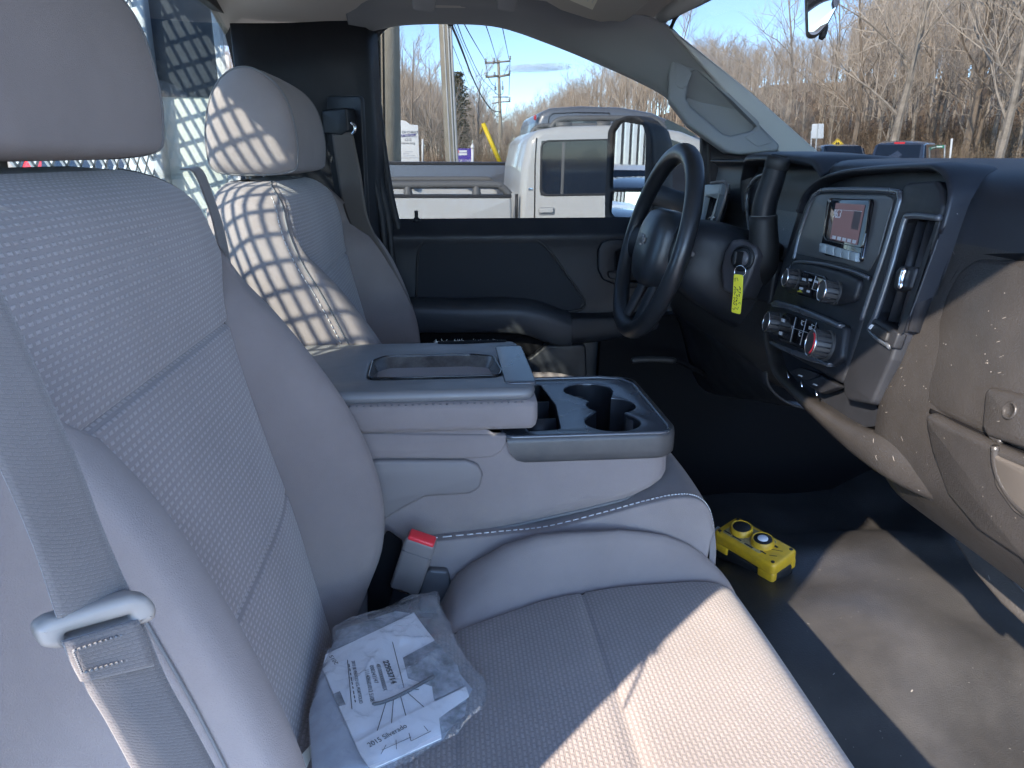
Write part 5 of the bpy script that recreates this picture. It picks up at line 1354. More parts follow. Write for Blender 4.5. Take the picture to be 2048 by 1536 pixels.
plate('top_photo', [(662, 1300), (672, 1262), (790, 1222), (820, 1226), (740, 1268)], lift(0.0004), 0.0008, mat('pouch_back', (0.16, 0.18, 0.2), 0.3, var=((0.35, 0.37, 0.4), 50, 0.1)), bkl)
plate('lower_page', [(710, 1485), (800, 1437), (932, 1373), (938, 1392), (878, 1436), (883, 1476), (742, 1538), (722, 1510)], lift(0.0036), 0.0012, M_PAPER, bkl)
plate('lower_photo', [(874, 1434), (934, 1402), (930, 1430), (886, 1468)], lift(0.0034), 0.0008, M_PHOTO, bkl)
def line_text(txt, a, b, hpx, m=M_PRINT, h=0.0023, bold=0.0, name='printed_line'):
    pl = lift(h); A, B_ = at(*a, pl), at(*b, pl)
    ux = B_ - A; L_ = ux.length
    uy = nB.cross(ux)
    return label3d(name, txt, hpx, A, ux, uy, m, bkl, fit=L_, ext=0.0001, bold=bold)
line_text('22953714', (766, 1322), (783, 1368), 0.0075, bold=0.0003)
line_text('4810000000000X', (752, 1328), (767, 1382), 0.0056)
line_text('000243147', (739, 1331), (749, 1367), 0.0056)
line_text('111408601012 5108', (729, 1339), (741, 1403), 0.0056)
line_text('2015 SILVERADO U.S. PORTFOLIO', (703, 1322), (719, 1407), 0.0046)
mb = MB()
for k in range(9):
    a, b = 698 + k * 1.5, 1328 + k * 9
    mb.tube(ats([(a, b), (a + 0.9, b + 6 - (k % 3))], lift(0.0023)), 0.0005, 4)
mb.build('small_print', M_PRINT, bkl, smooth=False)
line_text('2015', (677, 1327), (665, 1310), 0.0055)
line_text('2015 Silverado', (739, 1495), (815, 1454), 0.0075, h=0.0044)
mb = MB()
for a, b in (((695, 1320), (704, 1418)), ((785, 1284), (808, 1375))): mb.tube(ats([a, b], lift(0.0023)), 0.0004, 4)
for a, b in (((772, 1404), (754, 1463)), ((787, 1397), (783, 1447)), ((801, 1392), (812, 1432)), ((815, 1385), (848, 1414)), ((826, 1378), (838, 1379))): mb.tube(ats([a, b], lift(0.0026)), 0.0004, 4)
for a, b in (((762, 1508), (772, 1490)), ((793, 1498), (792, 1480)), ((822, 1482), (818, 1466)), ((764, 1500), (822, 1474)), ((822, 1482), (862, 1462)), ((848, 1452), (856, 1462))): mb.tube(ats([a, b], lift(0.0046)), 0.0003, 4)
mb.build('printed_rules', M_PRINT, bkl, smooth=False)
pnn = catmull(ats([(744, 1408), (766, 1404), (800, 1390), (840, 1368), (868, 1352)], lift(0.003)), 24)
MB().tube(pnn, [0.0005] + [0.0018] * 20 + [0.0022, 0.002, 0.0015], 6).build('printed_pointer', mat('pointer_grey', (0.06, 0.07, 0.08), 0.5), bkl)

film, nt_, N_, L_n, b_ = nodes('pouch_film')
N_.remove(b_)
tr = N_.new('ShaderNodeBsdfTransparent'); tr.inputs[0].default_value = (0.97, 0.975, 0.98, 1)
gl = N_.new('ShaderNodeBsdfGlossy'); gl.inputs['Roughness'].default_value = 0.08; gl.inputs['Color'].default_value = (0.95, 0.97, 1.0, 1)
tcf = N_.new('ShaderNodeTexCoord'); nzf = N_.new('ShaderNodeTexVoronoi'); nzf.feature = 'DISTANCE_TO_EDGE'; nzf.inputs['Scale'].default_value = 34
bpf = N_.new('ShaderNodeBump'); bpf.inputs['Strength'].default_value = 1.0; bpf.inputs['Distance'].default_value = 0.0045
wbf = N_.new('ShaderNodeTexNoise'); wbf.inputs['Scale'].default_value = 14; wbf.inputs['Detail'].default_value = 3
L_n.new(tcf.outputs['Object'], wbf.inputs['Vector']); mxf = N_.new('ShaderNodeMix'); mxf.data_type = 'VECTOR'; mxf.inputs['Factor'].default_value = 0.12
L_n.new(tcf.outputs['Object'], mxf.inputs['A']); L_n.new(wbf.outputs['Color'], mxf.inputs['B']); L_n.new(mxf.outputs['Result'], nzf.inputs['Vector'])
L_n.new(nzf.outputs['Distance'], bpf.inputs['Height']); L_n.new(bpf.outputs['Normal'], gl.inputs['Normal'])
lw = N_.new('ShaderNodeLayerWeight'); lw.inputs['Blend'].default_value = 0.5; L_n.new(bpf.outputs['Normal'], lw.inputs['Normal'])
mr = N_.new('ShaderNodeMapRange'); mr.inputs['To Min'].default_value = 0.04; mr.inputs['To Max'].default_value = 0.85
pw = N_.new('ShaderNodeMath'); pw.operation = 'POWER'; pw.inputs[1].default_value = 2.6
L_n.new(lw.outputs['Facing'], pw.inputs[0]); L_n.new(pw.outputs[0], mr.inputs[0])
mx = N_.new('ShaderNodeMixShader'); L_n.new(mr.outputs[0], mx.inputs[0]); L_n.new(tr.outputs[0], mx.inputs[1]); L_n.new(gl.outputs[0], mx.inputs[2])
df = N_.new('ShaderNodeBsdfDiffuse'); df.inputs[0].default_value = (0.75, 0.78, 0.82, 1)
m2 = N_.new('ShaderNodeMixShader'); m2.inputs[0].default_value = 0.10
L_n.new(mx.outputs[0], m2.inputs[1]); L_n.new(df.outputs[0], m2.inputs[2]); L_n.new(m2.outputs[0], N_['Material Output'].inputs['Surface'])
pouch = thing('plastic_pouch', 'crinkled clear plastic pouch of papers on the nearer seat cushion', 'plastic bag', tuple(at(790, 1380, PBG)))
out_px = [(669, 1258), (720, 1238), (775, 1218), (830, 1198), (871, 1187), (880, 1199), (879, 1212), (898, 1250), (915, 1287), (940, 1330), (958, 1352), (974, 1380), (971, 1424), (945, 1440), (908, 1476), (860, 1500), (793, 1540), (700, 1560), (629, 1545), (618, 1470), (619, 1427), (632, 1375), (646, 1331), (664, 1290)]
oc = [Vector(p) for p in catmull([tuple(p) for p in ats(out_px, lift(-0.004))], 140, closed=True)]
cen = sum(oc, Vector()) / len(oc)
from mathutils import noise as mnoise
rows = []
for s_ in np.linspace(1.0, 0.02, 42):
    r_ = []
    for p in oc:
        q = cen + (p - cen) * s_
        e = (1 - s_)
        k = 0.016 * (1 - s_ ** 3) ** 0.7
        cr = mnoise.ridged_multi_fractal(q * 26 + Vector((3, 1, 7)), 0.9, 2.1, 4, 1.0, 2.0) * 0.0034 + mnoise.noise(q * 60) * 0.0014 + (0.0045 * (1 - abs(mnoise.noise(q * 22 + Vector((9, 2, 5))))) ** 6)
        edge = mnoise.noise(Vector((p.x * 90, p.y * 90, 4))) * 0.004 * s_ ** 6
        r_.append(tuple(q + nB * (k + cr * min(1, e * 6 + 0.35) + abs(edge))))
    rows.append(r_)
grid('top_film', rows, film, pouch, cu=True)
rows = [[tuple(cen + (p - cen) * s_ - nB * 0.002) for p in oc] for s_ in (1.0, 0.6, 0.2, 0.02)]
grid('back_film', rows, film, pouch, cu=True)
slip = plate('paper_slip', [(586, 1540), (606, 1506), (626, 1484), (632, 1500), (640, 1545)], plane((-0.14, 0.36, 0.985), (0.5, -0.1, 1.0)), 0.001, mat('paper_cream', (0.7, 0.7, 0.62), 0.6), None)
tag(slip, 'white paper slip tucked into the seat crease below the pouch', 'paper')
# ------------------------------------------------------------------ outside: ground, vehicles, poles, signs, wood
def far(px, py, dist):
    """point seen at a pixel, at a horizontal distance from the camera"""
    d = ray(px, py); h = math.hypot(d.x, d.y)
    return CAM + d * (dist / h)
M_ASPH = mat('asphalt', (0.11, 0.11, 0.112), 0.9, var=((0.15, 0.148, 0.145), 0.8, 0.3), bump=(60, 0.3, 0.01))
M_LOT = mat('pale_lot', (0.48, 0.45, 0.42), 0.95, var=((0.40, 0.38, 0.355), 0.6, 0.3), bump=(40, 0.3, 0.01))  # made this pale so the sunlit ground bounces fill into the cab
M_LITTER = mat('leaf_litter', (0.25, 0.175, 0.115), 1.0, var=((0.36, 0.26, 0.175), 0.35, 0.3), bump=(6, 0.6, 0.1))
def ground_sheet(name, x0, x1, y0, y1, z, m, label, n=2):
    rows = [[(x, y, z) for y in np.linspace(y0, y1, n)] for x in np.linspace(x0, x1, n)]
    o = grid(name, rows, m, None, flip=True); tag(o, label, name, kind='structure'); del o['category']; return o
ground_sheet('ground', -900, 900, -900, 900, ZG - 0.03, M_LITTER, 'brown winter ground running to the horizon')
ground_sheet('parking_lot', -30, 22, -40, 24, ZG, M_LOT, 'pale gravelly parking lot around the vehicles')
ground_sheet('road', 26, 36, -200, 200, ZG - 0.005, M_ASPH, 'grey road ahead beyond the parking lot')
o = grid('side_road', [[(x, y, ZG - 0.01) for y in (27, 36)] for x in (-200, 200)], M_ASPH, None); tag(o, 'grey road along the parking lot', kind='structure')
# wooded slope
def slope_z(x, y):
    r_ = math.hypot(x, y + 0.15); a = math.degrees(math.atan2(x, y + 0.15))
    base = ZG - 0.02
    if r_ < 44: return base - 0.5
    h = 10.0 * min(1, max(0, (a - 1) / 22)) + 0.3
    return base + h * min(1, max(0, (r_ - 46) / 55)) ** 1.2
rows = []
for a in np.linspace(-75, 75, 90):
    rows.append([(r_ * math.sin(rad(a)), -0.15 + r_ * math.cos(rad(a)), slope_z(r_ * math.sin(rad(a)), -0.15 + r_ * math.cos(rad(a)))) for r_ in np.linspace(43, 190, 40)])
o = grid('hillside', rows, M_LITTER, None, flip=True); tag(o, 'low wooded hillside covered in brown leaves', kind='structure')

# ---- bare trees
def gen_tree(seed, H, lean=0.0, spread=1.0, dens=1.0, twig=0.018):
    """returns (trunk verts, faces), (branch verts, faces); base at the origin"""
    rg = np.random.default_rng(seed)
    TV, TF, BV, BF = [], [], [], []
    def prism(V, F, pts, rr, n):
        base = len(V)
        for i, p in enumerate(pts):
            t = (pts[min(i + 1, len(pts) - 1)] - pts[max(i - 1, 0)]); t = t / (np.linalg.norm(t) + 1e-9)
            e = np.array([0, 0, 1.]) if abs(t[2]) < 0.9 else np.array([1., 0, 0])
            u = np.cross(t, e); u /= np.linalg.norm(u); w = np.cross(t, u)
            for j in range(n):
                an = 2 * math.pi * j / n
                V.append(tuple(p + (u * math.cos(an) + w * math.sin(an)) * rr[i]))
        for i in range(len(pts) - 1):
            for j in range(n):
                a, b = base + i * n + j, base + i * n + (j + 1) % n
                F.append((a, b, b + n, a + n))
    def blade(V, F, a, b, r):
        d = b - a; u = np.cross(d, rg.normal(size=3)); u = u / (np.linalg.norm(u) + 1e-9) * r
        n = len(V); V += [tuple(a - u), tuple(a + u), tuple(b + u * 0.5), tuple(b - u * 0.5)]; F.append((n, n + 1, n + 2, n + 3))
    def path(p, d, L, k, up, wob):
        pts = [p]; d = d / np.linalg.norm(d)
        for i in range(k):
            d = d + rg.normal(size=3) * wob + np.array([0, 0, up]); d /= np.linalg.norm(d)
            pts.append(pts[-1] + d * L / k)
        return pts, d
    R0 = H * 0.014
    tp, _ = path(np.zeros(3), np.array([lean * 0.5 + rg.normal() * 0.02, rg.normal() * 0.02, 1.0]), H * 0.95, 9, 0.06, 0.045)
    tr = [R0 * (1 - 0.92 * (i / 9) ** 0.9) + 0.01 for i in range(10)]; tr[0] *= 1.25
    prism(TV, TF, tp, tr, 6)
    n1 = int(13 * dens)
    for b in range(n1):
        f = 0.22 + 0.75 * (b + rg.random()) / n1
        i = min(int(f * 9), 8); p = tp[i] + (tp[i + 1] - tp[i]) * (f * 9 - i)
        az = rg.random() * 6.283; el = 0.55 + 0.5 * rg.random()
        L = H * (0.34 * (1 - 0.6 * f) + 0.06) * spread * (0.7 + 0.6 * rg.random())
        bp, _ = path(p, np.array([math.cos(az) * math.cos(el), math.sin(az) * math.cos(el), math.sin(el)]), L, 5, 0.10, 0.16)
        r1 = max(0.012, R0 * 0.42 * (1 - 0.7 * f))
        prism(TV if f < 0.55 else BV, TF if f < 0.55 else BF, bp, [r1 * (1 - 0.75 * k / 5) for k in range(6)], 4)
        for c in range(int(7 * dens)):
            g = 0.2 + 0.8 * rg.random(); k = min(int(g * 5), 4); q = bp[k] + (bp[k + 1] - bp[k]) * (g * 5 - k)
            d = (bp[k + 1] - bp[k]); d = d / np.linalg.norm(d) + rg.normal(size=3) * 0.55 + np.array([0, 0, 0.25])
            cp, _ = path(q, d, L * (0.28 + 0.3 * rg.random()), 3, 0.10, 0.2)
            prism(BV, BF, cp, [max(twig * 0.9, r1 * 0.35) * (1 - 0.6 * k2 / 3) for k2 in range(4)], 3)
            for t in range(int(6 * dens)):
                h = rg.random(); k3 = min(int(h * 3), 2); a = cp[k3] + (cp[k3 + 1] - cp[k3]) * (h * 3 - k3)
                d2 = (cp[k3 + 1] - cp[k3]); d2 = d2 / np.linalg.norm(d2) + rg.normal(size=3) * 0.5 + np.array([0, 0, 0.3])
                d2 /= np.linalg.norm(d2); l2 = L * (0.10 + 0.16 * rg.random())
                m_ = a + d2 * l2 * 0.5; e_ = m_ + (d2 + rg.normal(size=3) * 0.3) * l2 * 0.5
                blade(BV, BF, a, m_, twig * 0.55); blade(BV, BF, m_, e_, twig * 0.4)
                if dens > 0.8:
                    d3 = d2 + rg.normal(size=3) * 0.6; blade(BV, BF, m_, m_ + d3 / np.linalg.norm(d3) * l2 * 0.4, twig * 0.35)
    return (TV, TF), (BV, BF)
M_BARK = mat('bark_pale', (0.52, 0.44, 0.36), 0.95, var=((0.17, 0.14, 0.11), 3.0, 0.25))
M_BARK2 = mat('bark_brown', (0.24, 0.18, 0.13), 0.95, var=((0.33, 0.26, 0.2), 2.0, 0.25))
M_TWIG = mat('twigs', (0.52, 0.425, 0.34), 0.95, var=((0.62, 0.52, 0.42), 0.5, 0.3))
def mesh_of(name, VF, m):
    me = bpy.data.meshes.new(name); me.from_pydata(*[VF[0], [], VF[1]]); me.materials.append(m); me.update(); return me
PROTO = []
for k, (H, ln, spd, dn) in enumerate(((16, 0.02, 1.05, 1.15), (15, -0.05, 0.95, 1.0), (14, 0.06, 1.1, 1.1), (13, 0.0, 0.85, 1.0), (12, 0.03, 1.2, 1.1))):
    a, b = gen_tree(100 + k, H, ln, spd, dn)
    PROTO.append((H, mesh_of('trunk', a, M_BARK if k % 2 == 0 else M_BARK2), mesh_of('crown', b, M_TWIG)))
TREES = 0
def tree(x, y, z, k, s, rz, label, group):
    H, mt, mc = PROTO[k]
    r_ = thing('bare_tree', label, 'tree', (x, y, z), group)
    r_.rotation_euler = (0, 0, rz); r_.scale = (s, s, s)
    for nm, me in (('trunk', mt), ('crown', mc)):
        o = bpy.data.objects.new(nm, me); COL.objects.link(o); o.parent = r_
    return r_
rg = np.random.default_rng(5)
# the big pale trees that stand clear at the front of the wood: (pixel column, distance, proto, scale, label)
big = [(1778, 46, 0, 1.10, 'tallest pale barked tree with forked bare limbs beyond the parked vehicles'),
       (1990, 44, 2, 1.15, 'broad grey bare tree near the right edge of the wood'),
       (1930, 52, 1, 1.1, 'thick leaning dark trunked bare tree behind the thin white post'),
       (2060, 48, 0, 1.05, 'bare tree at the far right edge of the view'),
       (1700, 54, 3, 1.0, 'slim pale bare tree behind the yellow warning sign'),
       (1655, 60, 4, 0.95, 'spreading bare tree over the blank white sign'),
       (1860, 58, 3, 1.1, 'slender bare tree between the two largest trees'),
       (1565, 66, 2, 0.9, 'bare tree rising behind the far windscreen pillar'),
       (1270, 80, 0, 0.95, 'round crowned bare tree above the grey pickup roof'),
       (1200, 84, 4, 0.85, 'fine twigged bare tree left of the round crowned one'),
       (1340, 70, 2, 0.85, 'pale limbed bare tree beside the towing mirror top'),
       (830, 62, 1, 0.72, 'bare tree right of the thick left utility pole'),
       (868, 66, 2, 0.70, 'bare tree just left of the middle utility pole'),
       (958, 70, 4, 0.78, 'bare tree between the middle pole and the far power pole'),
       (800, 70, 0, 0.70, 'bare tree behind the white church sign')]
for px, d, k, s, lb in big:
    p = far(px, 315, d)
    tree(p.x, p.y, slope_z(p.x, p.y) - 0.1, k, s, rg.random() * 6.28, lb, None)
def top_limit(px):
    """how high the tree line stands in the photograph (pixel row) at a pixel column"""
    return interp(px, [700, 780, 830, 900, 960, 985, 1010, 1060, 1120, 1200, 1260, 1340, 1420, 1520, 1640, 1720, 2100], [140, 150, 158, 190, 190, 240, 235, 215, 185, 150, 128, 120, 110, 118, 110, 40, 0])
n_mid = 0
for i in range(170):
    px = 740 + (i + rg.random()) * (2120 - 740) / 170
    d = 50 + 55 * rg.random() ** 0.9 if px > 1150 else 62 + 60 * rg.random()
    p = far(px, 315, d); z0 = slope_z(p.x, p.y)
    want = (315 - top_limit(px)) / FPX * d + CAM.z - z0           # height that reaches the tree line
    k = int(rg.integers(0, 5)); s = max(0.25, min(1.25, want * (0.72 + 0.3 * rg.random()) / PROTO[k][0]))
    tree(p.x, p.y, z0 - 0.1, k, s, rg.random() * 6.28, 'bare leafless tree among many alike in the brown wood', 'bare trees of the wood beyond the road')
for i in range(40):                                          # wood seen through the rear glass and in the mirrors
    px = -700 + i * 36
    a = rad(-75 + i * 1.4)
    d = 55 + 40 * rg.random()
    x, y = d * math.sin(a), d * math.cos(a)
    k = int(rg.integers(0, 5))
    tree(x, y, ZG - 0.1, k, 0.55 + 0.25 * rg.random(), rg.random() * 6.28, 'bare leafless tree among many alike in the brown wood', 'bare trees of the wood beyond the road')
# far mass of the wood: one object
SM = [gen_tree(300 + k, 13, 0.0, 1.05, 0.8, 0.03) for k in range(4)]
AV, AF, nv = [], [], 0
arr = []
for (tv, tf), (bv, bf) in SM:
    v = np.array(tv + bv); f = np.array(tf + [tuple(q + len(tv) for q in g) for g in bf])
    arr.append((v, f))
for i in range(820):
    px = 740 + rg.random() * 1400 if i % 4 else 740 + rg.random() * 420
    d = 66 + 80 * rg.random()
    p = far(px, 315, d); z0 = slope_z(p.x, p.y)
    want = (315 - top_limit(px) - 4) / FPX * d + CAM.z - z0
    if want < 2.5: continue
    v, f = arr[int(rg.integers(0, 4))]
    s = min(1.5, want * (0.75 + 0.25 * rg.random()) / 13); a = rg.random() * 6.28
    R_ = np.array([[math.cos(a), -math.sin(a), 0], [math.sin(a), math.cos(a), 0], [0, 0, 1]])
    AV.append(v @ R_.T * s + np.array([p.x, p.y, z0 - 0.1])); AF.append(f + nv); nv += len(v)
V_ = np.vstack(AV); F_ = np.vstack(AF)
me = bpy.data.meshes.new('forest')
me.vertices.add(len(V_)); me.vertices.foreach_set('co', V_.astype(np.float32).ravel())
me.loops.add(F_.size); me.loops.foreach_set('vertex_index', F_.astype(np.int32).ravel())
me.polygons.add(len(F_)); me.polygons.foreach_set('loop_start', np.arange(0, F_.size, 4, dtype=np.int32))
me.update(calc_edges=True); me.validate()
me.materials.append(M_TWIG)
o = bpy.data.objects.new('forest', me); COL.objects.link(o)
tag(o, 'dense brown bare wood covering the hillside', kind='stuff')
# undergrowth: tangles of thin stems and brown leaves along the edge
UV_, UF_ = [], []
for i in range(5200):
    px = 760 + rg.random() * 1340; d = 46 + 22 * rg.random() if px > 1150 else 58 + 15 * rg.random()
    p = far(px, 315, d); z0 = slope_z(p.x, p.y)
    for q in range(3):
        a = np.array([p.x, p.y, z0]) + rg.normal(size=3) * np.array([0.4, 0.4, 0.1])
        b = a + np.array([rg.normal() * 0.5, rg.normal() * 0.5, 0.5 + rg.random() * 1.8]); u = rg.normal(size=3); u *= 0.014 / np.linalg.norm(u)
        n = len(UV_); UV_ += [tuple(a - u), tuple(a + u), tuple(b + u * .5), tuple(b - u * .5)]; UF_.append((n, n + 1, n + 2, n + 3))
        for l in range(2):
            c = a + (b - a) * (0.3 + 0.7 * rg.random()) + rg.normal(size=3) * 0.25; u = rg.normal(size=3); u *= 0.05 / np.linalg.norm(u); w = np.cross(u, rg.normal(size=3)); w *= 0.05 / (np.linalg.norm(w) + 1e-9)
            n = len(UV_); UV_ += [tuple(c - u), tuple(c + w), tuple(c + u), tuple(c - w)]; UF_.append((n, n + 1, n + 2, n + 3))
o = obj('undergrowth', UV_, UF_, mat('dry_brush', (0.24, 0.15, 0.10), 1.0, var=((0.22, 0.18, 0.12), 0.12, 0.2)), None, smooth=False)
tag(o, 'dry brown brush along the edge of the wood', kind='stuff')
ev = thing('evergreen_tree', 'dark pointed evergreen behind the middle utility pole', 'tree', tuple(far(920, 318, 68)))
e0 = far(920, 318, 68); EV, EF = [], []
for i in range(2200):
    h = rg.random() ** 0.8; r_ = (1.5 * (1 - h) ** 0.7 + 0.35) * math.sqrt(rg.random()) * (0.55 + 0.45 * math.sin(h * 37) ** 2); a = rg.random() * 6.283
    c = np.array([e0.x + r_ * math.cos(a), e0.y + r_ * math.sin(a), e0.z + 0.4 + h * 6.6]); u = rg.normal(size=3) * np.array([1, 1, 0.35]); u *= 0.16 / np.linalg.norm(u); w = np.cross(u, rg.normal(size=3)); w *= 0.05 / (np.linalg.norm(w) + 1e-9)
    n = len(EV); EV += [tuple(c - u), tuple(c + w), tuple(c + u), tuple(c - w)]; EF.append((n, n + 1, n + 2, n + 3))
obj('foliage', EV, EF, mat('evergreen', (0.13, 0.125, 0.075), 0.9), ev, smooth=False)
MB().tube([e0, e0 + Vector((0, 0, 6))], [0.16, 0.03], 6).build('trunk', M_BARK2, ev)
# ---- vehicles outside
M_SILVER = mat('silver_paint', (0.50, 0.495, 0.475), 0.32, metal=0.0, coat=0.5)
M_GREYCAR = mat('grey_paint', (0.17, 0.18, 0.20), 0.35, metal=0.3, coat=0.5)
M_TINT = mat('tinted_window', (0.012, 0.018, 0.03), 0.06, coat=0.3)
M_TRIMBLK = mat('trim_black', (0.03, 0.03, 0.032), 0.5)
M_BEDGREY = mat('bed_liner_grey', (0.20, 0.215, 0.235), 0.5)
M_RACK = mat('rack_grey', (0.13, 0.13, 0.13), 0.5)
def xz(pts, y): return [(a, y, b) for a, b in pts]
def wheel(parent, x, y, r=0.40, side=-1):
    V, Fc = lathe([(r * 0.6, -0.11), (r * 0.95, -0.12), (r, -0.08), (r, 0.08), (r * 0.95, 0.12), (r * 0.6, 0.11)], (x, y, ZG + r), (0, side, 0), 28)
    w = obj('wheel', V, Fc, M_RUBBER, parent, angle=40)
    V, Fc = lathe([(r * 0.6, 0.06), (r * 0.58, 0.112), (r * 0.2, 0.09), (r * 0.14, 0.115)], (x, y, ZG + r), (0, side, 0), 20)
    obj('rim', V, Fc, M_CHROME, w, angle=40)
sp = thing('silver_pickup', 'silver pickup parked alongside, tube rails on its bed and a roof rack', 'pickup truck', (0.9, 6.4, ZG))
cabo = [(0.53, 0.25), (0.55, 1.08), (0.575, 1.40), (0.62, 1.60), (0.70, 1.665), (0.86, 1.69), (1.20, 1.70), (1.55, 1.69), (1.78, 1.655), (1.98, 1.58), (2.45, 1.22), (3.35, 1.12), (3.55, 1.0), (3.58, 0.25)]
plate('cab', xz(cabo, 5.6), py_(5.6), 1.62, M_SILVER, sp, r=[0, 0, .1, .12, .1, .1, .1, .1, .1, .1, .1, .1, .1, 0], bev=0.06, pixels=False)
PB_ = 5.6
bedo = [(-2.0, 0.25), (0.515, 0.25), (0.50, 1.185), (-2.0, 1.20)]
plate('bed_side', xz(bedo, PB_), py_(PB_), 0.10, M_SILVER, sp, r=0.02, bev=0.02, pixels=False)
plate('bed_side', xz(bedo, 7.12), py_(7.12), 0.10, M_SILVER, sp, r=0.02, bev=0.02, pixels=False)
plate('tailgate', [(-2.0, 5.6, 0.3), (-2.0, 7.2, 0.3), (-2.0, 7.2, 1.19), (-2.0, 5.6, 1.19)], px_(-2.0), 0.08, M_SILVER, sp, r=0.02, bev=0.02, pixels=False)
MB().box((-0.75, 6.4, 0.62), (2.4, 1.45, 0.06)).build('bed_floor', M_BEDGREY, sp)
plate('bed_cap', xz([(-2.0, 1.195), (0.50, 1.182), (0.50, 1.205), (-2.0, 1.215)], PB_ - 0.004), py_(PB_ - 0.004), 0.108, M_TRIMBLK, sp, bev=0.005, pixels=False)
WIN = [(1086, 290), (1096, 284), (1224, 280), (1224, 386), (1084, 388)]
plate('window_frame', [(1081, 294), (1085, 284), (1096, 280), (1230, 277), (1230, 391), (1079, 393)], py_(PB_ - 0.004), 0.012, M_TRIMBLK, sp, r=0.05, bev=0.004, holes=[WIN], hr=0.05)
plate('window', [(1083, 282), (1228, 278), (1228, 390), (1081, 391)], py_(PB_ - 0.001), 0.006, M_TINT, sp)
plate('window_post', [(1125, 284), (1131, 284), (1127, 388), (1121, 388)], py_(PB_ - 0.006), 0.012, MATS['rack_grey'], sp, bev=0.003)
plate('window', [(1250, 280), (1340, 278), (1368, 288), (1400, 312), (1400, 388), (1250, 388)], py_(PB_ - 0.003), 0.008, M_TINT, sp, r=0.03)
hd = plate('door_handle', [(1077, 418), (1081, 415), (1108, 415), (1110, 418), (1109, 430), (1078, 431)], py_(PB_ - 0.004), 0.02, mat('handle_recess', (0.22, 0.225, 0.23), 0.4), sp, r=0.012, bev=0.004)
plate('pull_bar', [(1079, 417), (1107, 416), (1107, 425), (1079, 426)], py_(PB_ - 0.02), 0.02, M_SILVER, hd, r=0.01, bev=0.006)
for q in ([(1073, 276), (1070, 330), (1069, 436)], [(1234, 276), (1236, 436)]):
    MB().tube(ats(q, py_(PB_ - 0.001)), 0.005, 5).build('door_seam', M_TRIMBLK, sp)
plate('badge', [(1057, 376), (1066, 376), (1066, 381), (1057, 381)], py_(PB_ - 0.004), 0.006, M_CHROME, sp, bev=0.001)
MB().tube(ats([(1033, 388), (1033, 437)], py_(PB_ + 0.002)), 0.012, 6).build('bed_gap', M_TRIMBLK, sp)
for dy, yy in ((0, PB_ + 0.12), (1, 7.0)):
    b = MB(); z0 = 1.70
    b.tube(catmull([(0.80, yy, z0 - 0.02), (0.86, yy, z0 + 0.035), (1.0, yy, z0 + 0.05), (1.5, yy, z0 + 0.05), (1.62, yy, z0 + 0.03), (1.68, yy, z0 - 0.03)], 30), 0.022, 8)
    b.box((0.9, yy, z0), (0.12, 0.05, 0.05)); b.box((1.2, yy, z0), (0.10, 0.05, 0.06)); b.box((1.55, yy, z0), (0.10, 0.05, 0.05))
    b.build('roof_rail', M_RACK, sp)
for yy in (PB_ + 0.05, 7.1):
    MB().tube(catmull([(-1.9, yy, 1.20), (-1.82, yy, 1.265), (-1.6, yy, 1.275), (-0.4, yy, 1.275), (0.33, yy, 1.275), (0.43, yy, 1.255), (0.49, yy, 1.20)], 50), 0.028, 10).build('bed_rail', M_RACK, sp)
    for x in (-1.5, -0.9, -0.27, 0.24):
        V, Fc = lathe([(0.035, 0), (0.03, 0.05), (0.024, 0.07)], (x, yy, 1.20), (0, 0, 1), 12)
        obj('rail_post', V, Fc, M_RACK, sp, angle=40)
for x in (-0.9, 2.7):
    for y, s_ in ((5.72, -1), (7.08, 1)): wheel(sp, x, y, 0.4, s_)

gp = thing('grey_pickup', 'tall grey pickup parked behind the silver one', 'pickup truck', (1.2, 9.2, ZG))
YG = 8.4
gc = [(0.93, 0.2), (0.95, 1.25), (0.985, 1.62), (1.01, 1.84), (1.05, 1.93), (1.16, 1.985), (1.5, 2.005), (1.95, 1.995), (2.3, 1.94), (2.7, 1.78), (3.15, 1.50), (4.3, 1.40), (4.5, 1.2), (4.5, 0.2)]
plate('cab', xz(gc, YG), py_(YG), 1.75, M_GREYCAR, gp, r=[0, 0, .1, .1, .1, .15, .2, .2, .2, .2, .2, .1, .1, 0], bev=0.07, pixels=False)
for yy in (YG, 10.05):
    plate('bed_side', xz([(-2.6, 0.2), (0.90, 0.2), (0.90, 1.415), (-2.6, 1.43)], yy), py_(yy), 0.10, M_GREYCAR, gp, r=0.03, bev=0.03, pixels=False)
plate('bed_cap', xz([(-2.6, 1.40), (0.90, 1.388), (0.90, 1.418), (-2.6, 1.432)], YG - 0.006), py_(YG - 0.006), 0.11, M_TRIMBLK, gp, bev=0.006, pixels=False)
MB().box((-0.85, 9.2, 0.7), (3.4, 1.6, 0.08)).build('bed_floor', M_TRIMBLK, gp)
plate('tailgate', [(-2.6, 8.4, 0.4), (-2.6, 10.1, 0.4), (-2.6, 10.1, 1.4), (-2.6, 8.4, 1.4)], px_(-2.6), 0.08, M_GREYCAR, gp, bev=0.02, pixels=False)
plate('window', [(1119, 254), (1121, 242), (1128, 234), (1206, 231), (1208, 254)], py_(YG - 0.004), 0.008, M_TINT, gp, r=0.04)
plate('window_sticker', [(1122, 253), (1127, 237), (1166, 235), (1167, 253)], py_(YG - 0.007), 0.004, mat('glass_green', (0.16, 0.20, 0.20), 0.2), gp, r=0.03)
MB().tube(ats([(1096, 256), (1098, 234), (1106, 227), (1150, 225), (1219, 226)], py_(YG - 0.002)), 0.006, 5).build('door_seam', M_TRIMBLK, gp)
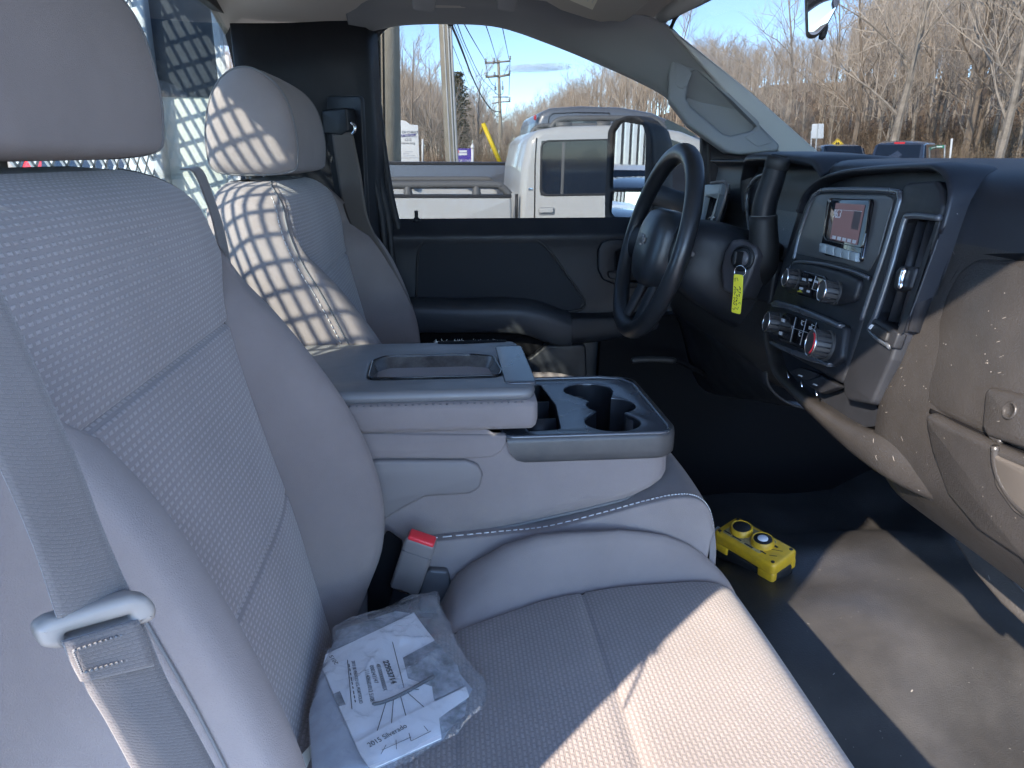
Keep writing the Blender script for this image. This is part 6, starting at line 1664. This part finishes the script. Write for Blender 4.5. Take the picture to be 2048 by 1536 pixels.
MB().tube(ats([(1219, 226), (1221, 262)], py_(YG - 0.002)), 0.006, 5).build('door_seam', M_TRIMBLK, gp)
plate('window', [(1330, 236), (1362, 252), (1400, 274), (1330, 270)], py_(YG - 0.004), 0.008, M_TINT, gp, r=0.03)
plate('tail_lamp', [(1068, 232), (1073, 228), (1073, 240), (1069, 240)], py_(YG - 0.02), 0.06, M_RED, gp, r=0.01, bev=0.005)
for x in (-1.3, 3.5):
    for y, s_ in ((8.5, -1), (10.0, 1)): wheel(gp, x, y, 0.43, s_)

def car(name, label, cat, x, y, head, paint, roof=1.78, L_=4.7, Wd=1.9, zb=0.0):
    """a closed car body with glass, lamps and wheels; head = compass angle of its nose from +y towards +x"""
    t = thing(name, label, cat, (0, 0, 0))
    a = rad(head); fx, fy = math.sin(a), math.cos(a)
    def T(u, v, z): return (x + fx * u + fy * v, y + fy * u - fx * v, ZG + zb + z)
    h = L_ / 2
    prof = [(-h, 0.35), (-h - 0.03, 0.75), (-h + 0.02, 1.08), (-h + 0.16, 1.35), (-h + 0.38, roof - 0.07), (-h + 0.7, roof), (0.15, roof + 0.01), (0.65, roof - 0.07), (1.35, 1.12), (h - 0.25, 0.98), (h, 0.75), (h, 0.35)]
    rows = []
    for v, sc, tz in ((-1, .965, .11), (-0.97, .985, .06), (-0.8, 1, .015), (0, 1, 0), (0.8, 1, .015), (0.97, .985, .06), (1, .965, .11)):
        r_ = []
        for u, z in prof:
            tum = 1 - 0.14 * max(0, (z - 1.0) / (roof - 1.0))
            r_.append(T(u * sc, v * Wd / 2 * tum, z - (tz if z > 1.2 else 0) + (0.03 * (1 - v * v) if z > 1.2 else 0)))
        rows.append(r_)
    V, Fc, uv = gridmesh(rows, cu=True)
    n = len(prof); Fc.append(tuple(range(n))); Fc.append(tuple(range(6 * n + n - 1, 6 * n - 1, -1)))
    obj('body', V, Fc, paint, t, angle=30)
    def quad(name, pts, m, off=0.0):
        V = [T(*p) for p in pts]; c = sum((Vector(v) for v in V), Vector()) / len(V)
        nn = (Vector(V[1]) - Vector(V[0])).cross(Vector(V[2]) - Vector(V[0])).normalized()
        if nn.dot(c - Vector(T(0, 0, 0.9))) < 0: nn = -nn
        A = [tuple(Vector(v) + nn * 0.012) for v in V]; B_ = [tuple(Vector(v) - nn * 0.02) for v in V]; k = len(V)
        obj(name, A + B_, [tuple(range(k)), tuple(range(2 * k - 1, k - 1, -1))] + [(i, (i + 1) % k, k + (i + 1) % k, k + i) for i in range(k)], m, t, smooth=False)
    w = Wd / 2
    def sd(z): return w * (1 - 0.14 * max(0, (z - 1.0) / (roof - 1.0))) + 0.004
    for s_ in (-1, 1):
        quad('side_window', [(-h + 0.45, s_ * sd(1.1), 1.1), (-0.05, s_ * sd(1.1), 1.1), (-0.05, s_ * sd(roof - .12), roof - 0.12), (-h + 0.55, s_ * sd(roof - .14), roof - 0.14)], M_TINT)
        quad('side_window', [(0.05, s_ * sd(1.1), 1.1), (1.15, s_ * sd(1.1), 1.1), (0.62, s_ * sd(roof - .13), roof - 0.13), (0.05, s_ * sd(roof - .12), roof - 0.12)], M_TINT)
        quad('tail_lamp', [(-h - 0.02, s_ * (w - 0.28), 0.78), (-h - 0.02, s_ * (w - 0.05), 0.78), (-h + 0.03, s_ * (w - 0.05), 1.08), (-h + 0.03, s_ * (w - 0.22), 1.08)], M_RED)
        quad('headlamp', [(h + 0.0, s_ * (w - 0.4), 0.62), (h + 0.0, s_ * (w - 0.08), 0.62), (h - 0.02, s_ * (w - 0.08), 0.8), (h - 0.02, s_ * (w - 0.36), 0.78)], M_WHITE)
    wr = sd(1.4) - 0.14
    quad('windshield', [(1.30, -wr - 0.06, 1.16), (1.30, wr + 0.06, 1.16), (0.70, wr - 0.02, roof - 0.06), (0.70, -wr + 0.02, roof - 0.06)], M_TINT)
    quad('rear_window', [(-h + 0.05, -wr - 0.02, 1.12), (-h + 0.05, wr + 0.02, 1.12), (-h + 0.34, wr - 0.03, roof - 0.13), (-h + 0.34, -wr + 0.03, roof - 0.13)], M_TINT)
    quad('brake_lamp', [(-h + 0.36, -0.18, roof - 0.10), (-h + 0.36, 0.18, roof - 0.10), (-h + 0.40, 0.18, roof - 0.03), (-h + 0.40, -0.18, roof - 0.03)], M_RED)
    for u in (-h + 0.9, h - 0.95):
        for s_ in (-1, 1):
            c = Vector(T(u, s_ * (w - 0.12), 0.36)); ax = Vector((fy, -fx, 0)) * s_
            V, Fc = lathe([(0.2, -0.1), (0.34, -0.11), (0.36, -0.07), (0.36, 0.07), (0.34, 0.11), (0.2, 0.10)], c, ax, 20)
            wl = obj('wheel', V, Fc, M_RUBBER, t, angle=40)
            V, Fc = lathe([(0.21, 0.05), (0.2, 0.112), (0.05, 0.10)], c, ax, 16)
            obj('rim', V, Fc, M_CHROME, wl, angle=40)
    return t
p = far(1818, 318, 34)
car('dark_suv', 'dark blue sport utility vehicle facing away with a red top brake lamp', 'car', p.x, p.y, 43, mat('navy_paint', (0.035, 0.05, 0.085), 0.25, coat=0.6), roof=1.84, L_=4.7, Wd=1.9, zb=0.42)
p = far(1676, 318, 36)
car('dark_suv', 'dark grey sport utility vehicle facing the camera below the yellow sign', 'car', p.x, p.y, 198, mat('slate_paint', (0.09, 0.11, 0.14), 0.25, coat=0.6), roof=1.78, L_=4.6, Wd=1.85, zb=0.42)
p = far(1026, 316, 90)
car('white_car', 'small white car far off on the road by the power pole', 'car', p.x, p.y, 150, M_PAINT, roof=1.6)
car('black_suv', 'black sport utility vehicle seen in the towing mirror', 'car', -5.4, 3.35, 86, mat('black_paint', (0.012, 0.013, 0.016), 0.15, coat=0.6), roof=1.5)
car('white_suv', 'white sport utility vehicle behind the black one in the towing mirror', 'car', -10.6, 4.7, 85, M_PAINT, roof=1.62)
car('red_car', 'red car glimpsed through the guard mesh behind the nearer headrest', 'car', -5.2, 14.5, 60, M_RED, roof=1.9)

# white ribbed trailer, seen in the towing mirror
tr_ = thing('box_trailer', 'white ribbed box trailer reflected in the towing mirror', 'trailer', (-19, 11.5, ZG))
a0, a1 = Vector((-30, 6.9, 0)), Vector((-8.5, 6.0, 0)); ud = (a1 - a0).normalized(); nd = Vector((ud.y, -ud.x, 0))
rows = []
L_ = (a1 - a0).length; k = int(L_ / 0.6)
for i in range(k * 4 + 1):
    u = i / 4 * 0.6; off = 0.07 if (i % 4) in (0, 3) else 0.0
    q = a0 + ud * u + nd * off
    rows.append([(q.x, q.y, z) for z in (1.30, 4.1)])
grid('ribbed_wall', rows, M_PAINT, tr_, smooth=False)
rib0 = None
for i in range(int(L_ / 1.2)):
    q = a0 + ud * (0.3 + i * 1.2) + nd * 0.03
    if rib0 is None:
        V, Fc = rbox(q + Vector((0, 0, 2.7)), (0.07, 0.16, 2.8), frm3(ud, Vector((0, 0, 1)).cross(ud), Vector((0, 0, 1))))
        rib0 = obj('rib', V, Fc, M_RACK, tr_, smooth=False)
    else:
        c = rib0.copy(); COL.objects.link(c); c.parent = tr_; c.location = rib0.location + ud * (i * 1.2)
V, Fc = rbox((a0 + a1) / 2 - nd * 1.25 + Vector((0, 0, 2.7)), (L_, 2.4, 2.8), frm3(ud, Vector((0, 0, 1)).cross(ud), Vector((0, 0, 1))), 0.03)
obj('box', V, Fc, M_PAINT, tr_, angle=30)
V, Fc = rbox((a0 + a1) / 2 - nd * 1.1 + Vector((0, 0, 1.2)), (L_, 2.5, 0.18), frm3(ud, Vector((0, 0, 1)).cross(ud), Vector((0, 0, 1))), 0.02)
obj('rail', V, Fc, M_RACK, tr_, angle=30)
# ---- poles, wires, signs
M_POLE = mat('weathered_pole', (0.50, 0.44, 0.35), 0.95, var=((0.28, 0.25, 0.2), 2.2, 0.25), bump=(30, 0.6, 0.01))
M_GALV = mat('galvanised', (0.42, 0.44, 0.45), 0.45, metal=0.3)
M_CABLE = mat('cable_black', (0.02, 0.02, 0.022), 0.6)
def up_pole(name, label, pxt, pyt, pxb, pyb, dist, r0, r1, top=11.0):
    b = far(pxb, pyb, dist); t = far(pxt, pyt, dist)
    d = (t - b).normalized()
    base = b + d * ((ZG - b.z) / d.z); tip = b + d * ((top - b.z) / d.z)
    th = thing(name, label, 'utility pole', tuple(base))
    MB().tube([base - Vector((0, 0, 0.2)), base.lerp(tip, 0.5), tip], [r0, (r0 + r1) / 2, r1], 18).build('shaft', M_POLE, th)
    return th, base, tip
tocam = lambda p: (Vector((CAM.x, CAM.y, 0)) - Vector((p.x, p.y, 0))).normalized()
p1, b1_, t1_ = up_pole('utility_pole', 'thick wooden utility pole with a grey conduit at the left of the driver window', 775, 50, 779, 320, 12, 0.175, 0.16)
sd = tocam(b1_); rt = Vector((0, 0, 1)).cross(sd) * -1
q0 = b1_ + rt * -0.11 * -1 + sd * 0.14
MB().tube([b1_ + rt * 0.10 + sd * 0.15, b1_ + rt * 0.10 + sd * 0.15 + Vector((-0.02, 0, far(790, 209, 12).z - ZG))], 0.075, 14).build('conduit', M_GALV, p1)
MB().tube([b1_ + rt * 0.10 + sd * 0.14 + Vector((0, 0, 2.0)), t1_ + rt * 0.10 + sd * 0.14], 0.035, 8).build('riser_cable', M_CABLE, p1)
MB().tube([b1_ + rt * 0.03 + sd * 0.17 + Vector((0, 0, 1.5)), t1_ + rt * 0.03 + sd * 0.17], 0.010, 6).build('ground_wire', M_CABLE, p1)
p2, b2_, t2_ = up_pole('utility_pole', 'leaning wooden utility pole with white conduits in the middle of the driver window', 890, 45, 904, 320, 20, 0.165, 0.15)
sd = tocam(b2_); rt = Vector((0, 0, 1)).cross(sd) * -1
for o_, r_ in ((-0.13, 0.03), (-0.06, 0.022), (0.04, 0.02)):
    MB().tube([b2_ + rt * o_ + sd * 0.16, t2_ + rt * o_ + sd * 0.15], r_, 8).build('conduit', mat('conduit_white', (0.6, 0.6, 0.58), 0.5), p2)
V, Fc = rbox(far(901, 44, 19.8), (0.14, 0.14, 0.18), None, 0.02); obj('cable_clamp', V, Fc, M_CABLE, p2)
p3, b3_, t3_ = up_pole('power_pole', 'far power pole with wooden cross arms and insulators', 997, 130, 1003, 320, 65, 0.17, 0.11, top=8.95)
M_ARM = mat('crossarm_wood', (0.36, 0.31, 0.27), 0.9)
def arm(xa, ya, xb, yb, r=0.07): MB().tube([far(xa, ya, 64.9), far(xb, yb, 64.9)], r, 6).build('cross_arm', M_ARM, p3)
arm(970, 126, 997, 125); arm(997, 124, 1021, 122); arm(971, 154, 997, 152, 0.09); arm(998, 153, 1020, 149, 0.09); arm(985, 194, 1017, 194, 0.045); arm(984, 207, 999, 204, 0.05); arm(1000, 204, 1021, 203, 0.05)
for a, b in ((971, 122), (988, 121), (1020, 117), (972, 150), (989, 149), (1019, 146), (991, 178), (1005, 177), (1019, 199)):
    V, Fc = lathe([(0.05, -0.1), (0.11, 0.0), (0.05, 0.05), (0.11, 0.12), (0.04, 0.2)], far(a, b, 64.8), (0, 0, 1), 8); obj('insulator', V, Fc, M_GALV, p3)
for q in ([(971, 127), (974, 140), (976, 152)], [(1020, 124), (1019, 150), (1018, 190)], [(991, 165), (990, 185), (998, 190)], [(1005, 162), (1006, 185), (999, 190)], [(976, 154), (984, 168), (990, 172)], [(1017, 130), (1008, 150)]):
    MB().tube(catmull([far(a, b, 64.7) for a, b in q], 10), 0.022, 4).build('jumper_wire', M_CABLE, p3)
def wire(label, pts, r):
    n = len(pts)
    P_ = [far(a, b, d) for a, b, d in pts]
    o = MB().tube(catmull(P_, 40), r, 5).build('power_line', M_CABLE, None)
    tag(o, label, 'cable', 'overhead lines between the poles'); return o
wire('thick black cable sagging from the middle pole to the far power pole', [(901, 46, 20), (922, 95, 28), (945, 155, 40), (965, 195, 52), (985, 220, 62), (1001, 224, 65)], 0.035)
wire('second thick cable just under the thickest one', [(903, 50, 20), (925, 106, 28), (946, 158, 40), (968, 200, 50), (990, 231, 62), (1001, 232, 65)], 0.018)
wire('thin low wire left of the thick cables', [(884, 36, 20), (905, 90, 32), (925, 140, 46), (938, 172, 60)], 0.014)
wire('thin wire leading to the lower cross arm of the far pole', [(908, 30, 22), (935, 100, 34), (965, 158, 50), (996, 190, 65)], 0.016)
wire('wire leading to the left insulator of the upper cross arm', [(922, 36, 24), (945, 78, 36), (971, 122, 65)], 0.02)
wire('wire leading to the top of the far power pole', [(966, 36, 24), (980, 75, 40), (994, 121, 65)], 0.02)
wire('wire leading to the right insulator of the upper cross arm', [(1001, 36, 24), (1009, 75, 40), (1018, 118, 65)], 0.02)
wire('faint wire between the thick cables and the pole head', [(900, 30, 22), (930, 100, 36), (955, 155, 50), (975, 190, 64)], 0.012)
gy = thing('guy_guard', 'yellow plastic guy wire guard leaning beside the far power pole', 'guy guard', tuple(far(1000, 330, 30)))
MB().tube([far(966, 247, 30), far(1004, 334, 30)], 0.085, 10).build('sleeve', mat('guard_yellow', (0.80, 0.58, 0.01), 0.5), gy)
MB().tube([far(940, 190, 30), far(966, 249, 30)], 0.012, 5).build('guy_wire', M_GALV, gy)
MB().tube([far(966, 247, 30), far(960, 268, 30)], 0.05, 8).build('guard_end', mat('guard_brown', (0.3, 0.2, 0.05), 0.7), gy)

def sign_face(px0, py0, px1, py1, d):
    c = far((px0 + px1) / 2, (py0 + py1) / 2, d); n = (CAM - c); n.z = 0; n.normalize()
    return plane(c, n)
cs_ = thing('church_sign', 'white roadside church sign with a rounded top and printed lines', 'sign', tuple(far(818, 330, 28)))
PC = sign_face(800, 248, 838, 325, 28)
M_SIGNW = mat('sign_white', (0.80, 0.80, 0.79), 0.5)
plate('board', [(772, 262), (776, 252), (786, 243), (800, 240), (812, 242), (820, 249), (836, 250), (839, 326), (770, 326)], PC, 0.12, M_SIGNW, cs_, bev=0.01)
M_SIGNB = mat('sign_blue', (0.09, 0.08, 0.25), 0.6); M_SIGNT = mat('sign_text', (0.10, 0.09, 0.10), 0.6)
plate('text_band', [(778, 270), (832, 268), (832, 273), (778, 275)], PC, 0.02, M_SIGNB, cs_, off=0.012)
fC = frame_of(PC); nC = fC.col[2]
def sign_text(txt, px, py, wpx, hpx, m, parent, pl, d, name='lettering', off=0.012):
    k = d / FPX
    return label3d(name, txt, hpx * k * 1.35, at(px, py, pl) + frame_of(pl).col[2] * off, frame_of(pl).col[0], frame_of(pl).col[1], m, parent, fit=wpx * k, ext=0.002)
sign_text('CHURCH OF CHRIST', 774, 267, 58, 5, M_SIGNT, cs_, PC, 28)
sign_text('OF VIRGINIA', 800, 273.5, 31, 3.2, M_SIGNW, cs_, PC, 28, off=0.034)
sign_text('1212', 809, 282, 13, 5, M_SIGNT, cs_, PC, 28)
sign_text('cocva.org', 800, 288, 28, 4.2, M_SIGNT, cs_, PC, 28)
for y_, a, b in ((303, 810, 826), (307, 806, 818), (311, 808, 830)):
    plate('service_line', [(a, y_), (b, y_ - 0.4), (b, y_ + 1.2), (a, y_ + 1.6)], PC, 0.01, MATS['icon_grey'], cs_, off=0.006)
plate('board_joint', [(771, 316), (839, 315), (839, 316), (771, 317)], PC, 0.02, M_GALV, cs_, off=0.006)
for x_ in (785, 828): MB().tube([far(x_, 325, 28.1), far(x_, 345, 28.1)], 0.06, 8).build('post', M_GALV, cs_)
ps = thing('lease_sign', 'purple real estate board with white print and a white finial post', 'sign', tuple(far(930, 330, 40)))
PP = sign_face(912, 297, 946, 325, 40)
M_PURP = mat('sign_purple', (0.075, 0.04, 0.33), 0.5)
plate('board', [(905, 297), (945, 296.5), (946, 331), (905, 331)], PP, 0.06, M_PURP, ps, bev=0.006)
plate('logo_block', [(911, 301), (917, 300), (919, 306), (912, 306)], PP, 0.02, M_RED, ps, off=0.012)
for y_ in (301, 306.5): plate('print_band', [(917, y_), (934, y_ - 0.6), (934, y_ + 3.6), (917, y_ + 4.2)], PP, 0.02, MATS['white_print'], ps, off=0.012)
sign_text('FOR LEASE', 913, 324.5, 30, 5.5, MATS['white_print'], ps, PP, 40)
MB().tube([far(945, 296, 40), far(945, 345, 40)], 0.07, 8).build('post', M_SIGNW, ps)
V, Fc = lathe([(0.09, -0.05), (0.10, 0.03), (0.02, 0.20)], far(945, 295, 40), (0, 0, 1), 10); obj('finial', V, Fc, M_SIGNW, ps)
mk = MB().tube([far(845, 278, 32), far(845, 335, 32)], 0.04, 8).build('marker_post', M_SIGNW, None); tag(mk, 'thin pale marker post right of the white church sign', 'post')
rs_ = thing('road_sign', 'blank white back of a road sign on two posts at the wood edge', 'sign', tuple(far(1636, 330, 34)))
PS = sign_face(1623, 247, 1649, 278, 34)
plate('panel', [(1624, 248), (1648, 247), (1647, 277), (1622, 277)], PS, 0.02, mat('sign_back', (0.62, 0.64, 0.66), 0.4, metal=0.2), rs_, r=0.05, bev=0.002)
plate('stiffener', [(1635, 248), (1637, 248), (1635, 277), (1633, 277)], PS, 0.03, M_GALV, rs_, off=0.02)
for a, b in ((1622, 1621), (1633, 1629)): MB().tube([far(a + 1, 262, 34.05), far(b, 335, 34.05)], 0.03, 6).build('post', M_GALV, rs_)
ys = thing('warning_sign', 'yellow diamond sign with two black arrows above a parked vehicle', 'sign', tuple(far(1675, 330, 36)))
PY = sign_face(1660, 277, 1690, 306, 36)
plate('diamond', [(1675.5, 276), (1691, 292), (1676, 308), (1660, 292)], PY, 0.015, mat('sign_yellow', (0.82, 0.55, 0.01), 0.5), ys, r=0.04, bev=0.002)
plate('border', [(1675.5, 277.2), (1689.6, 292), (1676, 306.6), (1661.4, 292)], PY, 0.004, M_PRINT, ys, off=0.002, holes=[[(1675.5, 278.2), (1688.6, 292), (1676, 305.6), (1662.4, 292)]], hr=0.02)
for a, b in (((1671, 299), (1673, 284)), ((1680, 299), (1677, 284))):
    mb = MB(); pl = plane(PY[0] + frame_of(PY).col[2] * 0.006, PY[1])
    mb.V = [tuple(q) for q in ats([(a[0] - 1, a[1]), (a[0] + 1, a[1]), (b[0] + 0.9, b[1] + 3), (b[0] - 0.9, b[1] + 3), (b[0] - 2.4, b[1] + 4), (b[0], b[1] - 1), (b[0] + 2.4, b[1] + 4)], pl)]
    mb.F = [(0, 1, 2, 3), (4, 6, 5)]; mb.build('arrow', M_PRINT, ys, smooth=False)
MB().tube([far(1676, 300, 36.05), far(1676, 335, 36.05)], 0.035, 6).build('post', M_GALV, ys)
gs = thing('street_sign', 'green street name sign on a thin post at the right', 'sign', tuple(far(1889, 330, 34)))
PG_ = sign_face(1866, 290, 1888, 296, 34)
plate('blade', [(1865, 291), (1888, 290.5), (1888, 296), (1865, 296)], PG_, 0.02, mat('sign_green', (0.0, 0.27, 0.17), 0.5), gs, bev=0.002)
plate('print_band', [(1868, 292.4), (1885, 292), (1885, 294.4), (1868, 294.8)], PG_, 0.01, MATS['white_print'], gs, off=0.004)
MB().tube([far(1889.5, 290, 34.05), far(1888, 335, 34.05)], 0.035, 6).build('post', M_GALV, gs)
wp = MB().tube([far(1904, 277, 30), far(1898, 335, 30)], 0.035, 6).build('white_post', M_SIGNW, None); tag(wp, 'thin white post standing alone right of the street sign', 'post')
ck = thing('small_cloud', 'faint grey wisp of cloud right of the far power pole', 'cloud', tuple(far(1075, 135, 900)))
cm, nt_, N_, L_n, b_ = nodes('cloud_wisp')
b_.inputs['Base Color'].default_value = (0.8, 0.8, 0.85, 1); b_.inputs['Alpha'].default_value = 0.10
for k in range(7):
    c = far(1030 + k * 14 + RNG.normal() * 4, 139 - k * 1.4 + RNG.normal() * 1.5, 900)
    V, Fc, uv = gridmesh([[(c.x + 22 * math.sin(u) * math.cos(v) * (1.4 if 0 < k < 6 else 0.8), c.y + 10 * math.sin(u) * math.sin(v), c.z + 4.0 * math.cos(u)) for v in np.linspace(0, 6.283, 18, endpoint=False)] for u in np.linspace(0.05, 3.09, 10)], cu=True)
    obj('wisp', V, Fc, cm, ck)
# windscreen wiper resting on the cowl
ww = thing('wiper_blade', 'dark wiper blade resting below the windscreen', 'wiper', tuple(far(1720, 315, 1.3)))
PWp = plane(at(1718, 312, px_(1.02)), (-0.85, -0.2, 0.5))
plate('blade', [(1691, 318), (1700, 310), (1742, 308), (1750, 316), (1744, 322), (1695, 325)], PWp, 0.02, M_RACK, ww, r=0.004, bev=0.003)
MB().tube(ats([(1696, 316), (1744, 311)], plane(PWp[0] + frame_of(PWp).col[2] * 0.004, PWp[1])), 0.004, 6).build('spine', M_TRIMBLK, ww)

# ------------------------------------------------------------------ headache rack behind the cab
hr = thing('rear_rack_guard', 'metal rack with diamond mesh guard behind the rear window', 'rack', (-0.52, 0.8, 1.2))
XR = -0.60
M_RACKL = mat('rack_paint', (0.36, 0.37, 0.37), 0.5, bump=(200, 0.2, 0.001))
MB().box((XR, 0.8, 1.885), (0.04, 1.55, 0.08), bev=0.006).build('top_bar', M_RACKL, hr)
MB().box((XR, 0.8, 1.22), (0.04, 1.55, 0.06), bev=0.006).build('bottom_bar', M_RACKL, hr)
for y in (0.06, 1.55): MB().box((XR, y, 1.45), (0.045, 0.05, 1.0), bev=0.006).build('post', M_RACKL, hr)
y0, y1, z0, z1 = 0.08, 1.535, 1.24, 1.842
mb = MB(); pitch = 0.048
for sg in (-1, 1):
    for n in np.arange(-3.2, 3.4, pitch):
        pts = []
        # strand z = sg*y + n clipped to the opening
        ya_, yb_ = sorted(((z0 - n) / sg, (z1 - n) / sg)); ya_, yb_ = max(ya_, y0), min(yb_, y1)
        if yb_ - ya_ < 0.01: continue
        p, q = Vector((XR, ya_, sg * ya_ + n)), Vector((XR, yb_, sg * yb_ + n))
        d = (q - p).normalized()
        mb.box((p + q) / 2, ((q - p).length, 0.0062, 0.004), frm3(d, Vector((1, 0, 0)).cross(d), Vector((1, 0, 0))))
o = mb.build('guard_mesh', M_RACKL, hr, smooth=False); tag(o, kind='stuff')
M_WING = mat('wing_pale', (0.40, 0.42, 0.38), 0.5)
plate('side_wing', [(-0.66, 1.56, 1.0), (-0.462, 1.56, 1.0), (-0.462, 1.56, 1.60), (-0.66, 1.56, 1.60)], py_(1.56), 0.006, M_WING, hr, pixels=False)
plate('shaded_wing', [(-0.664, 1.556, 1.59), (-0.458, 1.556, 1.59), (-0.458, 1.556, 1.92), (-0.664, 1.556, 1.92)], py_(1.556), 0.006, mat('wing_shade', (0.02, 0.026, 0.035), 0.4, spec=0.2), hr, pixels=False)  # dark plate stands in for shade on the wing's upper part
MB().box((-0.445, 1.575, 1.45), (0.03, 0.04, 1.0), bev=0.004).build('wing_post', M_RACKL, hr)
